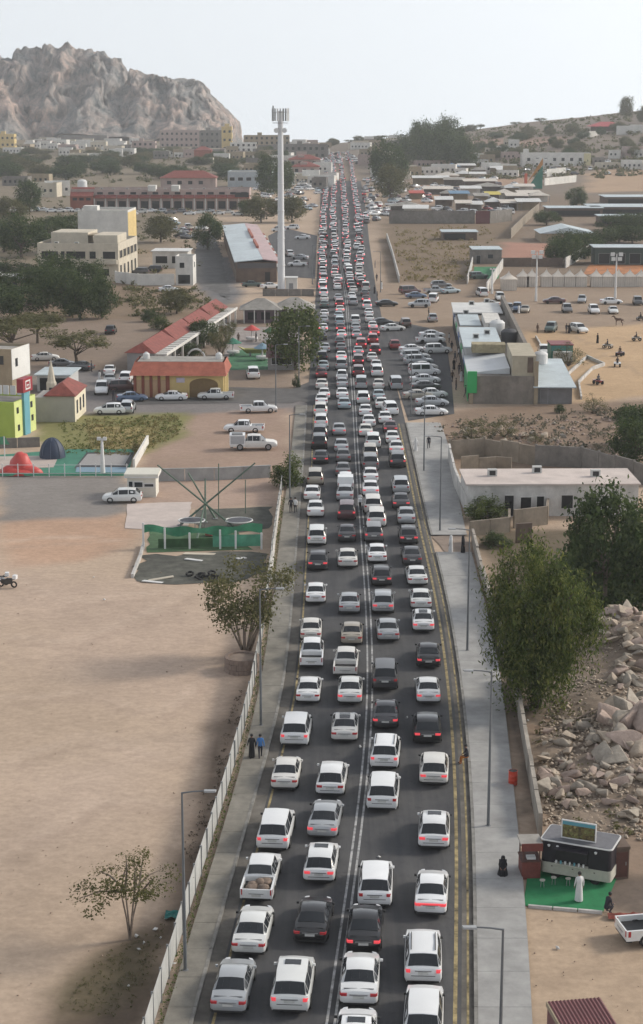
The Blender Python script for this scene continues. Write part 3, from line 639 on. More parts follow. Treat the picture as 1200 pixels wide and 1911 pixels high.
# the queue: lane, rear-bumper pixel x, y, kind, colour, brake, extras
Q = [
 (1, 425, 1889, 'sedan', S_, 0), (1, 463, 1779, 'sedan', W, 0), (1, 478, 1680, 'pickup', W, 0, 'cargo'), (1, 508, 1585, 'suv', W, 1), (1, 530, 1471, 'sedan', W, 0), (1, 549, 1390, 'suv', W, 1), (1, 574, 1309, 'sedan', W, 0), (1, 581, 1244, 'pickup', W, 0), (1, 580, 1193, 'sedan', W, 0), (1, 589, 1124, 'sedan', W, 0),
 (1, 593, 1061, 'crossover', DG, 1), (1, 591, 1015, 'suv', W, 1), (1, 589, 962, 'sedan', W, 0), (1, 582, 931, 'sedan', W, 0), (1, 588, 903, 'suv', BE, 0), (1, 598, 863, 'sedan', K, 1), (1, 596, 836, 'suv', K, 0), (1, 597, 818, 'suv', DG, 0), (1, 599, 796, 'suv', W, 1), (1, 598, 774, 'suv', W, 1), (1, 600, 753, 'sedan', W, 0), (1, 605, 742, 'sedan', W, 1), (1, 600, 724, 'sedan', W, 0), (1, 600, 703, 'sedan', 'dark red', 1), (1, 603, 689, 'sedan', 'pale blue', 0), (1, 601, 673, 'suv', K, 0), (1, 606, 655, 'sedan', S_, 0), (1, 601, 633, 'sedan', DG, 0), (1, 603, 617, 'sedan', W, 1), (1, 604, 602, 'sedan', S_, 0), (1, 605, 590, 'sedan', W, 0), (1, 605, 573, 'sedan', 'dark green', 0), (1, 605, 562, 'sedan', W, 0), (1, 604, 551, 'suv', W, 1),
 (2, 540, 1888, 'suv', W, 1, 'sunroof'), (2, 578, 1756, 'sedan', K, 0), (2, 594.6, 1645, 'crossover', W, 1, 'sunroof'), (2, 600.6, 1561, 'sedan', S_, 1), (2, 615.5, 1483, 'crossover', W, 0, 'rails'), (2, 642.5, 1381, 'sedan', W, 0, 'glassroof'), (2, 652.5, 1311, 'sedan', W, 1), (2, 644, 1260, 'pickup', W, 0), (2, 656, 1201, 'sedan', BE, 0), (2, 652, 1142, 'sedan', S_, 0), (2, 649, 1057, 'sedan', W, 0), (2, 647.5, 1008, 'sedan', DG, 0), (2, 646.7, 968, 'suv', 'maroon', 1), (2, 643.5, 932, 'sedan', S_, 0), (2, 645, 912, 'pickup', W, 0, 'canopy'), (2, 640, 886, 'sedan', GR, 0), (2, 641, 860, 'sedan', GR, 0), (2, 637, 841, 'sedan', S_, 0), (2, 633, 810, 'sedan', S_, 1), (2, 642.7, 761, 'sedan', 'pale blue', 0), (2, 639, 742, 'sedan', W, 0), (2, 639, 722, 'sedan', S_, 0), (2, 638, 710, 'pickup', W, 0), (2, 637, 688, 'suv', S_, 0), (2, 637, 671, 'sedan', W, 1), (2, 637, 655, 'sedan', GR, 0), (2, 634, 643, 'sedan', K, 0), (2, 637.6, 629, 'sedan', W, 1), (2, 636, 617, 'sedan', 'dark red', 1), (2, 634, 606, 'suv', 'pale blue', 0), (2, 632, 594, 'sedan', 'pale blue', 0), (2, 634.7, 582, 'sedan', W, 1), (2, 634, 572, 'suv', 'red', 1), (2, 632, 560, 'sedan', S_, 0),
 (3, 661, 1990, 'sedan', W, 0, 'sunroof'), (3, 669, 1875, 'sedan', W, 0), (3, 678, 1775, 'sedan', K, 1), (3, 699, 1690, 'suv', W, 0), (3, 712.5, 1510, 'suv', W, 0), (3, 716.6, 1432, 'suv', W, 1, 'rails'), (3, 719, 1356, 'sedan', 'dark grey', 1), (3, 718.5, 1285, 'suv', DG, 0), (3, 725, 1194, 'sedan', S_, 0), (3, 714.7, 1142, 'crossover', S_, 1), (3, 712.8, 1090, 'crossover', DG, 1), (3, 704.5, 1048, 'sedan', W, 0), (3, 698, 1009, 'suv', GR, 1), (3, 702.7, 981, 'suv', W, 1), (3, 696.5, 956, 'suv', W, 0), (3, 692, 923, 'sedan', W, 1), (3, 692, 897, 'sedan', W, 0), (3, 692, 876, 'suv', GR, 0), (3, 691, 856, 'suv', BE, 0), (3, 696.5, 834, 'suv', W, 0), (3, 682.7, 812, 'sedan', W, 1), (3, 689, 794, 'sedan', W, 0), (3, 682, 774, 'sedan', W, 0), (3, 678, 752, 'suv', W, 1), (3, 674, 724, 'van', S_, 0), (3, 669, 701, 'suv', 'dark red', 1), (3, 668.5, 680, 'suv', 'dark red', 1), (3, 669, 661, 'sedan', S_, 1), (3, 674, 649, 'suv', 'red', 1), (3, 666, 629, 'sedan', S_, 1), (3, 664, 616, 'sedan', S_, 0), (3, 663, 604, 'suv', W, 0), (3, 659, 568, 'suv', S_, 0), (3, 656.5, 557, 'sedan', W, 0),
 (4, 788, 1952, 'suv', W, 0), (4, 789.5, 1834, 'suv', W, 1, 'rails'), (4, 803, 1705, 'sedan', W, 1, 'lightbar'), (4, 809, 1582, 'crossover', W, 1, 'sunroof'), (4, 809, 1462, 'crossover', W, 1, 'rails'), (4, 798, 1384, 'crossover', K, 1), (4, 800, 1310, 'sedan', W, 1), (4, 800, 1243, 'sedan', K, 1), (4, 790.5, 1176, 'sedan', W, 1, 'glassroof'), (4, 786, 1134, 'sedan', W, 0), (4, 780, 1090, 'sedan', W, 0), (4, 770, 1052, 'sedan', DG, 0), (4, 763.5, 1013, 'crossover', DG, 1), (4, 758.7, 975, 'sedan', S_, 0), (4, 749, 947, 'sedan', DG, 1), (4, 749, 919, 'suv', S_, 0), (4, 742.7, 870, 'suv', DG, 1), (4, 740, 845, 'sedan', W, 1), (4, 733, 825, 'sedan', W, 0), (4, 729, 806, 'sedan', 'maroon', 1), (4, 718.7, 788, 'sedan', W, 0), (4, 731.5, 773, 'suv', W, 0), (4, 712.8, 761, 'sedan', W, 0), (4, 707.5, 745, 'sedan', 'pale blue', 0), (4, 706.7, 724, 'sedan', W, 0), (4, 704, 701, 'suv', W, 1), (4, 702, 688, 'sedan', W, 0), (4, 694.7, 673, 'sedan', W, 0), (4, 700, 660, 'suv', 'dark red', 1), (4, 696, 640, 'suv', 'red', 1), (4, 699, 625, 'sedan', 'red', 1), (4, 696, 613, 'sedan', W, 1), (4, 690, 600, 'sedan', W, 0), (4, 688.5, 588, 'sedan', W, 0), (4, 685, 575, 'suv', W, 1), (4, 683, 562, 'sedan', 'dark red', 1), (4, 681, 551, 'sedan', DG, 0),
]
LANE = {1: 'fence-side lane', 2: 'second lane from fence', 3: 'third lane from fence', 4: 'lane beside slab pavement'}
def cname(e): return ('an ' if e[3] == 'suv' and False else '')+e[4]+' '+NICE[e[3]]
QUEUE = 'vehicles queuing on the main road'
used = {}
DET = {'cargo': 'loaded with brown sacks', 'sunroof': 'with sunroof', 'glassroof': 'with dark glass roof', 'rails': 'with roof rails', 'lightbar': 'with full-width red light bar', 'canopy': 'with box canopy'}
for ln in (1, 2, 3, 4):
    row = [e for e in Q if e[0] == ln]; row.sort(key=lambda e: -e[2])
    for i, e in enumerate(row):
        ex = e[6:] if len(e) > 6 else ()
        kind, colr_, br = e[3], e[4], e[5]
        p = G(e[1], e[2], .30); p.z = 0
        det = ' '.join(DET[x] for x in ex) or ('with brake lights lit' if br else '')
        def words_(dt):
            w_ = f"{colr_} {NICE[kind]} {dt} in {LANE[ln]}".replace('  ', ' ')
            if e[2] > 600 and i+1 < len(row):
                w_ += f", between {row[i+1][4]} {NICE[row[i+1][3]]} and {row[i-1][4]} {NICE[row[i-1][3]]}" if i else f", behind {row[i+1][4]} {NICE[row[i+1][3]]}"
            return w_
        words = words_(det)
        if len(words.split()) > 16: words = words_('' if det != 'with brake lights lit' else 'braking')
        if len(words.split()) > 16: words = words_('')
        if len(words.split()) > 16: words = words.split(' and ')[0].replace('between', 'behind')
        lod = 0 if e[2] > 985 else (1 if e[2] > 700 else 2)
        rz = heading(p.y)+R.gauss(0, .012)
        if ln == 4 and 770 < e[2] < 776: rz += .12
        car(kind, colr_, p, rz, words, QUEUE, lod, bool(br), ex)
# further up the same four lanes
FL = {1: [(604, 545), (601, 516), (602, 450), (604, 400), (608, 350), (608, 308)], 2: [(631, 545), (625, 510), (624, 450), (621, 400), (624, 350), (622, 308)], 3: [(656, 550), (650, 510), (646, 450), (644, 400), (640, 350), (637, 308)], 4: [(680, 545), (673, 510), (670, 450), (668, 400), (661, 350), (656, 308)]}
rq = random.Random(21); far_cars = []; NQ = 0
cols = [W]*14+[S_]*3+[GR, DG, K, 'dark red', 'red', BE, 'pale blue', 'maroon']
kinds = ['sedan']*5+['suv']*4+['crossover']*2+['van', 'pickup']
for ln, pts in FL.items():
    w = [G(*p) for p in pts]; Yv = [p.y for p in w]; Xv = [p.x for p in w]
    y = Yv[0]+rq.uniform(2, 5)
    while y < YEND-4:
        k, c = rq.choice(kinds), rq.choice(cols)
        x = float(np.interp(y, Yv, Xv))+rq.gauss(0, .28)
        if y < 585 and NQ < 112:
            car(k, c, (x, y, 0), heading(y)+rq.gauss(0, .02), f"small far-off {c} {NICE[k]} in the {LANE[ln]}, beyond the monopole tower", QUEUE, 2, rq.random() < .55); NQ += 1
        else: far_cars.append((k, c, x, y, heading(min(y, 1200))+rq.gauss(0, .03), rq.random() < .8))
        y += rq.uniform(5.6, 7.4)+(rq.random() < .07)*5
# further out nobody could pick them apart: one mass of traffic
def far_mass(name, label, cars_):
    fm = {}
    mats_ = [GLASS, LFAR, LOFF, TYRE]+[PAINT[c] for c in PAINT]; ci = {c: 4+i for i, c in enumerate(PAINT)}
    mb = MB()
    for k, c, x, y, rz, br in cars_:
        sp = SPEC[k]; m2 = MB(); st = sp['st']
        m2.st = None
        body_mb(sp, m2, ci[c]); glass_rear(sp, m2, 0); glass_rear(sp, m2, 0, True)
        for s in (1, -1):
            glass_side(sp, s, m2, 0); tail_mb(sp, s, m2, 1 if br else 2)
        for wy in sp['wy']: m2.box(-.88, .88, wy-.3, wy+.3, 0, .5, 3)
        ca_, sa_ = math.cos(rz), math.sin(rz); zz = float(hz(x, y))
        o = len(mb.v); mb.v += [(x+v[0]*ca_-v[1]*sa_, y+v[0]*sa_+v[1]*ca_, v[2]+zz) for v in m2.v]; mb.f += [tuple(i+o for i in f) for f in m2.f]; mb.m += m2.m
    return tag(mb.build(name, mats_, None, 38), label, 'traffic', kind='stuff')
# ------------------------------------------------------------------ buildings
CREAM = mat('cream_plaster', (.58, .52, .42), .9, .1, .6, stain=.18); WHITEW = mat('white_plaster', (.70, .68, .64), .9, .1, .5, stain=.2)
TANW = mat('tan_plaster', (.36, .29, .20), .9, .15, .6, stain=.2); GREYW = mat('grey_block', (.23, .21, .19), .95, .2, 1.0, bump=.2, stain=.25)
PINKW = mat('pink_plaster', (.43, .33, .30), .9, .12, .4, stain=.15); YELW = mat('yellow_plaster', (.64, .48, .21), .9, .08, .6, stain=.12)
DARK = mat('dark_opening', (.012, .012, .013), .7, .1); PANE = mat('window_glass', (.03, .035, .04), .12, .1)
REDROOF = mat('red_roof_tile', (.235, .062, .048), .8, .25, 1.2, bump=.3, bscale=8); REDT = mat('red_tile_fascia', (.36, .11, .07), .8, .2, 1.2)
PALEROOF = mat('pale_metal_roof', (.50, .57, .60), .45, .12, .5, stain=.18); WHITER = mat('white_roof', (.66, .66, .645), .6, .1, .6, stain=.15)
ROOFG = mat('grey_flat_roof', (.36, .34, .31), .9, .2, .7, stain=.25); BROWNW = mat('brown_wall', (.16, .115, .09), .9, .2, .8, stain=.2)
LIME = mat('lime_plaster', (.36, .47, .09), .85, .08, .8, stain=.08); LIME_LIT = mat('sunlit_lime_plaster', (.58, .64, .25), .85, .06, .8, stain=.06); TEAL = mat('teal_plaster', (.12, .32, .38), .8, .06, .8)  # the paler lime has sunlight put into its colour
SIGNR = mat('red_sign', (.28, .02, .03), .5, .05); SIGNG = mat('green_sign', (.02, .33, .09), .5, .04); WMETAL = mat('white_metal', (.62, .62, .61), .5, .06)
GMETAL = mat('galvanised_steel', (.25, .255, .26), .5, .1, metal=.3); WOOD = mat('dark_wood', (.11, .05, .04), .8, .2); PEACH = mat('peach_plaster', (.50, .33, .20), .9, .08, .7)
REDBR = mat('red_brown_plaster', (.26, .085, .055), .9, .12, .7); MAROON = mat('maroon_metal', (.13, .03, .032), .5, .1, .8)
def at_depth(px, py, Y):
    dx, dy, dz = ray(px, py); t = Y/dy; return Vector((dx*t, Y, CAM_H+dz*t))
class Bld:
    def __init__(s, name, label, cat, anchor, w, d, h, rz=0.0, corner='A', wall=None, roof=None, parapet=.5, group=None, over=0.0, base=0.0):
        p = G(*anchor); rz = math.radians(rz)
        if corner == 'B': p = p-Vector((math.cos(rz)*w, math.sin(rz)*w, 0))
        p.z -= base; s.w, s.d, s.h = w, d, h
        s.o = thing(name, label, cat, p, rz, group); s.wallm = wall or CREAM
        s.wall = MB().box(0, w, 0, d, -.4, h).build('wall', s.wallm, s.o)
        if roof is not None:
            if parapet:
                t = .2; mb = MB(); mb.box(0, w, -.02, t, h+.002, h+parapet); mb.box(0, w, d-t, d+.02, h+.002, h+parapet); mb.box(-.02, t, t, d-t, h+.002, h+parapet); mb.box(w-t, w+.02, t, d-t, h+.002, h+parapet)
                mb.build('parapet', s.wallm, s.o); MB().box(t, w-t, t, d-t, h+.003, h+.08).build('roof', roof, s.o)
            else: MB().box(-over, w+over, -over, d+over, h+.002, h+.17).build('roof', roof, s.o)
    def box(s, name, u0, u1, v0, v1, z0, z1, m, parent=None): return MB().box(u0, u1, v0, v1, z0, z1).build(name, m, parent or s.o)
    def win(s, face, a, z, w, h, frame=None, pane=None, name='window', depth=.07, sill=False):
        frame = frame or s.wallm; pane = pane or PANE; t = min(.09, w*.12)
        fm, pm = MB(), MB()
        def B(mb, a0, a1, o0, o1, z0, z1):
            if face == 'f': mb.box(a0, a1, -o1, -o0, z0, z1)
            elif face == 'b': mb.box(a0, a1, s.d+o0, s.d+o1, z0, z1)
            elif face == 'r': mb.box(s.w+o0, s.w+o1, a0, a1, z0, z1)
            else: mb.box(-o1, -o0, a0, a1, z0, z1)
        B(fm, a-t, a, .002, depth, z-t, z+h+t); B(fm, a+w, a+w+t, .002, depth, z-t, z+h+t); B(fm, a, a+w, .002, depth, z+h, z+h+t); B(fm, a, a+w, .002, depth+(.06 if sill else 0), z-t, z)
        o = fm.build(name, frame, s.o); B(pm, a, a+w, .003, .02, z, z+h); pm.build('pane', pane, o); return o
    def hip(s, rise, over, m, z=None, name='roof'):
        z = s.h if z is None else z; w, d, o = s.w, s.d, over; r = min(w, d)/2
        if w >= d: R1, R2 = (r, d/2, z+rise), (w-r, d/2, z+rise)
        else: R1, R2 = (w/2, r, z+rise), (w/2, d-r, z+rise)
        v = [(-o, -o, z), (w+o, -o, z), (w+o, d+o, z), (-o, d+o, z), R1, R2]
        f = [(0, 1, 5, 4), (1, 2, 5), (2, 3, 4, 5), (3, 0, 4)] if w >= d else [(0, 1, 4), (1, 2, 5, 4), (2, 3, 5), (3, 0, 4, 5)]
        mb = MB().add(v, f+[(3, 2, 1, 0)]); mb.box(-o, w+o, -o, d+o, z-.12, z-.002); return mb.build(name, m, s.o)
    def gable(s, rise, over, m, name='roof', along='v'):
        w, d, z, o = s.w, s.d, s.h, over
        v = [(-o, -o, z), (w/2, -o, z+rise), (w+o, -o, z), (-o, d+o, z), (w/2, d+o, z+rise), (w+o, d+o, z)] if along == 'v' else [(-o, -o, z), (-o, d/2, z+rise), (-o, d+o, z), (w+o, -o, z), (w+o, d/2, z+rise), (w+o, d+o, z)]
        f = [(0, 1, 2), (5, 4, 3), (0, 3, 4, 1), (1, 4, 5, 2), (0, 2, 5, 3)] if along == 'v' else [(2, 1, 0), (3, 4, 5), (0, 1, 4, 3), (1, 2, 5, 4), (3, 5, 2, 0)]
        return MB().add(v, f).build(name, m, s.o)
def water_tank(loc, r=.8, h=1.5, label='white round water tank on a roof', m=None, group='roof water tanks'):
    t = thing('water_tank', label, 'tank', loc, 0, group)
    MB().lathe([(r*.96, 0), (r, .05), (r, h*.8), (r*.7, h*.95), (r*.25, h), (.2, h)], 14).build('tank_body', m or WMETAL, t, 40)
    MB().lathe([(.24, h-.02), (.24, h+.09), (.02, h+.11)], 10).build('lid', m or WMETAL, t); return t
def ac_units(b, spots, z=None):
    for u, v in spots:
        o = MB().box(-.5, .5, -.3, .3, 0, .75).build('ac_unit', mat('ac_white', (.5, .5, .48), .6, .1), b.o); o.location = (u, v, (b.h+.08) if z is None else z)
        MB().box(-.32, .32, -.315, -.301, .12, .62).build('fan_grille', TRIM, o)
def onb(b, u, v, z):
    r = b.o.rotation_euler.z; p = b.o.location; return (p.x+u*math.cos(r)-v*math.sin(r), p.y+u*math.sin(r)+v*math.cos(r), p.z+z)

# --- cream villa and its neighbours
b = Bld('villa', 'cream two storey villa with rooftop rooms behind dark trees', 'house', (222, 525), 19.5, 24, 8.2, -5, 'B', CREAM, ROOFG, .7)
for u, w in ((1.0, 4.0), (5.7, .9), (7.0, 4.6), (12.6, 1.5), (15.8, 3.0)): b.win('f', u, 5.3, w, 1.7, CREAM, DARK if w > 2 else PANE, depth=.15, sill=True)
for u in (6, 9, 12.5, 16): b.win('f', u, 1.3, 1.2, 1.6)
for v in (1.5, 6, 10.5, 15, 19.5): b.win('r', v, 5.3, 2.9, 1.8, CREAM, DARK, depth=.15); b.win('r', v+.3, 1.0, 1.8, 2.6)
b.box('roof_room', 2, 11, 6, 17, 8.3, 11.0, CREAM); b.box('roof_room', 13, 18.8, 3, 14, 8.3, 10.6, CREAM); b.box('roof_shelter', 11, 13, 6, 12, 10.2, 10.5, TANW)
b.box('balcony', .3, 5.4, -1.2, -.003, 4.1, 5.1, CREAM); b.box('balcony', 14.6, 19.3, -1.2, -.003, 4.1, 5.1, CREAM)
ac_units(b, [(4, 3), (9, 2.5), (12, 20), (6, 20)]); water_tank(onb(b, 15, 18, 8.3), 1.0, 1.8, 'white water tank on the cream villa roof')
b = Bld('apartment_block', 'plain beige block with sun-tinted side wall behind the cream villa', 'building', (240, 474), 14, 15, 11.4, -3, 'B', WHITEW, ROOFG, .6)
b.box('sunlit_side_wall', 14.003, 14.06, .2, 14.8, 0, 11.4, YELW); b.box('roof_room', 1, 5, 3, 7, 11.5, 13, WHITEW)  # yellow overlay paints warm sunlight onto the sunward wall
for v in (2, 6, 10): b.win('r', v, 7.5, 1.6, 1.6, YELW); b.win('r', v, 3, 1.6, 1.6, YELW)
def wall_run(name, label, pts, h, m, th=.25, px=True, cat='wall', panel=3.0, post=None, jitter=0.0, cap=0.0, group=None):
    P = [G(*p) for p in pts] if px else [Vector((*p, 0)) for p in pts]
    t = thing(name, label, cat, P[0], 0, group)
    for a, c in zip(P[:-1], P[1:]):
        d = c-a; L = math.hypot(d.x, d.y); n = max(1, round(L/panel)); ang = math.atan2(d.y, d.x)
        for k in range(n):
            q = a+d*(k/n); hh = h+R.gauss(0, jitter)
            mb = MB().box(.03, L/n-.03, -th/2, th/2, -.3, hh)
            if cap: mb.box(-.02, L/n+.0, -th/2-.04, th/2+.04, hh+.002, hh+cap)
            o = mb.build('wall_panel', m, t); o.location = q-P[0]; o.rotation_euler = (0, 0, ang+R.gauss(0, jitter*.08))
            if post:
                o = MB().box(-.14, .14, -th/2-.06, th/2+.06, -.3, h+.15).build('pillar', post, t); o.location = q-P[0]; o.rotation_euler = (0, 0, ang)
    return t
wall_run('boundary_wall', 'white boundary wall in front of the cream villa yard', [(216, 527), (258, 532), (326, 532)], 2.6, WHITEW, panel=4, post=WHITEW)
b = Bld('gatehouse', 'white gatehouse with dark garage opening beside the villa yard', 'building', (328, 532), 4.1, 6, 6.2, -3, 'A', WHITEW, ROOFG, .5)
b.win('f', .6, .3, 2.8, 2.1, WHITEW, DARK, 'garage_door'); b.win('f', 1, 4, 1.1, 1.2); b.win('r', 2, 4, 1.2, 1.2)
b = Bld('carport', 'white flat roofed carport in the villa yard', 'shelter', (285, 500), 9, 8, 4.2, -3, 'A', WHITEW, WHITER, 0, over=.4)
b.win('f', .8, 1.2, 3, 1.8, WHITEW, DARK); b.win('f', 5, 1.2, 2.6, 1.8, WHITEW, DARK)
b = Bld('low_house', 'low white roofed house behind dark trees at the lot edge', 'house', (64, 545), 16, 9, 3.0, -2, 'B', TANW, WHITER, 0, over=.3)
for u in (3, 7, 11): b.win('f', u, 1, 1.2, 1.2)

ac_units(b, [(3, 3), (7, 5), (12, 2.5)], 3.2)
# --- red roofed arcade of shops across the car park
b = Bld('shopping_arcade', 'long two storey arcade with red awnings and pale parapet', 'shop building', (133, 391), 69, 16, 7.0, 0, 'A', PINKW, ROOFG, .8)
b.box('awning_fascia', 9, 69.2, -1.6, -.01, 4.3, 4.6, REDT)
for k in range(14):
    u = 9.4+k*4.28
    MB().add([(u, -.01, 5.6), (u+4.0, -.01, 5.6), (u+4.0, -1.8, 4.62), (u, -1.8, 4.62), (u, -.01, 4.62), (u+4.0, -.01, 4.62)], [(0, 3, 2, 1), (0, 4, 3), (1, 2, 5), (3, 4, 5, 2)]).build('awning', REDROOF, b.o)
    b.win('f', u+.5, .3, 2.8, 2.9, PINKW, DARK, 'shop_front'); b.win('f', u+.8, 5.75, 2.2, .9, PINKW)
    b.box('pillar', u-.35, u+.05, -1.7, -1.35, -.3, 4.28, WHITEW)
b.box('end_bay', 0, 8.8, -2.5, -.02, -.3, 5.2, REDBR); b.hip(1.6, .3, REDROOF, 7.9, 'end_roof') if False else None
for u in (1, 3.6, 6.2): b.box('window', u, u+1.7, -2.56, -2.5, 3.6, 4.6, DARK)
MB().add([(0, -2.8, 5.2), (9, -2.8, 5.2), (9, 3, 8.4), (0, 3, 8.4)], [(0, 1, 2, 3)]).build('end_awning', REDROOF, b.o)
b.box('entrance_tower', 30, 33, -1.9, 4, 7.0, 9.2, WHITEW); b.box('entrance_tower', 39, 42, -1.9, 4, 7.0, 9.2, WHITEW)
b.box('sign_board', 63.5, 68.8, -1.75, -1.63, 4.8, 6.6, DARK)
water_tank(onb(b, 3.5, 8, 7.5), 1.9, 3.6, 'large white water tank on the red arcade roof')
ac_units(b, [(u, 5+3*(u % 2)) for u in range(6, 66, 5)]); b = Bld('restaurant', 'red roofed low building behind the long arcade', 'building', (300, 352), 26, 12, 5, 0, 'A', PINKW, None); b.hip(3.2, .6, REDROOF)
for u in (3, 8, 13, 18): b.win('f', u, 2, 2, 1.6)
b = Bld('blue_white_shed', 'pale blue sided warehouse among the trees', 'warehouse', (425, 349), 21, 16, 7, -3, 'A', mat('pale_blue_wall', (.42, .47, .50), .7, .1, .5, stain=.15), ROOFG, .4)
for u in (1, 5, 9, 13, 17): b.win('f', u, 3, 2.4, 1.6, WMETAL)

# --- metal roofed shop beside the tower
b = Bld('metal_roof_shop', 'long shop with pale blue metal roof and red edging beside the tower', 'shop building', (441, 527), 9.6, 120, 4.7, 4.5, 'A', BROWNW, None)
mb = MB(); n = 24
for k in range(n): mb.add([(-.4, k*5-.4, 4.9), (6.3, k*5-.4, 5.5), (6.3, k*5+4.57, 5.5), (-.4, k*5+4.57, 4.9), (-.4, k*5-.4, 4.72), (6.3, k*5-.4, 5.32), (6.3, k*5+4.57, 5.32), (-.4, k*5+4.57, 4.72)], [(0, 1, 2, 3), (0, 4, 5, 1), (3, 7, 4, 0), (5, 4, 7, 6), (1, 5, 6, 2), (2, 6, 7, 3)])
mb.build('roof', PALEROOF, b.o)
PKR = mat('faded_pink_roof', (.50, .36, .36), .6, .15, .6, stain=.2)
MB().add([(6.35, -.4, 5.5), (10.2, -.4, 5.0), (10.2, 120.2, 5.0), (6.35, 120.2, 5.5), (6.35, -.4, 5.3), (10.2, -.4, 4.8), (10.2, 120.2, 4.8), (6.35, 120.2, 5.3)], [(0, 1, 2, 3), (0, 4, 5, 1), (5, 4, 7, 6), (1, 5, 6, 2)]).build('roof_strip', PKR, b.o)
for v0, v1 in ((30, 52), (62, 90)): b.box('red_ridge', 6.1, 6.7, v0, v1, 5.5, 6.1, REDT)
for v in range(6, 110, 9): b.box('awning', 9.62, 11.8, v, v+7, 3.0, 3.15, REDT if v % 2 else WHITER); b.box('shop_front', 9.603, 9.66, v+.5, v+6.5, .1, 2.7, DARK)
b.box('sign_band', .3, 9.3, -.06, -.005, 3.3, 4.5, mat('dark_sign_band', (.09, .085, .09), .6)); b.win('f', 6.8, .2, 1.2, 2.2, BROWNW, DARK, 'door')
for v in range(4, 116, 8): b.box('window', -.05, -.004, v, v+3, 2.6, 3.9, DARK)
# --- equipment cabin by the tower
b = Bld('equipment_cabin', 'small white equipment cabin at the foot of the tower', 'cabin', (533, 546), 2.6, 3, 3.2, 0, 'A', WHITEW, WHITER, 0, over=.15); b.win('f', .8, 0, .9, 2.1, WMETAL, GMETAL, 'door')

# --- long red roofed gallery with white pergola beams
b = Bld('park_gallery', 'long red roofed gallery with white pergola beams down one side', 'building', (238, 693), 4.4, 64, 3.0, -7.5, 'A', mat('grey_plaster', (.30, .29, .29), .9, .1, .6, stain=.15), None)
for k in range(4):
    v0, v1, r = k*16.05, k*16.05+15.9, 1.5+.12*(k % 2)
    MB().add([(-.5, v0-.3, 3.0), (2.2, v0+1.5, 3.0+r), (4.7, v0-.3, 3.0), (-.5, v1, 3.0), (2.2, v1-.2, 3.0+r), (4.7, v1, 3.0)], [(0, 2, 1), (5, 3, 4), (0, 1, 4, 3), (1, 2, 5, 4), (0, 3, 5, 2)]).build('roof', REDROOF, b.o)
for k in range(29):
    if k in (16, 17): continue
    b.box('pergola_beam', 4.72, 6.3, k*2.2, k*2.2+1.1, 2.75, 2.98, WHITEW)
b.box('pergola_rail', 6.3, 6.5, 0, 64, 2.6, 3.02, WHITEW)
for k in range(11): b.box('column', 6.25, 6.55, k*6.2, k*6.2+.3, -.3, 2.58, WHITEW)
# --- yellow entrance arcade
b = Bld('park_entrance', 'yellow park entrance with red tiled roof and wide arch', 'building', (250, 741), 13.2, 9, 3.4, -1.5, 'A', YELW, None)
MB().add([(-.5, -.9, 3.3), (13.7, -.9, 3.3), (13.2, 1.6, 5.0), (.0, 1.6, 5.0), (13.7, 9.2, 3.3), (13.2, 7.2, 5.0), (0, 7.2, 5.0), (-.5, 9.2, 3.3)], [(0, 1, 2, 3), (1, 4, 5, 2), (4, 7, 6, 5), (7, 0, 3, 6), (0, 7, 4, 1)]).build('roof', REDT, b.o)
b.box('flat_roof', .4, 12.8, 1.7, 7.1, 4.6, 5.03, ROOFG)
for k in range(5): b.box('column', .0+k*1.18, .42+k*1.18, -.16, -.003, -.3, 3.28, REDBR)
for k in range(4): b.box('wall_panel', .46+k*1.18, 1.14+k*1.18, -.06, -.002, .0, 2.6, PEACH)
b.box('column', 4.9, 5.3, -.2, -.004, -.3, 3.28, REDBR)
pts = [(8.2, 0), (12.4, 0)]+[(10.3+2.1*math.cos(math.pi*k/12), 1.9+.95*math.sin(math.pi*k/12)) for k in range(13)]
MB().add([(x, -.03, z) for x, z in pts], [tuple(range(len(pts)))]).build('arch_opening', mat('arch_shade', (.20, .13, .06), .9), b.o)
mb = MB()
for k in range(12):
    a0, a1 = math.pi*k/12, math.pi*(k+1)/12; mb.prism([(10.3+r*math.cos(a), z) for r, a, z in []] or [(0, 0), (0, 0), (0, 0)], 0, 0) if False else None
    P = [(10.3+2.1*math.cos(a0), 1.9+.95*math.sin(a0)), (10.3+2.4*math.cos(a0), 1.9+1.2*math.sin(a0)), (10.3+2.4*math.cos(a1), 1.9+1.2*math.sin(a1)), (10.3+2.1*math.cos(a1), 1.9+.95*math.sin(a1))]
    mb.add([(x, -.12, z) for x, z in P]+[(x, -.004, z) for x, z in P], [(3, 2, 1, 0), (0, 1, 5, 4), (1, 2, 6, 5), (2, 3, 7, 6), (3, 0, 4, 7)])
mb.box(12.4, 12.7, -.12, -.004, -.2, 1.9); mb.box(7.9, 8.2, -.12, -.004, -.2, 1.9); mb.build('arch_surround', YELW, b.o)
for v in (1, 3.4, 5.8): b.box('pilaster', 13.203, 13.4, v, v+.7, -.3, 3.25, mat('cream_yellow_plaster', (.66, .54, .28), .9, .06))
b.box('plaque', 6.3, 7.5, -.08, -.004, 2.2, 2.9, mat('pale_plaque', (.55, .5, .6), .6))
tank_w = [water_tank(onb(b, u, 4.5, 5.03), .5, .9, 'small white tank on the yellow park entrance roof') for u in (1.4, 12.2)]
def hoop(px, py, r, label):
    p = G(px, py); t = thing('white_arch', label, 'arch', p)
    MB().tube([(r*math.cos(a), 0, .1+r*1.15*math.sin(a)) for a in np.linspace(0, math.pi, 17)], .17, 8).build('arch_hoop', WMETAL, t, 60)
    for s in (-1, 1): MB().box(s*r-.3, s*r+.3, -.3, .3, -.2, .25).build('footing', WHITEW, t)
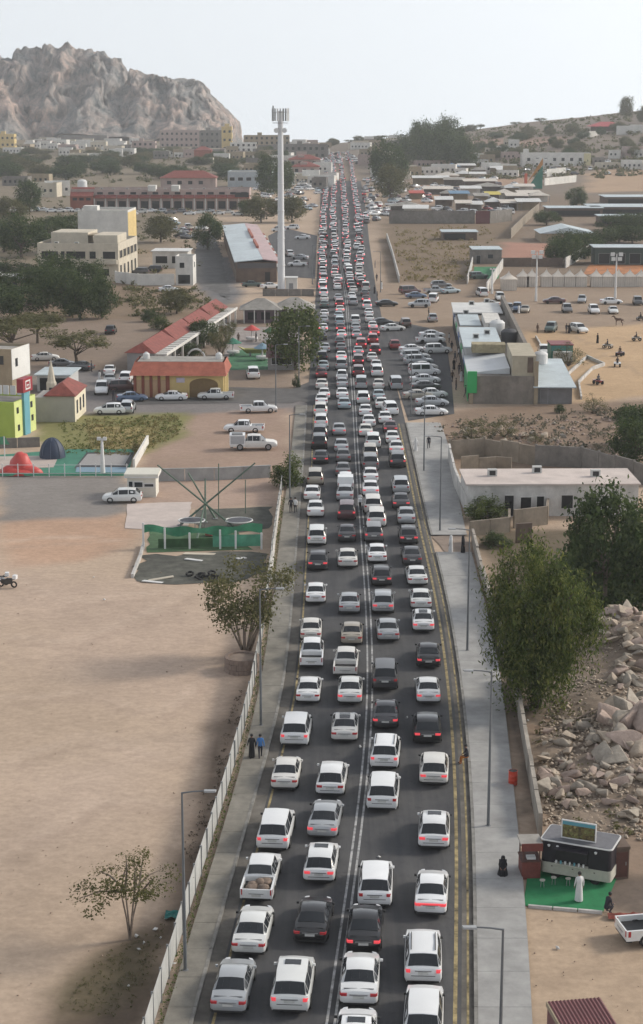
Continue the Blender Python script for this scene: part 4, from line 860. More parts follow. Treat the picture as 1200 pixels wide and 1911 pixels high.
hoop(366, 672, 1.5, 'white arch hoop over the park path behind the yellow entrance'); hoop(418, 625, 1.6, 'white arch hoop in front of dark shrubs inside the park')
# --- lime green building with teal band, and neighbours
b = Bld('lime_shop', 'lime green shop with teal stripe and red sign on its corner', 'shop building', (28, 818), 12, 6.6, 4.3, -15, 'B', LIME, ROOFG, .4)
b.box('sunlit_face', 12.002, 12.06, 0, 6.6, -.3, 4.7, LIME_LIT); b.box('teal_pier', 12.002, 12.35, 2.5, 4.2, -.3, 5.6, TEAL)  # sunward wall overlaid with lightened lime, sunlight painted in
for v, z in ((.7, 3.1), (.9, .8), (5.0, 3.2), (5.2, 1.4)): b.box('window', 12.061, 12.12, v, v+.55, z, z+.8, PANE)
sg = b.box('roof_sign', 11.6, 12.5, 2.0, 4.9, 5.6, 7.4, SIGNR)
for v0, v1, z0, z1 in ((2.7, 2.9, 5.9, 7.1), (4.0, 4.2, 5.9, 7.1), (2.9, 4.0, 6.92, 7.1), (2.9, 4.0, 5.9, 6.08), (3.15, 3.75, 6.4, 6.55), (3.38, 3.52, 6.2, 6.4)): b.box('sign_stroke', 12.501, 12.53, v0, v1, z0, z1, WMETAL, sg)
for k in range(6): b.box('roof_fence', 6+k*1.0, 6.8+k, 5.5, 5.6, 4.7, 5.9, WMETAL)
b = Bld('tan_house', 'tan and white two storey house behind the lime green shop', 'house', (24, 742), 11, 6.5, 6.6, -14, 'B', TANW, ROOFG, .5)
b.box('upper_wall', 11.002, 11.08, 0, 6.5, 2.6, 7.1, mat('bright_white_plaster', (.70, .69, .66), .85, .06, .5, stain=.1)); b.win('f', 8.5, 4.8, 1.3, 1.3); b.win('f', 5, 4.8, 1.3, 1.3); b.box('window', 11.081, 11.13, 1.2, 2, 4.4, 5.6, PANE); b.box('door', 11.003, 11.05, 2.5, 3.6, -.2, 2.0, DARK)
b = Bld('red_roof_hut', 'grey white hut with hipped red roof and three slim windows', 'building', (140, 787), 3.9, 8.5, 3.6, -2.5, 'B', mat('warm_grey_plaster', (.43, .405, .37), .9, .08, .6, stain=.12), None); b.hip(1.5, .25, REDROOF)
b.box('sunlit_face', 3.902, 3.95, 0, 8.5, -.3, 3.45, mat('sunlit_side_plaster', (.66, .60, .46), .9, .06, .5)); b.box('annex', -1.5, -.003, 0, 6, -.3, 3.3, MATS['warm_grey_plaster'])  # cream on the sunward wall is sunlight put into the colour
for v in (1.2, 3.6, 6.0): b.box('window', 3.951, 4.0, v, v+1.0, .9, 2.7, PANE)
b = Bld('carport', 'white sheet roofed shelter behind the red roofed hut', 'shelter', (70, 730), 4.8, 7, 2.4, -4, 'A', mat('shade_white', (.5, .5, .5), .8), PALEROOF, 0, over=.4)
b.box('opening', .4, 4.4, -.04, -.003, .1, 2.0, DARK)
p = G(97, 742); t = thing('minaret_spire', 'cream pointed spire with small arch beside the red roofed hut', 'tower', p)
MB().lathe([(.75, 0), (.75, 2.2), (.6, 2.5), (.35, 4.0), (.04, 5.6)], 8).build('spire_body', CREAM, t); MB().box(-.25, .25, -.80, -.70, .4, 1.6).build('arch_niche', DARK, t)
# --- white kiosk
b = Bld('ticket_kiosk', 'small white ticket kiosk with thick flat roof beside a parked hatchback', 'kiosk', (238, 927), 3.15, 3.0, 2.15, -1, 'A', mat('kiosk_white', (.62, .60, .53), .8, .06, .8), WHITER, 0, over=.28)
b.win('f', .18, 1.1, .42, .62, WMETAL, PANE); b.win('f', .8, 1.1, .9, .55, WMETAL, PANE); b.win('f', 1.9, 1.15, 1.0, .3, WMETAL, PANE); b.box('roof_edge', -.3, 3.45, -.32, 3.3, 2.34, 2.6, MATS['kiosk_white'])

# --- shops with white roofs across the parking lot
BLOCKW = mat('rough_block_wall', (.25, .22, .19), .95, .2, .8, bump=.4, bscale=3, stain=.35)
b = Bld('shop_row', 'long row of shops with white sheet roofs and rough block end wall', 'shop building', (876, 753), 9.6, 88, 4.0, -2.6, 'A', BLOCKW, None)
PANEL = mat('white_sandwich_panel', (.58, .60, .62), .5, .06, .5, stain=.08)
MB().add([(-.3, 2, 4.05), (5.8, 2, 4.9), (5.8, 20, 4.9), (-.3, 20, 4.05), (-.3, 2, 4.02), (5.8, 2, 4.02)], [(0, 1, 2, 3), (0, 4, 5, 1)]).build('roof', PANEL, b.o)
b.box('roof', -.3, 5.8, 20.1, 44, 5.2, 5.4, PALEROOF); b.box('upper_wall', 0, 5.6, 20.2, 43.8, 4.003, 5.19, mat('pale_wall', (.5, .5, .5), .8, .08))
b.box('roof', -.4, 8.6, 72, 88, 4.3, 4.5, WHITER); b.box('courtyard_room', .3, 4.0, 56, 71.8, 4.01, 4.2, PALEROOF); b.box('courtyard_room', 4.4, 7.2, 50, 64, 4.01, 5.4, WHITEW)
b.box('dark_doorway', 5.0, 5.8, 49.9, 49.99, 4.2, 5.2, DARK)
CRUMB = mat('crumbling_plaster', (.42, .36, .23), .95, .25, 1.2, bump=.5, stain=.4)
b.box('old_parapet', .9, 6.0, 17.0, 20.05, 4.91, 6.2, CRUMB); b.box('end_room', 6.0, 9.4, .3, 14, 4.003, 6.9, mat('cream_block', (.46, .41, .31), .9, .1, .7, stain=.2)); b.box('dark_wall', 8.2, 9.0, .24, .295, 4.5, 6.7, BROWNW)
b.box('courtyard_wall', 9.0, 9.6, 14.1, 88, 4.004, 5.9, BLOCKW); b.box('left_face', -.06, -.004, 0, 88, -.3, 4.0, mat('pale_grey_wall', (.38, .38, .385), .85, .1, .6, stain=.15))
for k in range(12): b.box('shop_front', -.12, -.062, 3+k*7, 8.4+k*7, .1, 2.7, DARK); b.box('shop_sign', -.22, -.063, 2.8+k*7, 8.6+k*7, 2.8, 3.7, [SIGNG, WMETAL, mat('blue_sign', (.05, .12, .3), .5), WMETAL][k % 4])
b.box('green_sign', -.35, 1.0, -.5, -.03, 1.6, 4.7, SIGNG); b.box('green_fascia', -.30, -.225, -.02, 14, .3, 3.9, SIGNG); b.box('corner_pier', -.1, .5, -.25, -.03, -.3, 1.55, TANW); b.box('corner_pier', 9.2, 9.75, -.2, -.01, -.3, 6.2, TANW)
water_tank(onb(b, 6.2, 46, 4.0), 1.3, 2.4, 'white round tank on the shop row roof'); water_tank(onb(b, 7.6, 36, 4.0), 1.3, 2.2, 'dark round tank on the shop row roof', mat('dark_tank', (.05, .05, .055), .6))
ac_units(b, [(2, 30), (4, 35), (1.5, 62), (3, 76), (6, 80)], 5.4); b = Bld('grey_shed', 'grey shed with wide pale blue sloping roof and round tank', 'shed', (998, 753), 5.3, 22, 2.5, -2, 'A', mat('grey_sheet_wall', (.20, .195, .2), .8, .15, .8, stain=.2), None)
MB().add([(-.3, -.9, 2.55), (5.8, -.9, 2.55), (5.8, 21.5, 3.4), (-.3, 21.5, 3.4), (-.3, -.9, 2.4), (5.8, -.9, 2.4), (5.8, 21.5, 3.25), (-.3, 21.5, 3.25)], [(0, 1, 2, 3), (0, 4, 5, 1), (1, 5, 6, 2), (4, 7, 6, 5), (3, 7, 4, 0)]).build('roof', PALEROOF, b.o)
b.win('f', .8, 0, 1.0, 2.0, GMETAL, MATS['grey_sheet_wall'], 'door'); water_tank(onb(b, 2.2, 17.5, 3.2), 1.1, 1.9, 'white round tank on the grey shed roof')
b = Bld('food_truck', 'red and teal food truck parked behind the grey shed', 'truck', (1028, 676), 3.6, 5, 2.8, 0, 'A', mat('teal_panel', (.04, .22, .2), .5), mat('red_panel', (.2, .03, .03), .5), 0, over=.1); b.box('cab', .3, 3.3, -1.6, -.01, .4, 1.9, WMETAL)
for x in (.5, 2.8): MB().tube([(x, -.9, .4), (x+.35, -.9, .4)], .4, 12).build('wheel', TYRE, b.o)
# --- derelict white house and its compound walls
OLDW = mat('weathered_white_plaster', (.62, .60, .57), .95, .15, .8, bump=.2, stain=.35); PINKR = mat('pinkish_roof_screed', (.60, .52, .48), .95, .12, .5, stain=.15)
b = Bld('derelict_house', 'derelict white single storey house with bare window openings', 'house', (872, 963), 18, 7.5, 3.3, 1, 'A', OLDW, PINKR, 0, over=.2)
for u, w, z, hh in ((3.9, .95, 0, 2.2), (5.6, 1.1, .7, 1.3), (7.3, .75, .6, 1.5), (9.9, 1.2, .8, 1.4), (12.5, 1.1, .8, 1.3), (15, 1.1, .8, 1.3)): b.win('f', u, z, w, hh, OLDW, DARK, 'window_opening', depth=.1)
ac_units(b, [(3, 4), (8, 5.5), (14, 3.5)], 3.46); TANB = mat('tan_block_wall', (.30, .25, .195), .95, .18, .9, bump=.3, stain=.3)
wall_run('yard_wall', 'brown rendered yard wall in front of the derelict house', [(958, 985), (1020, 978), (1022, 962)], 1.9, TANB)
wall_run('yard_wall', 'low tan yard wall under the green shrub by the pavement', [(876, 1000), (950, 992), (950, 975)], 1.5, TANB)
wall_run('gate_wall', 'short brown wall with dark gate by the big pepper tree', [(962, 1012), (992, 1010)], 1.9, BROWNW)
wall_run('compound_wall', 'pale compound wall along the pavement beside the derelict house', [(838, 858), (848, 905), (872, 962)], 2.0, OLDW, jitter=.06)
wall_run('compound_wall', 'tan compound wall behind the derelict house', [(840, 856), (905, 852), (1000, 868)], 2.3, TANB, jitter=.06, post=TANB)
wall_run('compound_wall', 'grey block compound wall running behind the derelict house', [(1000, 868), (1085, 872), (1215, 908)], 2.4, GREYW, jitter=.06, post=GREYW)
wall_run('inner_wall', 'broken tan inner wall beside the derelict house roof', [(860, 884), (925, 878), (955, 880)], 1.6, TANB, jitter=.2)
LEANW = mat('old_wall_panels', (.40, .36, .31), .95, .2, 1.0, bump=.2, stain=.35)
wall_run('panel_wall', 'leaning pale panel wall between the pavement and the rubble', [(1008, 1560), (992, 1470), (972, 1350), (958, 1270)], 1.45, LEANW, panel=1.9, jitter=.05)
wall_run('panel_wall', 'old wall hidden along the big pepper tree', [(952, 1250), (925, 1165), (900, 1080), (882, 1010)], 1.2, LEANW, panel=2.2, jitter=.08)
# --- coffee kiosk on the green carpet
p = G(1007, 1634); q = G(1139, 1657); ang = math.atan2(q.y-p.y, q.x-p.x); kw = (q-p).length
t = thing('coffee_kiosk', 'black and cream coffee kiosk trailer on green carpet with rooftop billboard', 'kiosk', p, ang)
def rrect(x0, x1, y0, y1, r, n=5):
    P = []
    for cx, cy, a0 in ((x1-r, y0+r, -90), (x1-r, y1-r, 0), (x0+r, y1-r, 90), (x0+r, y0+r, 180)):
        P += [(cx+r*math.cos(math.radians(a0+90*k/n)), cy+r*math.sin(math.radians(a0+90*k/n))) for k in range(n+1)]
    return P
KB = mat('kiosk_black', (.022, .02, .026), .45, .1, spec=.35); KC = mat('kiosk_cream', (.47, .455, .39), .6, .1, stain=.15)
MB().prism(rrect(0, kw, 0, 2.2, .22), .28, .92).build('lower_panel', KC, t, 40); MB().prism(rrect(.03, kw-.03, .03, 2.17, .22), .921, 2.2).build('upper_panel', KB, t, 40)
MB().prism(rrect(-.04, kw+.04, -.04, 2.24, .24), 2.201, 2.27).build('roof_rim', WMETAL, t, 40); MB().prism(rrect(.03, kw-.03, .03, 2.17, .2), 2.271, 2.29).build('roof', mat('kiosk_roof', (.15, .15, .165), .75), t)
sh = MB().box(.9, 2.75, -.03, .029, 1.08, 1.95).build('serving_hatch', DARK, t); MB().box(.85, 2.8, -.5, -.031, 1.93, 1.98).build('hatch_flap', KB, t); MB().box(.85, 2.8, -.32, -.002, 1.0, 1.05).build('counter', KC, t)
for k in range(7): MB().lathe([(.05, 0), (.06, .16), (.02, .17)], 8, (1.0+k*.26, -.2, 1.05)).build('cup', [WMETAL, TEAL, WMETAL][k % 3], t)
for u in (.7, 1.9, 3.15): MB().lathe([(.05, -.0), (.05, .02), (.01, .021)], 8, (u, -.012, .72)).build('hook', TRIM, t)
for u in (.5, 1.0, 3.2): MB().lathe([(.06, 0), (.09, .1), (.02, .14)], 8, (u, -.06, 1.9)).build('lamp', WMETAL, t)
for u in (.9, kw-.9): MB().tube([(u, .05, .3), (u, .3, .3)], .3, 12).build('wheel', TYRE, t)
def billmat():
    m, N, L, P = newmat('billboard_print'); tc = N.new('ShaderNodeTexCoord'); vo = N.new('ShaderNodeTexVoronoi'); vo.inputs['Scale'].default_value = 9
    L.new(tc.outputs['Object'], vo.inputs['Vector']); sp = N.new('ShaderNodeSeparateXYZ'); L.new(tc.outputs['Object'], sp.inputs[0])
    cr = N.new('ShaderNodeValToRGB'); e = cr.color_ramp.elements; e[0].color = (.03, .02, .015, 1); e[1].color = (.35, .27, .13, 1); k = e.new(.5); k.color = (.12, .09, .03, 1); k = e.new(.75); k.color = (.12, .14, .04, 1)
    L.new(vo.outputs['Color'], cr.inputs['Fac']); gt = N.new('ShaderNodeMath'); gt.operation = 'GREATER_THAN'; gt.inputs[1].default_value = .82; L.new(sp.outputs[2], gt.inputs[0])
    mx = N.new('ShaderNodeMix'); mx.data_type = 'RGBA'; L.new(gt.outputs[0], mx.inputs[0]); L.new(cr.outputs['Color'], mx.inputs[6]); mx.inputs[7].default_value = (.09, .27, .33, 1); L.new(mx.outputs[2], P.inputs['Base Color']); P.inputs['Roughness'].default_value = .5; return m
bb = thing('billboard', 'picture billboard with white frame standing on the coffee kiosk roof', 'billboard', p+Vector((math.cos(ang)*1.05-math.sin(ang)*.5, math.sin(ang)*1.05+math.cos(ang)*.5, 2.32)), ang)
MB().box(.06, 1.94, 0, .05, .06, 1.04).build('print', billmat(), bb)
for a in ((0, .06, 0, 1.1), (1.94, 2, 0, 1.1), (.06, 1.94, 0, .06), (.06, 1.94, 1.04, 1.1)): MB().box(a[0], a[1], -.02, .07, a[2], a[3]).build('frame', WMETAL, bb)
for u in (.2, 1.75): MB().tube([(u, .05, .9), (u, .6, .0)], .03, 6).build('strut', GMETAL, bb)
CARP = mat('green_carpet', (.018, .20, .075), .95, .15, 1.5, stain=.15)
o = sheet('green_carpet', [(978, 1690), (985, 1630), (1012, 1618), (1150, 1640), (1125, 1702)], CARP, 'green artificial carpet in front of the coffee kiosk', .012, 'carpet', wob=.03); o['kind'] = 'thing'
b = Bld('red_stall', 'small red brown wooden stall beside the coffee kiosk', 'stall', (974, 1640), 1.05, 1.3, 1.0, 3, 'A', mat('red_wood', (.17, .045, .035), .8, .2), None); b.box('counter', -.05, 1.1, -.05, 1.35, 1.0, 1.06, WOOD)
for u, v in ((.02, .02), (.95, .02), (.02, 1.2), (.95, 1.2)): b.box('post', u, u+.07, v, v+.07, 1.06, 1.75, WOOD)
b.box('fascia', -.08, 1.13, -.1, -.04, 1.7, 2.15, MATS['red_wood']); b.box('roof', -.1, 1.15, -.03, 1.4, 2.0, 2.1, ROOFG); b.box('basket', .3, .8, .2, .6, 1.07, 1.2, WMETAL)
b = Bld('storage_box', 'brown metal storage box behind the coffee kiosk', 'cabinet', (1144, 1640), .9, 1.2, 1.75, 8, 'A', BROWNW, BROWNW, 0, over=.04); b.box('door', .08, .82, -.03, -.003, .1, 1.6, WOOD); b.box('handle', .68, .74, -.06, -.031, .8, 1.0, GMETAL)
# --- maroon container at the corner of the dirt lot
zc = 2.4; c1 = at_depth(1022, 1871, 1); 
def atz(px, py, z):
    dx, dy, dz = ray(px, py); tt = (z-CAM_H)/dz; return Vector((dx*tt, dy*tt, z))
c1, c2 = atz(1022, 1871, zc), atz(1121, 1863, zc); ang = math.atan2(c2.y-c1.y, c2.x-c1.x); cw = (c2-c1).length
t = thing('maroon_container', 'maroon corrugated container standing on the dirt lot', 'container', (c1.x, c1.y, 0), ang)
MB().box(0, cw, -5, 0, -.02, zc-.06).build('side_panel', MAROON, t)
mb = MB()
for k in range(28): y = -k*.18; mb.add([(-.04, y, zc), (cw+.04, y, zc), (cw+.04, y-.09, zc-.045), (-.04, y-.09, zc-.045), (cw+.04, y-.18, zc), (-.04, y-.18, zc)], [(0, 3, 2, 1), (3, 5, 4, 2)])
mb2 = MB()
for k in range(14): x = cw*k/14; w_ = cw/14; mb2.add([(x, .05, zc), (x+w_*.5, .05, zc+.05), (x+w_, .05, zc), (x, -5.1, zc), (x+w_*.5, -5.1, zc+.05), (x+w_, -5.1, zc)], [(1, 0, 3, 4), (2, 1, 4, 5)])
mb2.build('roof', MAROON, t); MB().box(-.07, -.002, -5, .05, zc-.2, zc+.03).build('edge_trim', TANW, t)
# --- tents of the fairground
CANVAS = mat('tent_canvas', (.60, .55, .49), .9, .08, .6, stain=.12)
def tent(px, py, w, label, h=2.3):
    t = thing('marquee_tent', label, 'tent', G(px, py), 0, 'row of peaked white tents')
    MB().box(.04, w-.04, .04, w-.04, -.2, h).build('tent_wall', CANVAS, t)
    n = 6; v, f = [], []
    for i in range(n+1):
        k = i/n; r = (w/2+.12)*(1-k)**1.7+.03; z = h+1.75*k
        v += [(w/2-r, w/2-r, z), (w/2+r, w/2-r, z), (w/2+r, w/2+r, z), (w/2-r, w/2+r, z)]
    for i in range(n):
        for k in range(4): f.append((i*4+k, i*4+(k+1) % 4, i*4+4+(k+1) % 4, i*4+4+k))
    MB().add(v, f+[(3, 2, 1, 0), (n*4, n*4+1, n*4+2, n*4+3)]).build('tent_roof', CANVAS, t, 50)
    for u in np.arange(.5, w-.2, .55): MB().box(u, u+.05, .0, .038, 0, h-.1).build('seam', mat('tent_seam', (.38, .34, .3), .9), t)
tent(936, 542, 3.5, 'largest peaked white tent at the end of the fairground row', 2.5)
ORD = ['second', 'third', 'fourth', 'fifth', 'sixth', 'seventh', 'eighth', 'ninth', 'tenth', 'eleventh', 'twelfth']
for k, x in enumerate((966, 983, 1010, 1031.5, 1053, 1074.5, 1103, 1124, 1145, 1166, 1187)): tent(x, 535, 2.6, f'peaked white tent, {ORD[k]} in the row counting the large end tent')
# --- sheds, walls and buildings up the right side
b = Bld('lean_to', 'pale blue roofed lean-to alone on the brown field', 'shed', (826, 448), 10.5, 9, 2.4, 0, 'A', BROWNW, PALEROOF, 0, over=.4); b.box('opening', .5, 7, -.04, -.003, .1, 2.0, DARK)
b = Bld('block_hut', 'grey block hut with pale roof at the field corner', 'building', (882, 492), 7.6, 10, 3.6, 0, 'A', GREYW, PALEROOF, 0, over=.2); b.win('f', 1, .0, 1, 2.1, GMETAL, DARK, 'door'); b.win('f', 4, 1.4, 1.3, 1)
b = Bld('gable_shed', 'white gabled shed with pale blue roof above the tents', 'shed', (1010, 452), 16, 16, 2.6, 0, 'A', TANW, None); b.gable(1.9, .5, PALEROOF)
b = Bld('dark_stable', 'dark green fronted stable with flat pale roof', 'shed', (1110, 494), 20, 9, 4.4, -2, 'A', mat('dark_green_wall', (.05, .075, .065), .8, .15), PALEROOF, 0, over=.5)
for u in (1, 5, 9, 13): b.win('f', u, .3, 2.8, 2.6, GMETAL, DARK, 'stall_opening')
for i, (x, y, w, d, c) in enumerate(((1104, 402, 24, 18, 'pale metal roofed livestock shed nearest the dark stable'), (1130, 382, 22, 16, 'pale metal roofed shed behind another on the slope'), (1022, 404, 20, 12, 'pale blue roofed shed by the bend of the stone wall'), (1118, 420, 20, 8, 'low dark shed with pale eave among trees'))):
    b = Bld('livestock_shed', c, 'shed', (x, y), w, d, 3.0, 0, 'A', BROWNW, PALEROOF, 0, over=.5, group='metal roofed sheds'); b.box('opening', 1, w-1, -.05, -.004, .3, 2.2, DARK)
wall_run('lot_wall', 'long grey lot wall with a maroon gate below the fair', [(727, 417), (886, 417)], 4.4, GREYW, panel=7, post=GREYW)
wall_run('lot_wall', 'grey lot wall continuing past the maroon gate', [(914, 417), (955, 412)], 4.2, GREYW, panel=6)
b = Bld('metal_gate', 'maroon metal double gate in the long grey wall', 'gate', (887.5, 417.2), 4.8, .12, 4.3, 0, 'A', MAROON, None); b.box('gate_leaf', .05, 2.36, -.05, -.002, .1, 4.2, MAROON); b.box('gate_leaf', 2.44, 4.75, -.05, -.002, .1, 4.2, MAROON)
wall_run('stone_wall', 'pale stone wall climbing beside the brown field', [(953, 445), (985, 412), (1005, 395)], 3.0, TANB, panel=8)
wall_run('garden_wall', 'pale wall running down to the tents', [(1055, 500), (1105, 470)], 2.6, OLDW, panel=6)
wall_run('garden_wall', 'white block wall at the end of the tent row', [(908, 548), (938, 500)], 2.4, OLDW, panel=6)
wall_run('field_wall', 'dark stone wall behind the fairground tents', [(935, 497), (1050, 497)], 2.2, BROWNW, panel=8)
wall_run('field_wall', 'broken white wall beside the upper roadside', [(745, 527), (733, 480), (722, 445)], 1.6, OLDW, panel=6)
wall_run('field_wall', 'pale leaning fence wall beside the block hut', [(872, 530), (882, 492)], 1.8, OLDW, panel=8)
sheet('play_carpet', [(884, 520), (930, 520), (935, 498), (885, 498)], mat('green_turf', (.03, .20, .08), .9, .2, .5), 'green artificial turf beside the block hut', .02, 'turf')
sheet('orange_carpet', [(1088, 512), (1215, 512), (1215, 494), (1100, 494)], mat('orange_mat', (.55, .22, .08), .9, .3, .3, stain=.4), 'orange matting behind the fairground tents', .02, 'matting')
b = Bld('long_white_house', 'long white house with yellow end on the lower hillside', 'house', (974, 311), 40, 10, 7.2, 0, 'A', WHITEW, ROOFG, .6)
for u in range(3, 38, 5): b.win('f', u, 3.2, 1.8, 1.8)
b.box('end_face', 36, 40.1, -.08, -.01, 0, 7.6, mat('pale_yellow', (.62, .56, .34), .9)); b.box('roof_room', 1, 4, 2, 5, 7.3, 10, WHITEW)
b = Bld('red_pavilion', 'red hipped pavilion roof on the hill crest', 'pavilion', (1108, 247), 20, 12, 4.2, 2, 'A', BROWNW, None); b.hip(3.2, 3, mat('red_canopy', (.40, .07, .08), .8))
for i, (a, c, h) in enumerate((((1016, 346), (1075, 340), 3.5), ((1020, 330), (1055, 326), 4), ((1086, 259), (1125, 250), 4), ((1150, 251), (1200, 247), 6))):
    wall_run('retaining_wall', ['white retaining wall above the fair stalls', 'upper white retaining wall beside the green sail', 'pale terrace wall under the red pavilion', 'white wall on the hill crest beside tall trees'][i], [a, c], h, WHITEW, panel=12)
p = G(984, 353); t = thing('sail_sign', 'tall triangular green and orange sail beside the fair', 'sign', p)
k = CAM_H and (G(1012, 353)-G(984, 353)).length
MB().prism([(0, 0), (k, 0), (k, .4), (0, .4)], 0, .3).build('footing', GREYW, t)
MB().add([(0, .1, .3), (k, .1, .3), (k, .1, 11), (0, .35, .3), (k, .35, .3), (k, .35, 11)], [(0, 1, 2), (5, 4, 3), (0, 2, 5, 3), (1, 4, 5, 2)]).build('green_panel', mat('sail_green', (.02, .17, .12), .7), t)
MB().add([(0, .4, 3), (k, .4, 11.2), (k, .4, 14.5), (0, .6, 3), (k, .6, 11.2), (k, .6, 14.5)], [(0, 1, 2), (5, 4, 3), (0, 2, 5, 3), (1, 4, 5, 2)]).build('orange_panel', mat('sail_orange', (.45, .2, .04), .7), t)
t = thing('orange_banner', 'slim orange banner flag beside the green sail', 'banner', G(978, 354)); MB().box(0, 1.4, 0, .1, 0, 7.5).build('banner_cloth', mat('banner_orange', (.6, .12, .06), .7), t); MB().tube([(0, .05, 0), (0, .05, 8)], .08, 6).build('pole', GMETAL, t)
# --- fair stalls behind the long wall
stall_cols = {'white': WHITER, 'cream': CANVAS, 'blue': mat('stall_blue', (.13, .24, .36), .7), 'red': mat('stall_red', (.45, .08, .06), .7), 'yellow': mat('stall_yellow', (.55, .45, .08), .7), 'green': mat('stall_green', (.08, .28, .12), .7), 'teal': mat('stall_teal', (.12, .3, .3), .7), 'pink': mat('stall_pink', (.5, .25, .25), .7), 'grey': ROOFG}
ST = [(770, 345, 18, 'white'), (812, 340, 12, 'cream'), (828, 348, 10, 'grey'), (866, 350, 16, 'cream'), (850, 333, 9, 'white'), (875, 333, 9, 'white'), (790, 363, 13, 'cream'), (822, 372, 7, 'grey'), (840, 376, 8, 'blue'), (860, 366, 9, 'white'), (882, 362, 14, 'grey'), (907, 375, 6, 'yellow'), (886, 378, 6, 'grey'), (925, 372, 8, 'cream'), (945, 378, 9, 'cream'), (812, 386, 7, 'white'), (935, 362, 8, 'white'), (960, 362, 9, 'cream'), (968, 372, 10, 'cream'), (905, 390, 7, 'white'), (765, 372, 6, 'red'), (752, 404, 9, 'white'), (728, 400, 12, 'grey'), (935, 392, 8, 'cream'), (965, 393, 9, 'white'), (990, 378, 8, 'cream'), (870, 394, 6, 'white'), (850, 395, 6, 'cream'), (830, 322, 9, 'blue'), (806, 324, 8, 'grey'), (855, 318, 10, 'white'), (880, 328, 8, 'grey'), (915, 325, 7, 'white'), (928, 326, 5, 'white')]
for i, (x, y, w, c) in enumerate(ST):
    p = G(x, y); t = thing('fair_stall', f'{c} roofed fair stall on the crowded ground behind the grey wall', 'stall', p, R.uniform(-.08, .08), 'fair stalls')
    h = R.uniform(2.4, 3.4); d = R.uniform(5, 8)
    MB().box(.2, w-.2, d*.55, d, -.3, h).build('back_room', [TANW, WHITEW, GREYW, BROWNW][i % 4], t)
    if i % 3 == 1: MB().add([(-.3, -.4, h), (w/2, d/2, h+1.7), (w+.3, -.4, h), (w+.3, d+.3, h), (-.3, d+.3, h)], [(0, 2, 1), (2, 3, 1), (3, 4, 1), (4, 0, 1), (0, 4, 3, 2)]).build('canopy', stall_cols[c], t)
    else: MB().add([(-.3, -.6, h), (w+.3, -.6, h), (w+.3, d+.3, h+.9), (-.3, d+.3, h+.9), (-.3, -.6, h-.14), (w+.3, -.6, h-.14), (w+.3, d+.3, h+.76), (-.3, d+.3, h+.76)], [(0, 1, 2, 3), (0, 4, 5, 1), (1, 5, 6, 2), (7, 6, 5, 4), (3, 7, 4, 0), (2, 6, 7, 3)]).build('canopy', stall_cols[c], t)
    for u in (.1, w-.25): MB().box(u, u+.12, -.3, -.18, -.3, h-.1).build('post', GMETAL, t)
# --- far town on the left and at the end of the road
FT = [('yellow corner block towering over the town edge', 433, 284, 8, 12, 19, YELW, 'B', 3), ('grey pink hospital block under the mountain', 372, 276, 33, 20, 14, PINKW, 'B', 3), ('grey four storey block beside the yellow one', 414, 280, 18, 14, 15, GREYW, 'B', 3), ('brown and cream terrace beside the yellow block', 540, 280, 36, 14, 11, TANW, 'B', 3), ('yellow house at the foot of the mountain', 27, 276, 16, 12, 11, YELW, 'B', 2), ('low cream house with small pink roof room', 290, 284, 18, 12, 8, PINKW, 'B', 2), ('long grey flat roofed depot under the cliff', 200, 266, 45, 12, 6, GREYW, 'B', 0), ('long white low wall building under the cliff', 235, 276, 46, 10, 5, WHITEW, 'B', 0), ('white villa in front of the yellow block', 478, 284, 20, 10, 7, WHITEW, 'B', 2), ('pink roadside shop with red roof', 596, 338, 14, 12, 7, PINKW, 'B', 2), ('pink red roofed shop row near the road end', 598, 322, 18, 12, 7, PINKW, 'B', 2), ('small red roofed house among dark trees', 395, 298, 12, 9, 6, REDT, 'B', 0), ('cream low house among the dark trees', 398, 308, 14, 9, 4, CREAM, 'B', 0), ('grey shopfront terrace at the road end', 612, 296, 30, 14, 9, GREYW, 'B', 2), ('cream low shop beside the far road', 700, 302, 20, 10, 6, CREAM, 'A', 0), ('orange roadside shop at the end of traffic', 668, 308, 12, 8, 6, PINKW, 'A', 0)]
for lb, x, y, w, d, h, m, cn, rows in FT:
    b = Bld('town_building', lb, 'building', (x, y), w, d, h, 0, cn, m, ROOFG, .8, base=.5)
    for r_ in range(rows):
        for u in np.arange(1.5, w-2, 4.0): b.box('window', u, u+1.7, -.1, -.01, h*(r_+.4)/rows, h*(r_+.4)/rows+1.8, PANE)
        for v in np.arange(1.5, d-2, 4.0): b.box('window', w+.01, w+.1, v, v+1.7, h*(r_+.4)/rows, h*(r_+.4)/rows+1.8, PANE)
    if rows and R.random() < .8: b.box('roof_room', w*.3, w*.3+3.5, 2, 6, h+.1, h+3, m)
    if 'red roof' in lb: b.hip(2.5, .5, REDROOF, h+.82, 'tile_roof')
for x, y, m in ((440, 284, 'yellow'),):
    pass
rt = random.Random(5)
XTRA = [(rt.uniform(455, 592), rt.uniform(286, 345)) for _ in range(30)]+[(rt.uniform(690, 760), rt.uniform(290, 335)) for _ in range(14)]+[(rt.uniform(770, 1000), rt.uniform(296, 330)) for _ in range(18)]+[(rt.uniform(0, 440), rt.uniform(270, 300)) for _ in range(26)]
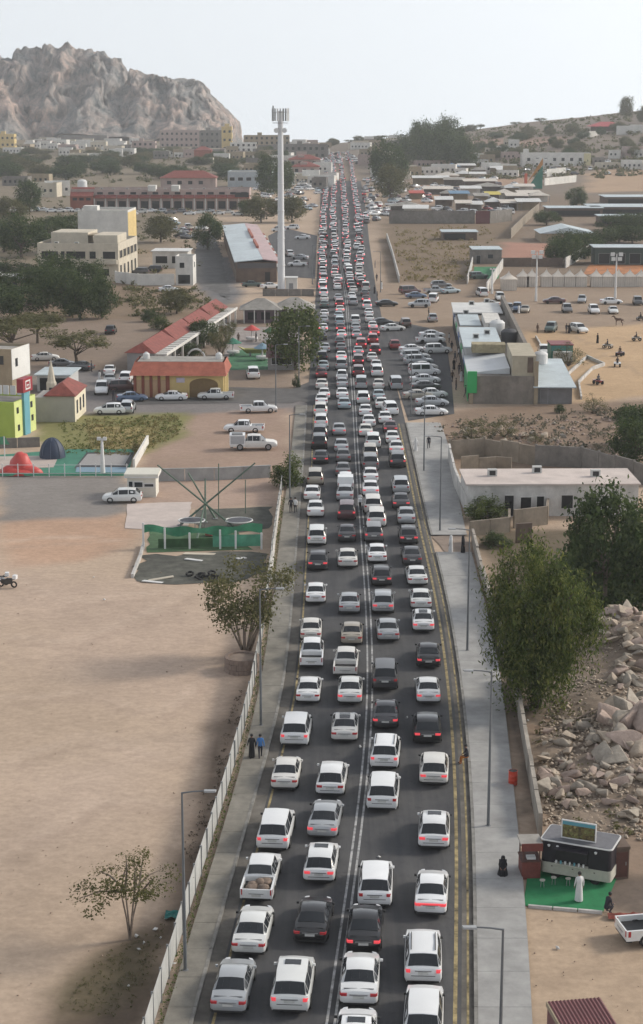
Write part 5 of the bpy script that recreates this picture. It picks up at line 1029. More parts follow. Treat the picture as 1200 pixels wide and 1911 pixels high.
HOUSES = XTRA+[(rt.uniform(36, 90), rt.uniform(252, 282)) for _ in range(14)]+[(rt.uniform(90, 260), rt.uniform(268, 296)) for _ in range(22)]+[(rt.uniform(260, 480), rt.uniform(284, 305)) for _ in range(14)]+[(rt.uniform(480, 595), rt.uniform(278, 312)) for _ in range(14)]+[(rt.uniform(670, 760), rt.uniform(268, 300)) for _ in range(8)]+[(rt.uniform(850, 960), rt.uniform(272, 312)) for _ in range(12)]+[(rt.uniform(1090, 1200), rt.uniform(290, 318)) for _ in range(8)]+[(rt.uniform(535, 588), 312+k*5.2) for k in range(9)]+[(rt.uniform(702, 722), 300+k*7) for k in range(6)]+[(rt.uniform(440, 600), rt.uniform(270, 285)) for _ in range(16)]+[(rt.uniform(640, 760), rt.uniform(266, 280)) for _ in range(10)]+[(rt.uniform(0, 130), rt.uniform(340, 372)) for _ in range(6)]
for i, (x, y) in enumerate(HOUSES):
    w, d, h = rt.uniform(6, 15), rt.uniform(6, 10), rt.uniform(3, 6.5); m = rt.choice([WHITEW, WHITEW, WHITEW, CREAM, PINKW, TANW, GREYW])
    nm = {'white_plaster': 'white', 'cream_plaster': 'cream', 'pink_plaster': 'pink', 'tan_plaster': 'tan', 'grey_block': 'grey'}[m.name]
    where = 'between trees before the arcade' if y > 338 and x < 140 else 'at the foot of the mountain' if x < 90 else 'below the cliff among trees' if x < 260 else 'beside the dark trees under the town blocks' if x < 480 else 'near the far road end' if x < 760 and y < 312 else 'beside the packed upper road' if x < 760 else 'on the lower hillside' if x < 1000 else 'beside the hillside track'
    b = Bld('small_house', f'small far-off {nm} house {where}', 'house', (x, y), w, d, h, rt.uniform(-15, 15), 'A', m, WHITER if rt.random() < .5 else ROOFG, .5, 'far houses of the town', base=.6)
    for u in np.arange(1, w-1.6, 2.6): b.box('window', u, u+1.1, -.08, -.01, h*.45, h*.45+1.2, PANE)
# ------------------------------------------------------------------ trees
BARK = mat('bark', (.11, .085, .065), .95, .25, 6.0, bump=.4); BARKP = mat('pale_bark', (.19, .15, .12), .95, .25, 6.0, bump=.4)
L_DARK = leafmat('leaf_dark', (.026, .044, .018), (.060, .090, .032), (.125, .155, .06)); L_MID = leafmat('leaf_mid', (.035, .055, .016), (.085, .115, .034), (.17, .19, .07))
L_OLIVE = leafmat('leaf_olive', (.06, .065, .028), (.125, .125, .055), (.20, .185, .09)); L_PEP = leafmat('leaf_pepper', (.032, .052, .012), (.098, .132, .034), (.235, .245, .07)); L_GREY = leafmat('leaf_grey', (.075, .075, .055), (.13, .12, .085), (.20, .18, .125))
def leaves(centres, sig, n_each, leaf, rs, up=.3, droop=0.0, core=None):
    C = np.repeat(centres, n_each, 0); N = len(C)
    P = C+rs.normal(size=(N, 3))*np.repeat(sig, n_each, 0)
    if droop: P[:, 2] -= np.abs(rs.normal(size=N))*droop
    core = np.array((0, 0, .55)) if core is None else core
    out = P-core; out /= np.linalg.norm(out, axis=1, keepdims=True)+1e-6
    nrm = rs.normal(size=(N, 3))*.75+out*.7+np.array((0, 0, up)); nrm /= np.linalg.norm(nrm, axis=1, keepdims=True)
    t = np.cross(nrm, rs.normal(size=(N, 3))); t /= np.linalg.norm(t, axis=1, keepdims=True)+1e-6
    if droop: t = t*.5+np.array((0, 0, -1.0)); t -= nrm*(t*nrm).sum(1, keepdims=True); t /= np.linalg.norm(t, axis=1, keepdims=True)+1e-6
    bt = np.cross(nrm, t); sz = leaf*rs.uniform(.55, 1.35, (N, 1)); w = sz*(.32 if droop else .62)
    bend = nrm*sz*.25
    V = np.stack([P-t*sz-bend, P-bt*w, P+t*sz-bend, P+bt*w], 1).reshape(-1, 3)
    return V, np.arange(N*4).reshape(-1, 4)
def crown(kind, seed, lm):
    rs = np.random.RandomState(seed); limbs = []
    if kind in ('round', 'tall'):
        nc = 64; d = rs.normal(size=(nc, 3)); d /= np.linalg.norm(d, axis=1, keepdims=True); r = rs.uniform(.55, 1.0, (nc, 1))**.6
        lump = 1+.22*np.sin(d[:, :1]*5+seed)*np.cos(d[:, 1:2]*4+seed*2)
        if kind == 'round': c = d*r*lump*np.array((.45, .45, .40))+np.array((0, 0, .53))
        else: c = d*r*lump*np.array((.42, .42, .44))+np.array((0, 0, .52))
        V, F = leaves(c, np.full((nc, 3), .068), 95, .024, rs)
    elif kind == 'umbrella':
        nc = 60; a = rs.uniform(0, 6.28, nc); r = np.sqrt(rs.uniform(0, 1, nc))*.5
        c = np.stack([r*np.cos(a), r*np.sin(a), .80-.55*r**2+rs.normal(size=nc)*.05-.05*np.sin(a*3+seed)], 1)
        V, F = leaves(c, np.tile((.05, .05, .035), (nc, 1)), 60, .02, rs, .9)
    elif kind == 'vase':
        nc = 70; a = rs.uniform(0, 6.28, nc); z = rs.uniform(.42, .95, nc); r = (.18+.36*(z-.3))*np.sqrt(rs.uniform(.3, 1.15, nc))*1.25
        c = np.stack([r*np.cos(a), r*np.sin(a), z], 1); V, F = leaves(c, np.full((nc, 3), .055), 74, .017, rs)
    elif kind == 'sapling':
        nc = 40; a = rs.uniform(0, 6.28, nc); r = np.sqrt(rs.uniform(.05, 1, nc))*.5
        c = np.stack([r*np.cos(a)-.10*(r > .3)*(np.cos(a) < 0), r*np.sin(a), .90-.42*r-.10*(np.cos(a) < -.3)+rs.normal(size=nc)*.045], 1)
        V, F = leaves(c, np.tile((.06, .06, .02), (nc, 1)), 62, .015, rs, 1.2)
    elif kind == 'shrub':
        nc = 50; d = rs.normal(size=(nc, 3)); d[:, 2] = np.abs(d[:, 2]); d /= np.linalg.norm(d, axis=1, keepdims=True)
        c = d*rs.uniform(.45, 1, (nc, 1))*np.array((.45, .45, .82))+np.array((0, 0, .08)); V, F = leaves(c, np.full((nc, 3), .065), 60, .028, rs, core=np.array((0, 0, .2)))
    elif kind == 'thorn':
        nc = 60; d = rs.normal(size=(nc, 3)); d[:, 2] = np.abs(d[:, 2]); d /= np.linalg.norm(d, axis=1, keepdims=True)
        c = d*rs.uniform(.5, 1.05, (nc, 1))*np.array((.46, .46, .8))+np.array((0, 0, .12)); V, F = leaves(c, np.full((nc, 3), .05), 34, .017, rs)
    return c, V, F
def trunk_mesh(c, kind, bark, seed, th=.025):
    rr = random.Random(seed); mb = MB(); top = .28 if kind in ('round', 'tall') else .18
    if kind == 'umbrella': top = .4
    if kind in ('round', 'tall', 'umbrella'):
        mb.tube([(0, 0, -.03), (rr.uniform(-.01, .01), rr.uniform(-.01, .01), top*.5), (rr.uniform(-.02, .02), rr.uniform(-.02, .02), top)], [th*1.3, th, th*.8], 8)
        start = [(0, 0, top)]*9+[(0, 0, top*.75)]*3
    elif kind == 'sapling':
        start = []
        for k in range(4):
            a = k*1.7+.4; f = Vector((.10*math.cos(a), .10*math.sin(a), .5+.05*k)); mb.tube([(0, 0, -.03), (f.x*.35, f.y*.35, .25), f], [th*.5, th*.42, th*.3], 6); start += [tuple(f)]*3
    else: start = [(rr.uniform(-.02, .02), rr.uniform(-.02, .02), -.03) for _ in range(12)]
    idx = rr.sample(range(len(c)), min(12 if kind != 'thorn' else 9, len(c)))
    for s, i in zip(start, idx):
        e = Vector(c[i]); s = Vector(s); mid = s.lerp(e, .5)+Vector((rr.uniform(-.03, .03), rr.uniform(-.03, .03), .04))
        t0 = th*.55 if kind in ('round', 'tall', 'umbrella') else th*.6
        mb.tube([s, mid, e], [t0, t0*.65, t0*.25], 6)
    return mb.mesh('trunk', bark, True)
PROTO = {}
def proto(kind, seed, lm, bark=None):
    k = (kind, seed, lm.name)
    if k not in PROTO:
        c, V, F = crown(kind, seed, lm); PROTO[k] = (trunk_mesh(c, kind, bark or BARK, seed), np_mesh('crown', V, F, lm))
    return PROTO[k]
def tree(px, py, w, h, kind, lm, label, seed=1, name='tree', group=None, rz=None, pos=None, cat=None, bark=None):
    p = pos or G(px, py); tm, cm = proto(kind, seed, lm, bark)
    t = thing(name, label, cat or ('shrub' if kind in ('shrub', 'thorn') else 'tree'), p, R.uniform(0, 6.28) if rz is None else rz, group); t.scale = (w, w, h)
    link('trunk', tm, t); link('crown', cm, t); return t
# --- the big drooping pepper tree by the pavement
p = G(1000, 1318); t = thing('pepper_tree', 'large drooping green pepper tree hanging over the panel wall', 'tree', p)
rs = np.random.RandomState(12); nc = 104
d = rs.normal(size=(nc, 3)); d /= np.linalg.norm(d, axis=1, keepdims=True); d[:, 2] = d[:, 2]*.85+.12
c = d*rs.uniform(.62, 1.06, (nc, 1))*np.array((3.7, 3.3, 5.7))+np.array((0, 0, 7.2))
c[:, 0] += .5*np.sin(c[:, 2]*.9+1); c = c[c[:, 2] < 13.0]
sg = np.stack([rs.uniform(.28, .55, len(c))]*2+[rs.uniform(.3, .6, len(c))], 1)
V, F = leaves(c, sg, 300, .17, rs, .2, 1.7, np.array((0, 0, 7.0)))
V[:, 2] = np.maximum(V[:, 2], .12+.2*rs.rand(len(V))); link('crown', np_mesh('crown', V, F, L_PEP), t)
mb = MB(); mb.tube([(0, 0, -.3), (.1, 0, 2), (-.1, .1, 4.2)], [.42, .33, .25], 10)
for k in range(12): e = Vector(c[k*6]); mb.tube([(0, 0, 3.2+(k % 3)*.6), Vector((0, 0, 4.5)).lerp(e, .55)+Vector((0, 0, .6)), e], [.17, .1, .04], 6)
mb.build('trunk', BARK, t, True)
# --- near and middle trees
tree(1128, 1128, 7.4, 10.8, 'round', L_DARK, 'tall dark round tree in front of the derelict house', 3, bark=BARKP)
tree(1205, 1150, 6.8, 9.0, 'round', L_DARK, 'dark tree beside the rubble heap behind the tall round one', 4)
tree(1210, 1075, 6.0, 7.5, 'tall', L_MID, 'tall green tree at the derelict house corner', 5)
tree(905, 970, 4.8, 3.1, 'shrub', L_MID, 'feathery green shrub over the low tan yard wall', 6, 'shrub')
tree(925, 1018, 3.4, 1.5, 'shrub', L_DARK, 'low dark shrub against the wall by the pepper tree', 7, 'shrub')
tree(1185, 872, 6.5, 6.3, 'round', L_DARK, 'dense dark tree behind the grey compound wall', 8)
tree(1200, 830, 6.5, 5.3, 'round', L_DARK, 'dark tree standing up the slope behind the compound wall', 9)
tree(882, 822, 5.6, 3.2, 'thorn', L_OLIVE, 'wide thorny grey green bush beside the pavement end', 10, 'thorn_bush')
tree(940, 815, 5.2, 3.0, 'thorn', L_OLIVE, 'thorny olive bush on the rocky slope behind the compound', 11, 'thorn_bush')
tree(1112, 862, 4.2, 2.8, 'thorn', L_GREY, 'small grey thorn bush against the compound wall', 12, 'thorn_bush')
tree(1000, 828, 2.4, 1.5, 'thorn', L_OLIVE, 'low thorn bush among pale stones on the slope', 13, 'thorn_bush')
tree(1108, 768, 4.2, 2.8, 'thorn', L_OLIVE, 'thorn bush at the edge of the sandy field', 14, 'thorn_bush')
tree(1045, 770, 2.0, 1.4, 'shrub', L_DARK, 'small dark bush in front of the grey shed', 15, 'shrub')
tree(1170, 782, 4.5, 2.4, 'shrub', L_DARK, 'low dark bush mass beside the sandy field', 16, 'shrub')
tree(1060, 682, 6.4, 4.0, 'thorn', L_OLIVE, 'spreading olive bush behind the food truck', 17, 'thorn_bush')
tree(243, 1752, 4.9, 4.7, 'sapling', leafmat('leaf_sapling', (.05, .055, .02), (.10, .10, .035), (.16, .15, .06)), 'slender young acacia alone on the bare dirt lot', 18, 'acacia_tree', bark=BARKP, rz=0)
tree(458, 1226, 7.2, 7.3, 'vase', L_OLIVE, 'many stemmed feathery tree growing from the stone planter', 19, 'planter_tree', bark=BARKP)
tree(537, 908, 4.2, 4.1, 'shrub', L_MID, 'round green bush on the fenced pavement', 20, 'round_bush')
tree(552, 690, 9.6, 10.2, 'round', L_MID, 'broad green street tree beside the red kiosk roof', 21)
tree(553, 722, 1.5, 2.3, 'shrub', L_DARK, 'clipped dark bush at the side road corner', 22, 'round_bush')
LT = [(110, 560, 10, 10.5, 'tall', 33), (150, 596, 8, 8, 'round', 32), (10, 560, 9, 6, 'round', 32), (88, 575, 9.5, 9.5, 'round', 31), (130, 590, 9, 9.5, 'round', 32), (165, 562, 9, 9, 'round', 33), (190, 594, 6.5, 8, 'tall', 34), (35, 595, 11, 7, 'round', 31), (62, 545, 8, 6, 'round', 33)]
for i, (x, y, w, h, k, s) in enumerate(LT): tree(x, y, w, h, k, L_DARK, ['tall', 'low', 'isolated', 'tallest', 'broad', 'round', 'slim', 'spreading', 'smallest'][i]+' dark tree in the clump before the cream villa', s, group='trees before the villa')
tree(25, 668, 14, 7.5, 'umbrella', L_OLIVE, 'wide dark olive acacia behind the tan house', 35, 'acacia_tree'); tree(143, 684, 10.5, 6.3, 'umbrella', L_OLIVE, 'flat topped acacia with bare trunk beside parked cars', 36, 'acacia_tree')
tree(70, 640, 9, 6, 'umbrella', L_OLIVE, 'low olive acacia under the villa clump', 37, 'acacia_tree')
MT = [(40, 480, 14, 12, 'round', 31), (95, 455, 15, 8, 'round', 32), (130, 448, 13, 8, 'round', 33), (8, 470, 12, 9, 'round', 34), (300, 452, 11, 8, 'round', 38), (55, 396, 11, 12, 'tall', 39), (20, 418, 11, 9, 'round', 38), (18, 515, 14, 5, 'shrub', 6), (388, 466, 8.5, 10.5, 'round', 32), (330, 585, 7.5, 5, 'round', 38), (505, 366, 14, 17, 'tall', 34), (528, 360, 11, 14, 'round', 31), (487, 415, 12, 9, 'round', 38), (545, 415, 11, 9, 'round', 38), (465, 402, 9, 6, 'round', 33), (280, 600, 4, 3, 'shrub', 7), (170, 422, 9, 6, 'round', 38)]
for i, (x, y, w, h, k, s) in enumerate(MT):
    wh = 'near the cream villa' if x < 180 else 'by the beige block' if x < 350 and y < 500 else 'beside the metal roofed shop' if x < 480 else 'behind the monopole tower'
    if (x, y) == (330, 585): wh = 'behind the red gallery'
    tree(x, y, w, h, k, L_DARK if k != 'round' or s != 38 else L_OLIVE, ('tall slim' if k == 'tall' else 'round dark' if s != 38 else 'spreading olive')+f' tree {wh}', s, group='street trees in the town')
for i, (x, y, w, h, k, lm, lb) in enumerate([(380, 648, 5.5, 5, 'round', L_DARK, 'dark tree under the park gallery beams'), (352, 668, 6, 3, 'shrub', L_DARK, 'dark shrub in the park behind the yellow entrance'), (372, 620, 5, 4, 'round', L_DARK, 'dark tree beside the white park hoop'), (412, 668, 4, 4.4, 'vase', L_OLIVE, 'yellow green palm like tree beside the entrance roof'), (425, 640, 3.5, 3.8, 'vase', L_OLIVE, 'yellow green tree by the white hoop'), (300, 615, 5, 3, 'shrub', L_MID, 'green shrub beside the red gallery wall'), (400, 610, 4.5, 4.5, 'round', L_DARK, 'dark tree behind the white hoop')]): tree(x, y, w, h, k, lm, lb, 40+i)
tree(722, 350, 18, 23, 'round', L_DARK, 'huge dark tree beside the road above the traffic', 31); tree(728, 376, 14, 15, 'round', L_OLIVE, 'lower olive tree in front of the huge dark roadside tree', 38)
for i, (x, y, w, h) in enumerate([(757, 308, 17, 20), (780, 304, 18, 24), (803, 310, 17, 23), (826, 308, 18, 25), (848, 312, 17, 20), (866, 314, 16, 17), (792, 300, 18, 26), (840, 300, 20, 26)]): tree(x, y, w, h, ['round', 'tall'][i % 2], L_DARK, 'dark tree in the tall grove beyond the fair', 31+i % 4, group='grove beyond the fair')
for i, (x, y, w, h) in enumerate([(1042, 494, 8, 6.5), (1065, 492, 9, 7.5), (1090, 482, 9, 7.5), (1050, 480, 8, 7), (1130, 456, 9, 5), (1155, 452, 9, 5), (1180, 454, 10, 5.5), (1075, 388, 9, 8), (1020, 420, 9, 5), (1140, 430, 10, 5), (1170, 428, 10, 5.5), (1195, 432, 10, 6), (1110, 470, 6, 4)]): tree(x, y, w, h, 'round', L_DARK, ['dark round tree above the tents by the pale wall', 'dark tree between the pale wall and the gabled shed', 'dark tree at the stable corner', 'dark tree behind the tent row wall', 'dark tree behind the stable roof', 'second dark tree behind the stable roof', 'third dark tree behind the stable roof', 'lone round tree above the pale livestock sheds', 'low tree beside the stone wall bend', 'low dark tree before the livestock sheds', 'second low tree before the livestock sheds', 'third low tree before the livestock sheds', 'small dark tree against the stable wall'][i], 31+i % 4, group='trees among the sheds')
tree(1168, 222, 12, 17, 'tall', L_OLIVE, 'tall open tree standing on the hill crest', 39); tree(1198, 230, 9, 12, 'tall', L_OLIVE, 'smaller open tree beside the white hilltop wall', 34)
rt = random.Random(9)
def BELT(x, y, lm_, w_):
    spot = 'behind the white arcade tank' if x < 150 else 'before the long depot' if x < 230 else 'behind the red roofed restaurant' if x < 330 else 'below the grey pink block' if x < 400 else 'beside the pale blue warehouse'
    return f"{'broad' if w_ > 15 else 'narrower'} {'olive' if lm_ is L_OLIVE else 'dark'} tree in the {'lower' if y > 312 else 'upper'} belt {spot}"
for i in range(72):
    x, y = rt.uniform(-30, 480), rt.choice([rt.uniform(286, 312), rt.uniform(312, 337)])
    if 425 < x < 485 and y > 310: continue
    w_, lm_ = rt.uniform(11, 18), rt.choice([L_DARK, L_DARK, L_OLIVE])
    tree(x, y, w_, rt.uniform(6, 8.5) if y > 312 else rt.uniform(4, 6), 'round', lm_, BELT(x, y, lm_, w_), 31+i % 4, group='belt of trees under the mountain')
for i in range(12): tree(rt.uniform(485, 590), rt.uniform(286, 330), rt.uniform(8, 12), rt.uniform(6, 9), 'round', rt.choice([L_DARK, L_OLIVE]), 'tree among the shops at the far road end', 31+i % 4, group='trees at the road end')
def HILL(x, y, i): return f"{['rounded', 'spreading', 'lumpy', 'leaning'][i % 4]} tree on the brown hillside {'beside the tall grove' if x < 950 else 'above the long white house' if x < 1090 else 'under the red pavilion'}{', higher up' if y < 285 else ''}"
for i in range(34):
    x = rt.uniform(870, 1215); y = rt.uniform(255, 312)-max(0, (x-900))*.05
    tree(x, y, rt.uniform(7, 13), rt.uniform(5, 8), 'round', rt.choice([L_DARK, L_OLIVE]), HILL(x, y, i), 31+i % 4, group='hillside trees')
for i in range(16):
    x = rt.uniform(590, 1000); sx_ = (x-600)/FPX*1500; p = Vector((sx_, 1490, float(hz(sx_, 1490))-.3))
    tree(0, 0, rt.uniform(7, 12), rt.uniform(4, 7), 'umbrella' if i % 2 else 'round', L_OLIVE, 'lone tree standing on the hill skyline', 36 if i % 2 else 32, group='skyline trees', pos=p)
# --- scrub over the hills and fields: nobody could count it
def scrub(name, label, pts, size, lm, n_leaf=26, leaf=.3, cat='scrub'):
    rs = np.random.RandomState(len(pts)); C = np.array(pts); S = np.repeat(size*rs.uniform(.5, 1.4, (len(C), 1)), 3, 1)*np.array((.34, .34, .2)); C[:, 2] += S[:, 2]*1.2
    N = len(C); P = np.repeat(C, n_leaf, 0)+rs.normal(size=(N*n_leaf, 3))*np.repeat(S, n_leaf, 0); M = len(P)
    nr = rs.normal(size=(M, 3))+np.array((0, 0, .8)); nr /= np.linalg.norm(nr, axis=1, keepdims=True); t_ = np.cross(nr, rs.normal(size=(M, 3))); t_ /= np.linalg.norm(t_, axis=1, keepdims=True); b_ = np.cross(nr, t_)
    s = leaf*size*rs.uniform(.6, 1.3, (M, 1)); V = np.stack([P-t_*s, P-b_*s*.6, P+t_*s, P+b_*s*.6], 1).reshape(-1, 3)
    o = link(name, np_mesh(name, V, np.arange(M*4).reshape(-1, 4), lm)); return tag(o, label, cat, kind='stuff')
rs = np.random.RandomState(77); pts = []
while len(pts) < 1700:
    X, Y = rs.uniform(-20, 420), rs.uniform(930, 1500)
    if X < 25+.02*(Y-900): continue
    if rs.rand() < vnoise(np.array(X), np.array(Y), 70, 3)*1.1: pts.append((X, Y, float(hz(X, Y))))
scrub('hillside_scrub', 'dry grey green scrub dotted over the brown hillside', pts, 3.2, L_OLIVE, 22)
def in_px(poly, n, rs_):
    out = []; P = np.array(poly); lo, hi = P.min(0), P.max(0)
    while len(out) < n:
        x, y = rs_.uniform(lo[0], hi[0]), rs_.uniform(lo[1], hi[1]); ins = False
        for i in range(len(P)):
            (x1, y1), (x2, y2) = P[i], P[(i+1) % len(P)]
            if (y1 > y) != (y2 > y) and x < (x2-x1)*(y-y1)/(y2-y1)+x1: ins = not ins
        if ins: out.append((x, y))
    return out
def px_pts(poly, n, rs_): return [tuple(G(x, y)) for x, y in in_px(poly, n, rs_)]
DRY = leafmat('dry_grass', (.13, .11, .045), (.22, .18, .075), (.32, .26, .12)); GRS = leafmat('weed_green', (.05, .07, .018), (.10, .13, .03), (.17, .18, .06))
scrub('town_scrub', 'low brush on the open ground between the far houses', px_pts([(0, 345), (560, 345), (570, 420), (380, 440), (360, 560), (0, 620)], 240, rs), 1.8, L_OLIVE, 20, .22)
scrub('far_town_scrub', 'low brush between the trees and the mountain foot', px_pts([(0, 272), (590, 276), (590, 345), (0, 345)], 420, rs), 3.0, L_OLIVE, 20, .24)
scrub('field_weeds', 'yellow green weeds in the rough plot beside the hut', px_pts([(110, 785), (335, 772), (345, 805), (270, 848), (120, 850)], 420, rs), .45, GRS, 14, .2, 'weeds')
scrub('dry_grass', 'dry yellow grass tufts in the rough plot', px_pts([(160, 785), (335, 775), (330, 815), (250, 850), (170, 850)], 600, rs), .42, DRY, 14, .2, 'grass')
wl_ = []
for y in np.arange(62, 190, .35): wl_.append((float(XFW(y))-.22+R.uniform(-.16, .14), y, .02))
scrub('fence_weeds', 'strip of green weeds growing along the white fence foot', wl_, .30, leafmat('fence_weed_green', (.04, .07, .014), (.085, .13, .025), (.15, .19, .05)), 16, .17, 'weeds')
scrub('lot_weeds', 'low weeds on the darker patch under the young acacia', px_pts([(110, 1880), (200, 1775), (290, 1735), (320, 1690), (290, 1800), (230, 1905)], 190, rs), .2, leafmat('dull_weed', (.05, .055, .02), (.09, .09, .035), (.13, .12, .05)), 14, .16, 'weeds')
scrub('fence_litter_plants', 'withered plants on the dark soil behind the white fence', px_pts([(335, 1600), (400, 1430), (440, 1290), (470, 1290), (420, 1480), (370, 1620)], 120, rs), .26, leafmat('withered', (.05, .04, .03), (.09, .07, .05), (.14, .11, .08)), 16, .18, 'plants')
scrub('field_scrub', 'dry brush over the brown field below the grey wall', px_pts([(725, 425), (915, 425), (925, 455), (870, 525), (750, 525)], 300, rs), 1.3, DRY, 16, .2)
scrub('slope_scrub', 'dry brush on the slope between the shops and the derelict house', px_pts([(800, 790), (1200, 760), (1200, 850), (860, 845)], 160, rs), 1.0, L_GREY, 18, .2)
scrub('rubble_weeds', 'dusty weeds between the stones of the rubble lot', px_pts([(990, 1350), (1200, 1180), (1200, 1560), (1020, 1540)], 120, rs), .7, L_OLIVE, 20, .16, 'weeds')
scrub('shade_undergrowth', 'dark undergrowth beneath the trees by the derelict house', px_pts([(1050, 1040), (1200, 1030), (1200, 1150), (1090, 1180)], 200, rs), 1.5, L_DARK, 22, .2)
scrub('verge_weeds', 'weeds at the verges of the lanes by the villa', px_pts([(230, 540), (380, 545), (400, 575), (250, 600)], 120, rs), 1.3, L_OLIVE, 18, .22, 'weeds')
# ------------------------------------------------------------------ white slatted fence along the pavement
FENCEW = mat('fence_white_metal', (.55, .55, .53), .6, .1, 1.5, stain=.15)
def fence(label, fx, y0, y1, h=1.75, pl_=2.4):
    p0 = Vector((float(fx(y0)), y0, 0)); t = thing('slat_fence', label, 'fence', p0)
    mb = MB(); n = 15
    for k in range(n): mb.box(k*pl_/n+.012, k*pl_/n+pl_/n-.028, -.015, .015, .12, h)
    mb.box(0, pl_, .016, .05, .35, .43); mb.box(0, pl_, .016, .05, h-.35, h-.27); pm = mb.mesh('panel', FENCEW)
    po = MB().box(-.045, .045, -.06, .06, -.2, h+.08).mesh('post', GMETAL)
    y = y0
    while y < y1:
        a = Vector((float(fx(y)), y, 0)); dy = pl_; b_ = Vector((float(fx(y+dy)), y+dy, 0)); d = (b_-a).normalized()*pl_; ang = math.atan2(d.y, d.x)
        for nm, me_ in (('panel', pm), ('post', po)):
            o = link(nm, me_, t); o.location = a-p0; o.rotation_euler = (R.gauss(0, .012), 0, ang)
        y += d.y
    return t
fence('white vertical slat metal fence beside the narrow pavement', lambda y: float(XFW(y))-.45, 62, G(0, 1165).y)
fence('white slat fence section past the stone planter', lambda y: float(XFW(y))-.5, G(0, 1140).y, G(0, 905).y, 1.6)
wall_run('low_wall', 'low concrete wall behind the white fence by the wrecked playground', [(505, 1085), (512, 1010), (522, 935)], 1.0, OLDW, panel=3)
# ------------------------------------------------------------------ street lamps
LAMPM = mat('lamp_post_grey', (.14, .15, .16), .5, .08, metal=.2)
def lamp(px, py, h, side, label, arm=1.1, base=None):
    p = base or G(px, py); t = thing('street_lamp', label, 'street lamp', p, 0, 'street lamps along the road')
    MB().lathe([(.18, 0), (.18, .12), (.095, .16), (.085, h*.3), (.05, h)], 10).build('pole', LAMPM, t, 40)
    MB().tube([(0, 0, h-.03), (side*arm*.5, 0, h+.05), (side*arm, 0, h+.08)], [.045, .04, .035], 8).build('arm', LAMPM, t)
    MB().prism([(side*arm, -.12), (side*(arm+.55), -.10), (side*(arm+.6), .10), (side*arm, .12)][::side], h+.03, h+.12).build('lamp_head', mat('lamp_head_grey', (.34, .35, .36), .5), t)
    MB().box(-.2, .2, -.2, .2, -.1, .03).build('base_plate', KERB, t)
lamp(346, 1814, 9.7, 1, 'grey street lamp beside the fence above the young acacia')
lamp(487, 1356, 10, 1, 'grey street lamp by the stone planter tree'); lamp(541, 932, 9.4, 1, 'grey street lamp behind the round pavement bush')
lamp(929, 2125, 9.7, -1, 'grey street lamp on slab pavement near the maroon container'); lamp(911, 1544, 9.9, -1, 'grey street lamp on slab pavement near the red barrel')
lamp(872, 1216, 10, -1, 'grey street lamp beside the pepper tree'); lamp(821, 992, 9.8, -1, 'grey street lamp just past the dirt driveway'); lamp(791, 880, 9.4, -1, 'grey street lamp on the upper pavement')
lamp(767, 777, 9, -1, 'grey street lamp at the parking lot corner'); lamp(515, 768, 9.4, 1, 'slim street lamp on the side road'); lamp(558, 722, 9.2, 1, 'street lamp beside the broad green street tree'); lamp(710, 545, 9, -1, 'street lamp by the upper roadside crowd'); lamp(583, 530, 9, 1, 'street lamp near the monopole tower')
def flood(px, py, h, label, k_=1.0):
    t = thing('floodlight_mast', label, 'floodlight', G(px, py), 0, 'floodlight masts'); MB().lathe([(.3, 0), (.22, 2), (.13, h)], 10).build('pole', WMETAL, t, 40)
    for k, (u, z) in enumerate(((-.9, 0), (.9, 0), (-.7, -1.0), (.7, -1.0)) if k_ > .9 else ((-.35, 0), (.35, 0))):
        MB().box(u-.42*k_, u+.42*k_, -.35*k_, .05, h+z-.4*k_, h+z+.35*k_).build('lamp_head', WMETAL, t)
    MB().box(-.9*k_, .9*k_, -.04, .04, h-.05, h+.05).build('crossbar', GMETAL, t); k_ > .9 and MB().box(-.7, .7, -.04, .04, h-1.05, h-.95).build('crossbar', GMETAL, t)
flood(1000, 562, 10.5, 'white four lamp floodlight mast in front of the tents'); flood(1148, 556, 9.5, 'white floodlight mast beside the tent row'); flood(192, 884, 4.2, 'short twin floodlight mast at the green playground', .5); flood(918, 548, 5.5, 'low floodlight mast by the green turf', .5)
# ------------------------------------------------------------------ telecom tower
p = G(525, 546); t = thing('telecom_tower', 'tall white monopole telecom tower with antenna ring', 'tower', p); TH = 39.8
MB().lathe([(.95, 0), (.95, .3), (.84, .35), (.56, TH-.5), (.56, TH)], 18).build('pole', mat('tower_white', (.64, .65, .66), .5, .05, .3, stain=.08), t, 40)
for z in np.arange(6, TH-2, 6): MB().lathe([(.95-.0093*z, z), (.98-.0093*z, z+.02), (.98-.0093*z, z+.16), (.95-.0093*z, z+.18)], 18).build('flange', WMETAL, t)
for z in (TH-.3, TH-2.6):
    MB().tube([(1.7*math.cos(a), 1.7*math.sin(a), z) for a in np.linspace(0, 6.283, 19)], .06, 6, cap=False).build('antenna_ring', GMETAL, t)
    for k in range(6): a = k*math.pi/3; MB().tube([(0, 0, z), (1.7*math.cos(a), 1.7*math.sin(a), z)], .05, 6).build('spoke', GMETAL, t)
for k in range(9):
    a = k*2*math.pi/9+.2; o = MB().box(-.16, .16, -.09, .09, TH-2.2, TH+.5+(.6 if k == 5 else 0)).build('antenna_panel', GMETAL if k % 2 else WMETAL, t); o.location = (1.82*math.cos(a), 1.82*math.sin(a), 0); o.rotation_euler = (0, 0, a+math.pi/2)
for s in (-1, 1): o = MB().lathe([(.02, 0), (.5, .12), (.55, .3), (.5, .32)], 12).build('dish', WMETAL, t); o.location = (s*.9, -.5, TH-4.2); o.rotation_euler = (math.pi/2, 0, 0)
MB().box(-2.2, 2.2, -2.2, 2.2, -.2, .25).build('footing', KERB, t)
wall_run('tower_fence', 'grey yard wall around the foot of the monopole tower', [(490, 552), (586, 552)], 1.5, GREYW, panel=3)
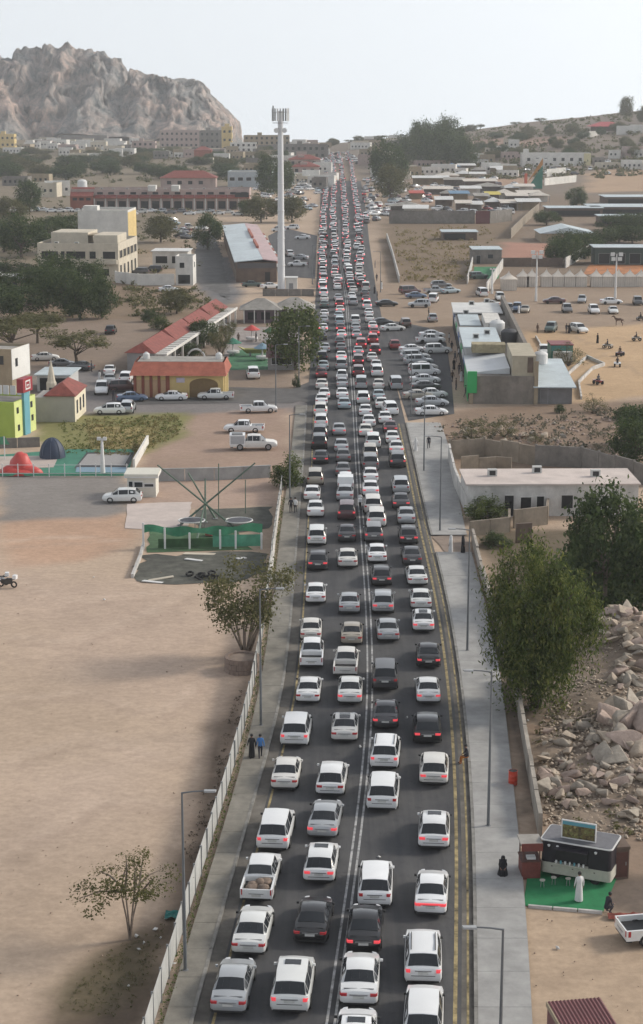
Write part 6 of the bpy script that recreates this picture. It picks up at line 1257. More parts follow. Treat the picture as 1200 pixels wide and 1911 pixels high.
# ------------------------------------------------------------------ stone planter and lot things
t = thing('stone_planter', 'round pinkish stone planter holding the feathery tree', 'planter', G(452, 1250)); PR = 1.35
STONE = mat('planter_stone', (.27, .205, .17), .95, .2, 2.0, bump=.4, stain=.25)
for k in range(22):
    for j in range(3):
        a0, a1 = 2*math.pi*(k+j*.5)/22, 2*math.pi*(k+.94+j*.5)/22; r1 = PR+R.uniform(-.02, .03)
        MB().prism([(PR*.8*math.cos(a0), PR*.8*math.sin(a0)), (r1*math.cos(a0), r1*math.sin(a0)), (r1*math.cos(a1), r1*math.sin(a1)), (PR*.8*math.cos(a1), PR*.8*math.sin(a1))], j*.42-.1, j*.42+.30).build('stone', STONE, t)
MB().lathe([(PR*.82, 0), (PR*.82, 1.0), (.05, 1.1)], 20).build('soil', DRIVE, t)
# wrecked playground: bungee frame, net, mats
MASTG = mat('mast_green_steel', (.10, .15, .11), .6, .2, 2.0, metal=.2); NET = mat('green_net', (.02, .16, .08), .9, .25, 1.2, stain=.3); NETL = mat('pale_green_net', (.10, .34, .22), .9, .2, 1.2)
sheet('concrete_pad', [(232, 986), (238, 940), (358, 936), (352, 982), (300, 988)], mat('pale_pad', (.56, .48, .44), .9, .08, .8, stain=.12), 'pale concrete pad beside the bungee frame', -.01, 'pad', wob=.06)
sheet('dark_mat_floor', [(245, 1082), (262, 1036), (500, 1030), (500, 1068), (430, 1090), (330, 1090)], mat('dark_floor', (.115, .115, .095), .95, .35, 1.0, bump=.5, stain=.45), 'dark gravel floor of the wrecked playground', -.01, 'floor', wob=.45)
sheet('dark_mat_floor', [(360, 975), (365, 952), (510, 945), (505, 985), (400, 1000)], MATS['dark_floor'], 'dark floor under the bungee trampolines', -.011, 'floor', wob=.15)
sheet('green_mat', [(275, 1030), (285, 985), (440, 985), (470, 1025)], mat('faded_green_mat', (.07, .15, .065), .95, .35, .9, stain=.3), 'faded green mat under the playground net', -.006, 'mat', wob=.15)
Yb = G(385, 978).y; t = thing('bungee_frame', 'crossed green steel masts of an abandoned bungee trampoline', 'play frame', G(385, 978))
L0 = t.location
for a, c in (((442, 988), (294, 868)), ((336, 980), (476, 864)), ((402, 968), (351, 882)), ((365, 1020), (384, 930)), ((383, 975), (383, 893))):
    u = G(*a)-L0; v = at_depth(c[0], c[1], Yb+2.5)-L0; MB().tube([u, v], [.12, .075], 8).build('mast', MASTG, t, 40); MB().box(u.x-.25, u.x+.25, u.y-.25, u.y+.25, -.1, .06).build('foot_plate', GMETAL, t)
for a, c in (((408, 965), (408, 865)), ((458, 958), (458, 895))):
    u = G(*a)-L0; v = at_depth(c[0], c[1], G(*a).y)-L0; MB().tube([u, v], .05, 6).build('mast', MASTG, t)
def trampoline(px, py, r, label):
    t = thing('trampoline', label, 'trampoline', G(px, py)); MB().tube([(r*math.cos(a), r*.9*math.sin(a), .75) for a in np.linspace(0, 6.283, 21)], .07, 6, cap=False).build('ring', WMETAL, t)
    MB().lathe([(r*.9, .72), (r*.93, .73), (r*.02, .735)], 20).build('mat', mat('trampoline_mat', (.08, .085, .1), .8), t)
    for k in range(5): a = k*1.257; MB().tube([(r*math.cos(a), r*.9*math.sin(a), -.05), (r*math.cos(a), r*.9*math.sin(a), .72)], .04, 6).build('leg', GMETAL, t)
trampoline(358, 984, 1.35, 'round trampoline under the bungee masts near the pale pad'); trampoline(446, 984, 1.4, 'round trampoline under the bungee masts near the low wall')
# sagging net between posts
t = thing('green_net_fence', 'torn green net sagging between white posts', 'net', G(268, 1016)); L0 = t.location.copy()
mb = MB(); top = []; n = 24
for k in range(n+1):
    f = k/n; px_ = 268+f*222; p_ = G(px_, 1022-f*4)-L0; z1 = 2.2-.35*math.sin(f*math.pi)+.12*math.sin(f*23); top.append((p_.x, p_.y, z1, 1.55-.25*math.sin(f*3.1)+.2*math.sin(f*17)))
mb.add([q for a in top for q in ((a[0], a[1]+.4, a[2]), (a[0], a[1]-.35+.1*math.sin(a[0]*3), a[3]))], [(2*i, 2*i+1, 2*i+3, 2*i+2) for i in range(n)]); mb.build('net', NET, t, True)
mb = MB(); mb.add([q for a in top[14:] for q in ((a[0], a[1]-.2, 1.2), (a[0], a[1]-.25, .02))], [(2*i, 2*i+1, 2*i+3, 2*i+2) for i in range(n-14)]); mb.build('net', NETL, t)
mb = MB(); mb.add([q for a in top[3:15] for q in ((a[0], a[1]-.2, .9), (a[0], a[1]-.25, .02))], [(2*i, 2*i+1, 2*i+3, 2*i+2) for i in range(11)]); mb.build('net', mat('grass_net', (.045, .11, .045), .9, .3, 1.0), t)
for px_, h in ((268, 2.6), (308, 2.1), (354, 1.6), (411, 1.9), (440, 1.8), (488, 1.6)): q = G(px_, 1024)-L0; MB().box(q.x-.09, q.x+.09, q.y-.09, q.y+.09, -.1, h).build('post', WMETAL, t)
MB().lathe([(.1, 0), (.5, .1), (.55, .35), (.3, .55), (.02, .6)], 10).build('bundle', mat('red_bundle', (.4, .12, .09), .9, .2), t).location = G(392, 1000)-L0
wall_run('lot_kerb', 'row of low white kerb blocks edging the playground', [(247, 1078), (262, 1040), (268, 1018)], .35, OLDW, panel=1.0)
wall_run('lot_wall', 'long low grey wall crossing the lot behind the bungee masts', [(290, 897), (400, 895), (505, 890)], 1.35, CONC, panel=3, cap=.06)
wall_run('ramp_wall', 'white wall running back from the ticket kiosk', [(250, 874), (276, 828)], 1.1, WHITEW, panel=3.2)
# green floored playground
sheet('play_floor', [(-20, 888), (-20, 850), (130, 838), (250, 838), (240, 886)], mat('play_green', (.05, .22, .15), .9, .15, .8, stain=.2), 'green rubber floor of the fenced playground', -.008, 'floor')
sheet('play_pad', [(-20, 876), (-20, 852), (110, 850), (100, 872)], mat('play_pad_pink', (.47, .40, .36), .9, .1, .8), 'pinkish paved patch on the green playground', .004, 'floor')
sheet('pool_cover', [(138, 874), (162, 844), (252, 844), (236, 876)], mat('pool_black', (.03, .03, .033), .7, .15), 'black rim of the bumper pool', .0, 'pool'); sheet('pool_mat', [(146, 868), (164, 847), (244, 847), (232, 868)], mat('pool_grey', (.30, .29, .285), .8, .08), 'grey mat of the bumper pool', .02, 'pool'); sheet('pool_band', [(141, 881), (143, 872), (238, 872), (235, 882)], mat('pool_blue', (.18, .28, .36), .7, .1), 'pale blue band before the bumper pool', .012, 'pool')
t = thing('play_fence', 'white post and rail fence along the green playground', 'fence', G(-5, 890)); L0 = t.location.copy()
for k in range(9): q = G(5+k*29, 889)-L0; MB().box(q.x-.05, q.x+.05, q.y-.05, q.y+.05, -.1, 1.5).build('post', WMETAL, t)
q0, q1 = G(-5, 889)-L0, G(240, 889)-L0
for z in (1.35, .35): MB().tube([q0+Vector((0, 0, z)), q1+Vector((0, 0, z))], .03, 6).build('rail', WMETAL, t)
MB().add([q0+Vector((0, .02, .4)), q1+Vector((0, .02, .4)), q1+Vector((0, .02, .05)), q0+Vector((0, .02, .05))], [(0, 1, 2, 3)]).build('net_skirt', NETL, t)
t = thing('inflatable_slide', 'red inflatable slide slumped on the playground floor', 'inflatable', G(38, 884)); RED = mat('red_inflatable', (.50, .06, .05), .5, .1, .8)
for nm, c, r in (('slide_hump', (0, .6, .2), (1.35, 1.2, 2.3)), ('side_wing', (-1.2, -.2, .1), (1.2, .9, .95)), ('side_wing', (1.3, -.2, .1), (1.35, .9, .8)), ('front_cushion', (0, -.9, .05), (1.9, .6, .6))):
    bm = bmesh.new(); bmesh.ops.create_icosphere(bm, subdivisions=3, radius=1); 
    for v in bm.verts:
        k = 1+.13*mnoise.noise(v.co*2.1+Vector(c)); v.co = Vector((v.co.x*r[0]*k, v.co.y*r[1]*k, max(v.co.z, -.08)*r[2]*k))
    me = bpy.data.meshes.new(nm); bm.to_mesh(me); bm.free(); me.materials.append(RED); me.polygons.foreach_set('use_smooth', [True]*len(me.polygons)); o = link(nm, me, t); o.location = c
t = thing('blue_dome', 'dark blue ribbed dome tent behind the playground', 'dome', G(98, 853)); DOMEB = mat('dome_blue', (.022, .035, .07), .6, .1)
MB().lathe([(1.55*math.cos(a), 2.4*math.sin(a)) for a in np.linspace(0, 1.5, 9)], 16).build('dome_skin', DOMEB, t, 50)
for k in range(8): a = k*math.pi/4; MB().tube([(1.57*math.cos(b_)*math.cos(a), 1.57*math.cos(b_)*math.sin(a), 2.42*math.sin(b_)) for b_ in np.linspace(0, 1.5, 8)], .04, 5).build('rib', mat('dome_rib', (.07, .09, .14), .6), t)
t = thing('shade_sail', 'pale green shade canopy at the playground edge', 'canopy', G(3, 858)); MB().add([(-2, 0, 2.6), (.5, 0, 2.9), (.8, 1.5, 1.6), (-2, 2, 1.5)], [(0, 1, 2, 3)]).build('canopy', NETL, t); MB().tube([(.4, 0, -.1), (.4, 0, 2.9)], .06, 6).build('post', WMETAL, t)
wall_run('lot_wall', 'brown grey wall behind the dark blue dome', [(-10, 836), (75, 833)], 1.2, GREYW, panel=3); 
# amusement park bits
b = Bld('red_kiosk', 'kiosk with dark red sloping roof inside the park', 'kiosk', (500, 690), 4.7, 3.5, 2.2, 0, 'A', mat('kiosk_grey', (.3, .29, .28), .8), None); MB().add([(-.3, -.9, 2.2), (5, -.9, 2.2), (5, 3.8, 3.6), (-.3, 3.8, 3.6), (-.3, -.9, 2.1), (5, -.9, 2.1)], [(0, 1, 2, 3), (0, 4, 5, 1)]).build('roof', MAROON, b.o); b.win('f', .6, .9, 3.2, 1.0, WMETAL, DARK, 'serving_hatch')
for x, y, w, lb in ((455, 602, 6.5, 'conical grey roofed park pavilion with white posts'), (518, 600, 6.5, 'second conical roofed park pavilion beside the street tree')):
    b = Bld('park_pavilion', lb, 'pavilion', (x, y), w, 5, 2.6, 0, 'A', mat('purple_brown_wall', (.13, .095, .11), .85, .2), None); b.hip(1.9, .9, ROOFG)
    for u in (0, 2, 4, 6): b.box('post', u, u+.2, -.8, -.6, -.2, 2.45, WHITEW)
    for u in (.8, 3.4): b.box('opening', u, u+1.7, -.05, -.004, .6, 2.0, DARK)
sheet('park_paving', [(415, 690), (425, 610), (560, 610), (560, 690)], mat('park_pavers', (.34, .30, .28), .9, .2, .8, stain=.25), 'pale paved yard of the amusement park', -.013, 'paving'); sheet('park_turf', [(418, 690), (430, 655), (500, 650), (500, 690)], mat('park_turf_green', (.05, .17, .08), .9, .4, .7), 'green turf patch in the amusement park', -.006, 'turf', wob=.2)
t = thing('pirate_boat', 'yellow green boat shaped park ride', 'ride', G(478, 664)); mb = MB(); BOAT = mat('boat_yellow', (.38, .36, .12), .6, .15)
mb.add([(-3.2, 0, 1.7), (-2, -.8, 1.2), (1.8, -.8, 1.2), (3.2, 0, 1.8), (1.8, .8, 1.2), (-2, .8, 1.2), (-1.6, 0, .4), (1.5, 0, .4)], [(0, 1, 6), (1, 2, 7, 6), (2, 3, 7), (3, 4, 7), (4, 5, 6, 7), (5, 0, 6)]); mb.build('hull', BOAT, t); MB().box(-1.6, 1.5, -.5, .5, .9, 1.0).build('deck', NETL, t)
for u in (-1, 1): MB().box(u-.15, u+.15, -.3, .3, -.1, .6).build('support', GMETAL, t)
for i, (x, y, c) in enumerate(((435, 662, 'play_green'), (490, 672, 'pool_blue'), (505, 640, 'faded_green_mat'), (470, 636, 'red_inflatable'))):
    t = thing('park_ride', ['green roofed childrens ride by the entrance roof', 'blue childrens ride near the red kiosk', 'green slide tower by the street tree', 'small red childrens ride on the park paving'][i], 'ride', G(x, y)); MB().lathe([(1.0, .3), (1.1, .4), (1.1, .7), (.2, .8)], 12).build('platform', WMETAL, t); MB().lathe([(1.5, 2.0), (1.55, 2.05), (.1, 2.9)], 12).build('canopy', MATS[c], t); MB().tube([(0, 0, -.1), (0, 0, 2.1)], .12, 8).build('column', WMETAL, t)
# ------------------------------------------------------------------ rubble lot: mound, boulders, stones
def mound_h(X, Y):
    z = 0
    for px_, py_, r, h in ((1195, 1225, 4.6, 2.3), (1150, 1190, 3.2, 1.5), (1190, 1385, 3.2, 1.4), (1195, 1460, 3.4, .9), (1110, 1400, 3, .5), (1070, 1470, 3, .35), (1150, 1300, 3.5, .8)):
        c_ = G(px_, py_); z = z+h*np.exp(-((X-c_.x)**2+(Y-c_.y)**2)/r**2)
    return z
c0, c1_ = G(985, 1560), G(1260, 1130); xs = np.linspace(12.2, 32, 60); ysr = np.linspace(c0.y, c1_.y, 110); RXg, RYg = np.meshgrid(xs, ysr)
edge = smooth(0, 2, RXg-(np.interp(RYg, [c0.y, c1_.y], [12.6, 15.2])))*smooth(0, 3, RYg-ysr[0])*smooth(0, 4, ysr[-1]-RYg)
RZg = (mound_h(RXg, RYg)+(fbm(RXg, RYg, 2.2, 200)-.45)*.5)*edge-.06
ii = (np.arange(109)[:, None]*60+np.arange(59)[None, :]).ravel(); me = np_mesh('rubble_mound', np.stack([RXg, RYg, RZg], -1).reshape(-1, 3), np.stack([ii, ii+1, ii+61, ii+60], 1), mat('rubble_earth', (.26, .20, .15), .95, .3, 1.2, bump=.6, bscale=4, stain=.3)); me.polygons.foreach_set('use_smooth', [True]*len(me.polygons))
tag(link('rubble_mound', me), 'brown earth mound of the rubble lot', 'mound', kind='structure')
def rock_meshes():
    out = []
    for cname_, c_ in (('tan', (.46, .38, .30)), ('grey', (.37, .325, .27)), ('pinkish', (.42, .325, .275))):
        m_ = mat('rock_'+cname_, c_, .95, .2, 2.5, bump=.4, stain=.2)
        for s in range(4):
            rr = random.Random(s*7+len(cname_)); bm = bmesh.new(); bmesh.ops.create_icosphere(bm, subdivisions=2, radius=.5)
            bm.clear()
            for _ in range(16):
                v = Vector((rr.uniform(-1, 1)*.62, rr.uniform(-1, 1)*.5, rr.uniform(-1, 1)*.42)); bm.verts.new(v)
            h_ = bmesh.ops.convex_hull(bm, input=bm.verts[:]); bmesh.ops.delete(bm, geom=list({g for g in h_['geom_interior']+h_['geom_unused'] if isinstance(g, bmesh.types.BMVert)}), context='VERTS'); bmesh.ops.bevel(bm, geom=bm.edges[:], offset=.035, segments=1, affect='EDGES'); bmesh.ops.triangulate(bm, faces=bm.faces[:]); bmesh.ops.recalc_face_normals(bm, faces=bm.faces[:])
            me_ = bpy.data.meshes.new('boulder'); bm.to_mesh(me_); bm.free(); me_.materials.append(m_); me_.polygons.foreach_set('use_smooth', [True]*len(me_.polygons)); me_.set_sharp_from_angle(angle=math.radians(25)); out.append((cname_, me_))
    return out
ROCKS = rock_meshes(); rb = random.Random(31)
def boulder(px_, py_, size, label, lift=.25, grp='boulders of the rubble lot'):
    p_ = G(px_, py_); z = float(mound_h(p_.x, p_.y)) if px_ > 985 and 1130 < py_ < 1560 else 0
    cn, me_ = rb.choice(ROCKS); o = link('boulder', me_); s = size; o.scale = (s*rb.uniform(.8, 1.3), s*rb.uniform(.7, 1.1), s*rb.uniform(.65, 1.0)); o.rotation_euler = (rb.uniform(-.5, .5), rb.uniform(-.5, .5), rb.uniform(0, 6)); o.location = (p_.x, p_.y, z+s*lift*.7)
    tag(o, label.replace('COL', cn), 'rock', grp)
for x, y, s in ((1140, 1345, 1.5), (1142, 1372, 1.2), (1170, 1358, 1.6), (1186, 1340, 1.7), (1178, 1385, 1.9), (1158, 1388, 1.2), (1196, 1395, 1.6), (1133, 1380, 1.0), (1150, 1410, 1.1), (1128, 1408, .9), (1168, 1415, 1.2), (1196, 1425, 1.2), (1145, 1440, 1.2), (1122, 1432, 1.0), (1195, 1350, 1.5)): boulder(x, y, s*1.5, 'large pale COL boulder stacked beside the rubble mound')
for x, y in in_px([(1125, 1160), (1165, 1148), (1205, 1180), (1205, 1330), (1140, 1300), (1110, 1220)], 75, np.random.RandomState(5)): boulder(x, y, rb.uniform(.6, 1.35), 'COL rock on the tall heap beside the dark trees')
for x, y in in_px([(1010, 1360), (1130, 1330), (1205, 1440), (1205, 1540), (1080, 1520), (1010, 1480)], 95, np.random.RandomState(6)): boulder(x, y, rb.uniform(.4, 1.1), 'COL rock scattered over the flat rubble lot')
for x, y in in_px([(860, 800), (1060, 790), (1080, 840), (880, 840)], 34, np.random.RandomState(8)): boulder(x, y, rb.uniform(.5, 1.2), 'COL rock on the slope above the derelict house', .2, 'rocks on the slope')
def stones(name, label, pts, lo, hi, m, seed):
    rs_ = np.random.RandomState(seed); base = np.array([(1, 0, 0), (-1, 0, 0), (0, 1, 0), (0, -1, 0), (0, 0, 1), (0, 0, -1)], float)*.5; tri = np.array([(0, 2, 4), (2, 1, 4), (1, 3, 4), (3, 0, 4), (2, 0, 5), (1, 2, 5), (3, 1, 5), (0, 3, 5)])
    V, F = [], []
    for i, p_ in enumerate(pts):
        s = rs_.uniform(lo, hi); a = rs_.uniform(0, 6.28); v = base*rs_.uniform(.6, 1.3, (6, 3))*s+rs_.normal(size=(6, 3))*s*.12; c_, s_ = math.cos(a), math.sin(a)
        v = np.stack([v[:, 0]*c_-v[:, 1]*s_, v[:, 0]*s_+v[:, 1]*c_, v[:, 2]*.7], 1)+np.array(p_)+np.array((0, 0, s*.12)); V.append(v); F.append(tri+6*i)
    return tag(link(name, np_mesh(name, np.concatenate(V), np.concatenate(F), m)), label, 'stones', kind='stuff')
sp_ = []
for x, y in in_px([(1005, 1350), (1130, 1150), (1210, 1150), (1210, 1570), (1015, 1540)], 2200, np.random.RandomState(14)): q = G(x, y); sp_.append((q.x, q.y, float(mound_h(q.x, q.y))-.03))
stones('rubble_stones', 'countless small stones covering the rubble lot', sp_, .1, .38, MATS['rock_tan'], 3)
stones('slope_stones', 'small stones on the slope above the derelict house', [tuple(G(x, y)) for x, y in in_px([(790, 790), (1200, 770), (1200, 860), (850, 850)], 420, np.random.RandomState(15))], .15, .6, MATS['rock_pinkish'], 4)
lit = [tuple(G(x, y)) for x, y in in_px([(0, 1000), (480, 1090), (470, 1250), (300, 1800), (0, 1911)], 110, np.random.RandomState(16))]+[tuple(G(x, y)) for x, y in in_px([(990, 1705), (1200, 1720), (1200, 1911), (1000, 1911)], 25, np.random.RandomState(17))]
stones('dirt_clods', 'pebbles and clods scattered over the bare dirt lots', lit, .04, .15, mat('clod_earth', (.30, .225, .175), .95, .2), 5)
t = [(255, 1748), (268, 1760), (290, 1735), (300, 1750), (310, 1715), (175, 1078), (325, 1800), (260, 1772), (195, 1120), (240, 1840), (1040, 1770), (980, 1360), (985, 1345), (650, 1285), (672, 1395), (707, 1600), (760, 1340), (905, 1240), (935, 1310), (1165, 1500)]
stones('litter', 'scraps of white litter lying about', [(*G(x, y)[:2], .02) for x, y in t], .15, .35, WMETAL, 6)
DBR = [(362, 1045, .9, 'white panel lying flat on the dark playground floor', WMETAL), (372, 1034, 1.6, 'long pale board lying beside the playground net', CREAM), (300, 1080, 1.3, 'pale plank at the edge of the playground floor', CREAM), (285, 1086, 1.0, 'white strip lying on the dirt by the playground', WMETAL), (450, 1042, .5, 'small white sheet on the dark floor', WMETAL)]
for x, y, s, lb, m in DBR:
    o = tag(MB().prism([(-s, -.25), (s*.9, -.3), (s, .2), (-s*.85, .3)], .0, .06).build('loose_board', m), lb, 'board'); o.location = G(x, y); o.rotation_euler = (rb.uniform(-.08, .08), rb.uniform(-.08, .08), rb.uniform(-.9, .9))
t = thing('scrap_heap', 'dark heap of tyres and scrap on the playground floor', 'scrap', G(378, 1078))
for k in range(9): o = MB().tube([(.32*math.cos(a), .32*math.sin(a), 0) for a in np.linspace(0, 6.283, 13)], .11, 6, cap=False).build('tyre', TYRE, t, True); o.location = (rb.uniform(-1.6, 1.8), rb.uniform(-1, .8), rb.uniform(.1, .3)); o.rotation_euler = (rb.uniform(-.7, .7), rb.uniform(-.7, .7), 0)
t = thing('green_tarp', 'crumpled green cloth by the white fence', 'cloth', G(327, 1710)); bm = bmesh.new(); bmesh.ops.create_grid(bm, x_segments=8, y_segments=6, size=.45)
for v in bm.verts: v.co.z = .12+.14*mnoise.noise(v.co*4); v.co.x *= 1.2
me = bpy.data.meshes.new('cloth'); bm.to_mesh(me); bm.free(); me.materials.append(mat('teal_cloth', (.02, .14, .13), .9, .2, 4)); link('cloth', me, t)
# red barrel by the panel wall
t = thing('waste_barrel', 'bright red waste barrel on the slab pavement edge', 'barrel', G(957, 1464)); RBAR = mat('red_barrel', (.55, .06, .03), .5, .08)
MB().lathe([(.27, 0), (.29, .03), (.29, .33), (.305, .35), (.29, .37), (.29, .63), (.305, .65), (.29, .67), (.29, .93), (.30, .95)], 16).build('drum', RBAR, t, 40); MB().lathe([(.27, .90), (.27, .955), (.01, .956)], 14).build('opening', DARK, t)
t = thing('old_post', 'weathered pale wooden post standing by the pepper tree', 'post', G(952, 1262)); MB().tube([(0, 0, -.2), (.05, 0, 1.4), (-.03, 0, 2.6)], [.09, .08, .05], 7).build('trunk', BARKP, t)
for k, (a, c_) in enumerate((((1062, 1378), (1122, 1340)), ((1075, 1350), (1115, 1335)))): t = thing('fallen_pole', ['pale wooden pole lying on the rubble', 'second weathered pole lying across stones'][k], 'pole', G(*a)); q = G(*c_)-G(*a); MB().tube([(0, 0, .35), (q.x, q.y, .55)], [.06, .09], 7).build('log', BARKP, t)
t = thing('red_blankets', 'heap of red patterned blankets beside the crouching person', 'blanket', G(1175, 1712)); bm = bmesh.new(); bmesh.ops.create_grid(bm, x_segments=14, y_segments=6, size=1)
for v in bm.verts: v.co = Vector((v.co.x*1.2, v.co.y*.35, .08+.22*max(0, 1-abs(v.co.y))*(.7+mnoise.noise(v.co*3))))
me = bpy.data.meshes.new('blanket'); bm.to_mesh(me); bm.free(); me.materials.append(mat('red_blanket', (.30, .07, .05), .95, .4, 3, stain=.3)); me.polygons.foreach_set('use_smooth', [True]*len(me.polygons)); link('blanket', me, t)
wall_run('carpet_kerb', 'pale kerb edging the green carpet', [(985, 1692), (1125, 1704)], .12, OLDW, th=.15, panel=1.2)
for i, (x, y) in enumerate(((1012, 1655), (1033, 1650), (1060, 1652))): t = thing('stool', ['small pale stool on green carpet near the red stall', 'small pale stool on green carpet before the hatch', 'cream stool on green carpet beside the robed man'][i], 'stool', G(x, y)); MB().lathe([(.15, .38), (.16, .40), (.16, .43), (.02, .44)], 10).build('seat', KC, t); [MB().tube([(.13*math.cos(a), .13*math.sin(a), -.01), (.09*math.cos(a), .09*math.sin(a), .39)], .018, 5).build('leg', GMETAL, t) for a in (0.6, 2.2, 3.8, 5.4)]
# ------------------------------------------------------------------ parked and side vehicles
PK = 'vehicles parked off the road'
def park(px_, py_, kind, colour, deg, where, lod=1, extra=(), brake=False, grp=PK):
    p_ = G(px_, py_); rz = math.radians(deg); L = SPEC[kind]['L']; p_ = p_-Vector((-math.sin(rz), math.cos(rz), 0))*L*.5
    return car(kind, colour, p_, rz, f'{colour} {NICE[kind]} {where}', grp, lod, brake, extra)
PL = 'nosed in to the shop row parking lot'
for x, y, k, c, d, wh in ((806, 774, 'sedan', W, -86, 'at the pavement end of the shop parking row'), (806, 757, 'sedan', S_, -84, 'second in the shop parking row'), (808, 741, 'sedan', W, -83, PL), (782, 744, 'sedan', BE, -84, 'double parked behind the shop parking row'), (795, 727, 'sedan', DG, -80, PL), (793, 714, 'sedan', W, -82, PL), (792, 700, 'van', W, -82, PL), (790, 690, 'sedan', W, -80, PL), (781, 680, 'suv', S_, -80, PL), (774, 671, 'suv', S_, -80, 'among cars double parked at the shops'), (817, 659, 'suv', W, -84, 'parked close to the shop wall'), (770, 657, 'sedan', W, -75, 'double parked beside the white SUV'), (803, 640, 'pickup', W, -86, 'at the far end of the shop parking row'), (806, 630, 'sedan', W, -86, 'behind the pickup at the shop row'),
                          (807, 599, 'crossover', S_, 0, 'on the dirt behind the shop row'), (756, 609, 'suv', 'brown', 5, 'leaving the road beside the shops'), (733, 617, 'sedan', W, -70, 'turning out of the parking lot'), (713, 606, 'sedan', DG, -75, 'turning in beside the queue'), (738, 724, 'van', S_, 2, 'driving through the shop parking lot'), (736, 650, 'crossover', 'red', 2, 'driving through the shop parking lot'),
                          (782, 573, 'suv', S_, 88, 'on the dirt above the dry verge'), (721, 571, 'sedan', K, -84, 'parked by the roadside crowd'), (809, 563, 'van', W, -10, 'on the dirt behind the silver SUV'), (776, 556, 'sedan', 'blue', -80, 'in the roadside cluster above the shops'), (765, 548, 'van', 'maroon', -70, 'in the roadside cluster above the shops'), (812, 547, 'pickup', S_, -84, 'in the roadside cluster above the shops'), (840, 547, 'sedan', 'pale blue', -60, 'at the end of the roadside cluster'), (823, 537, 'suv', GR, -80, 'behind the roadside cluster'),
                          (899, 552, 'van', W, 8, 'below the green turf'), (933, 560, 'suv', W, 180, 'beside the end tent'), (892, 520, 'suv', 'dark green', -70, 'on the green turf edge'), (949, 582, 'suv', DG, 175, 'parked behind the shop row'), (965, 580, 'suv', 'blue', 172, 'parked behind the shop row'), (980, 582, 'sedan', BE, 170, 'parked behind the shop row'), (1058, 582, 'suv', GR, 178, 'on the fairground car park'), (1108, 584, 'suv', W, 180, 'on the fairground car park'), (1144, 584, 'sedan', W, 176, 'on the fairground car park'), (1086, 564, 'pickup', S_, 170, 'near the tents on the fairground'), (1140, 567, 'sedan', W, -88, 'with raised boot near the tents'), (1190, 568, 'suv', DG, 175, 'near the tents on the fairground'), (1034, 566, 'sedan', 'maroon', 90, 'near the tents on the fairground'), (1028, 618, 'suv', 'dark green', 165, 'at the edge of the sandy field'), (1080, 620, 'suv', W, 200, 'at the edge of the sandy field'), (912, 572, 'sedan', BE, 80, 'behind the far shop roof'), (1015, 662, 'suv', W, 178, 'behind the grey shed'),
                          (472, 704, 'suv', W, 5, 'inside the park beside the red kiosk'), (320, 746, 'sedan', W, 92, 'in front of the yellow park entrance'), (403, 745, 'pickup', W, 92, 'in front of the arch of the yellow entrance'), (483, 769, 'pickup', W, -84, 'on the dirt corner of the side road'), (456, 806, 'pickup', W, 88, 'behind the utility truck'), (227, 936, 'crossover', W, 92, 'beside the white ticket kiosk'), (205, 772, 'crossover', W, 92, 'beside the weedy plot'), (239, 768, 'suv', S_, 0, 'facing the yellow entrance'), (190, 733, 'suv', W, 185, 'on the lot before the red gallery'), (205, 714, 'sedan', S_, 5, 'second in file by the gallery'), (205, 697, 'sedan', W, 4, 'first in file by the gallery'), (232, 729, 'suv', 'maroon', -80, 'against the red gallery end wall'), (248, 748, 'sedan', 'blue', -82, 'at the corner of the yellow entrance'), (236, 712, 'suv', W, 0, 'tight against the gallery end'),
                          (315, 544, 'sedan', W, -84, 'alone on the lane below the villa yard'), (207, 622, 'crossover', K, 0, 'alone on the bare ground below the villa'), (118, 684, 'sedan', GR, -85, 'under the flat topped acacia'), (85, 672, 'sedan', W, -80, 'under the olive acacia'), (150, 690, 'sedan', DG, 60, 'under the flat topped acacia'), (470, 535, 'sedan', 'dark green', -85, 'beside the metal roofed shop'), (505, 538, 'sedan', W, -70, 'beside the metal roofed shop'), (555, 497, 'pickup', W, 95, 'on the tower forecourt'), (540, 478, 'suv', W, 10, 'on the tower forecourt'), (560, 484, 'sedan', S_, 70, 'on the tower forecourt'), (565, 446, 'sedan', W, 88, 'at the back of the tower forecourt'), (545, 428, 'suv', W, 95, 'at the back of the tower forecourt'), (520, 432, 'van', W, 90, 'at the back of the tower forecourt'), (285, 508, 'suv', K, 90, 'inside the villa yard'), (260, 512, 'suv', DG, 90, 'inside the villa yard')):
    park(x, y, k, c, d, wh, 1 if y > 640 else 2)
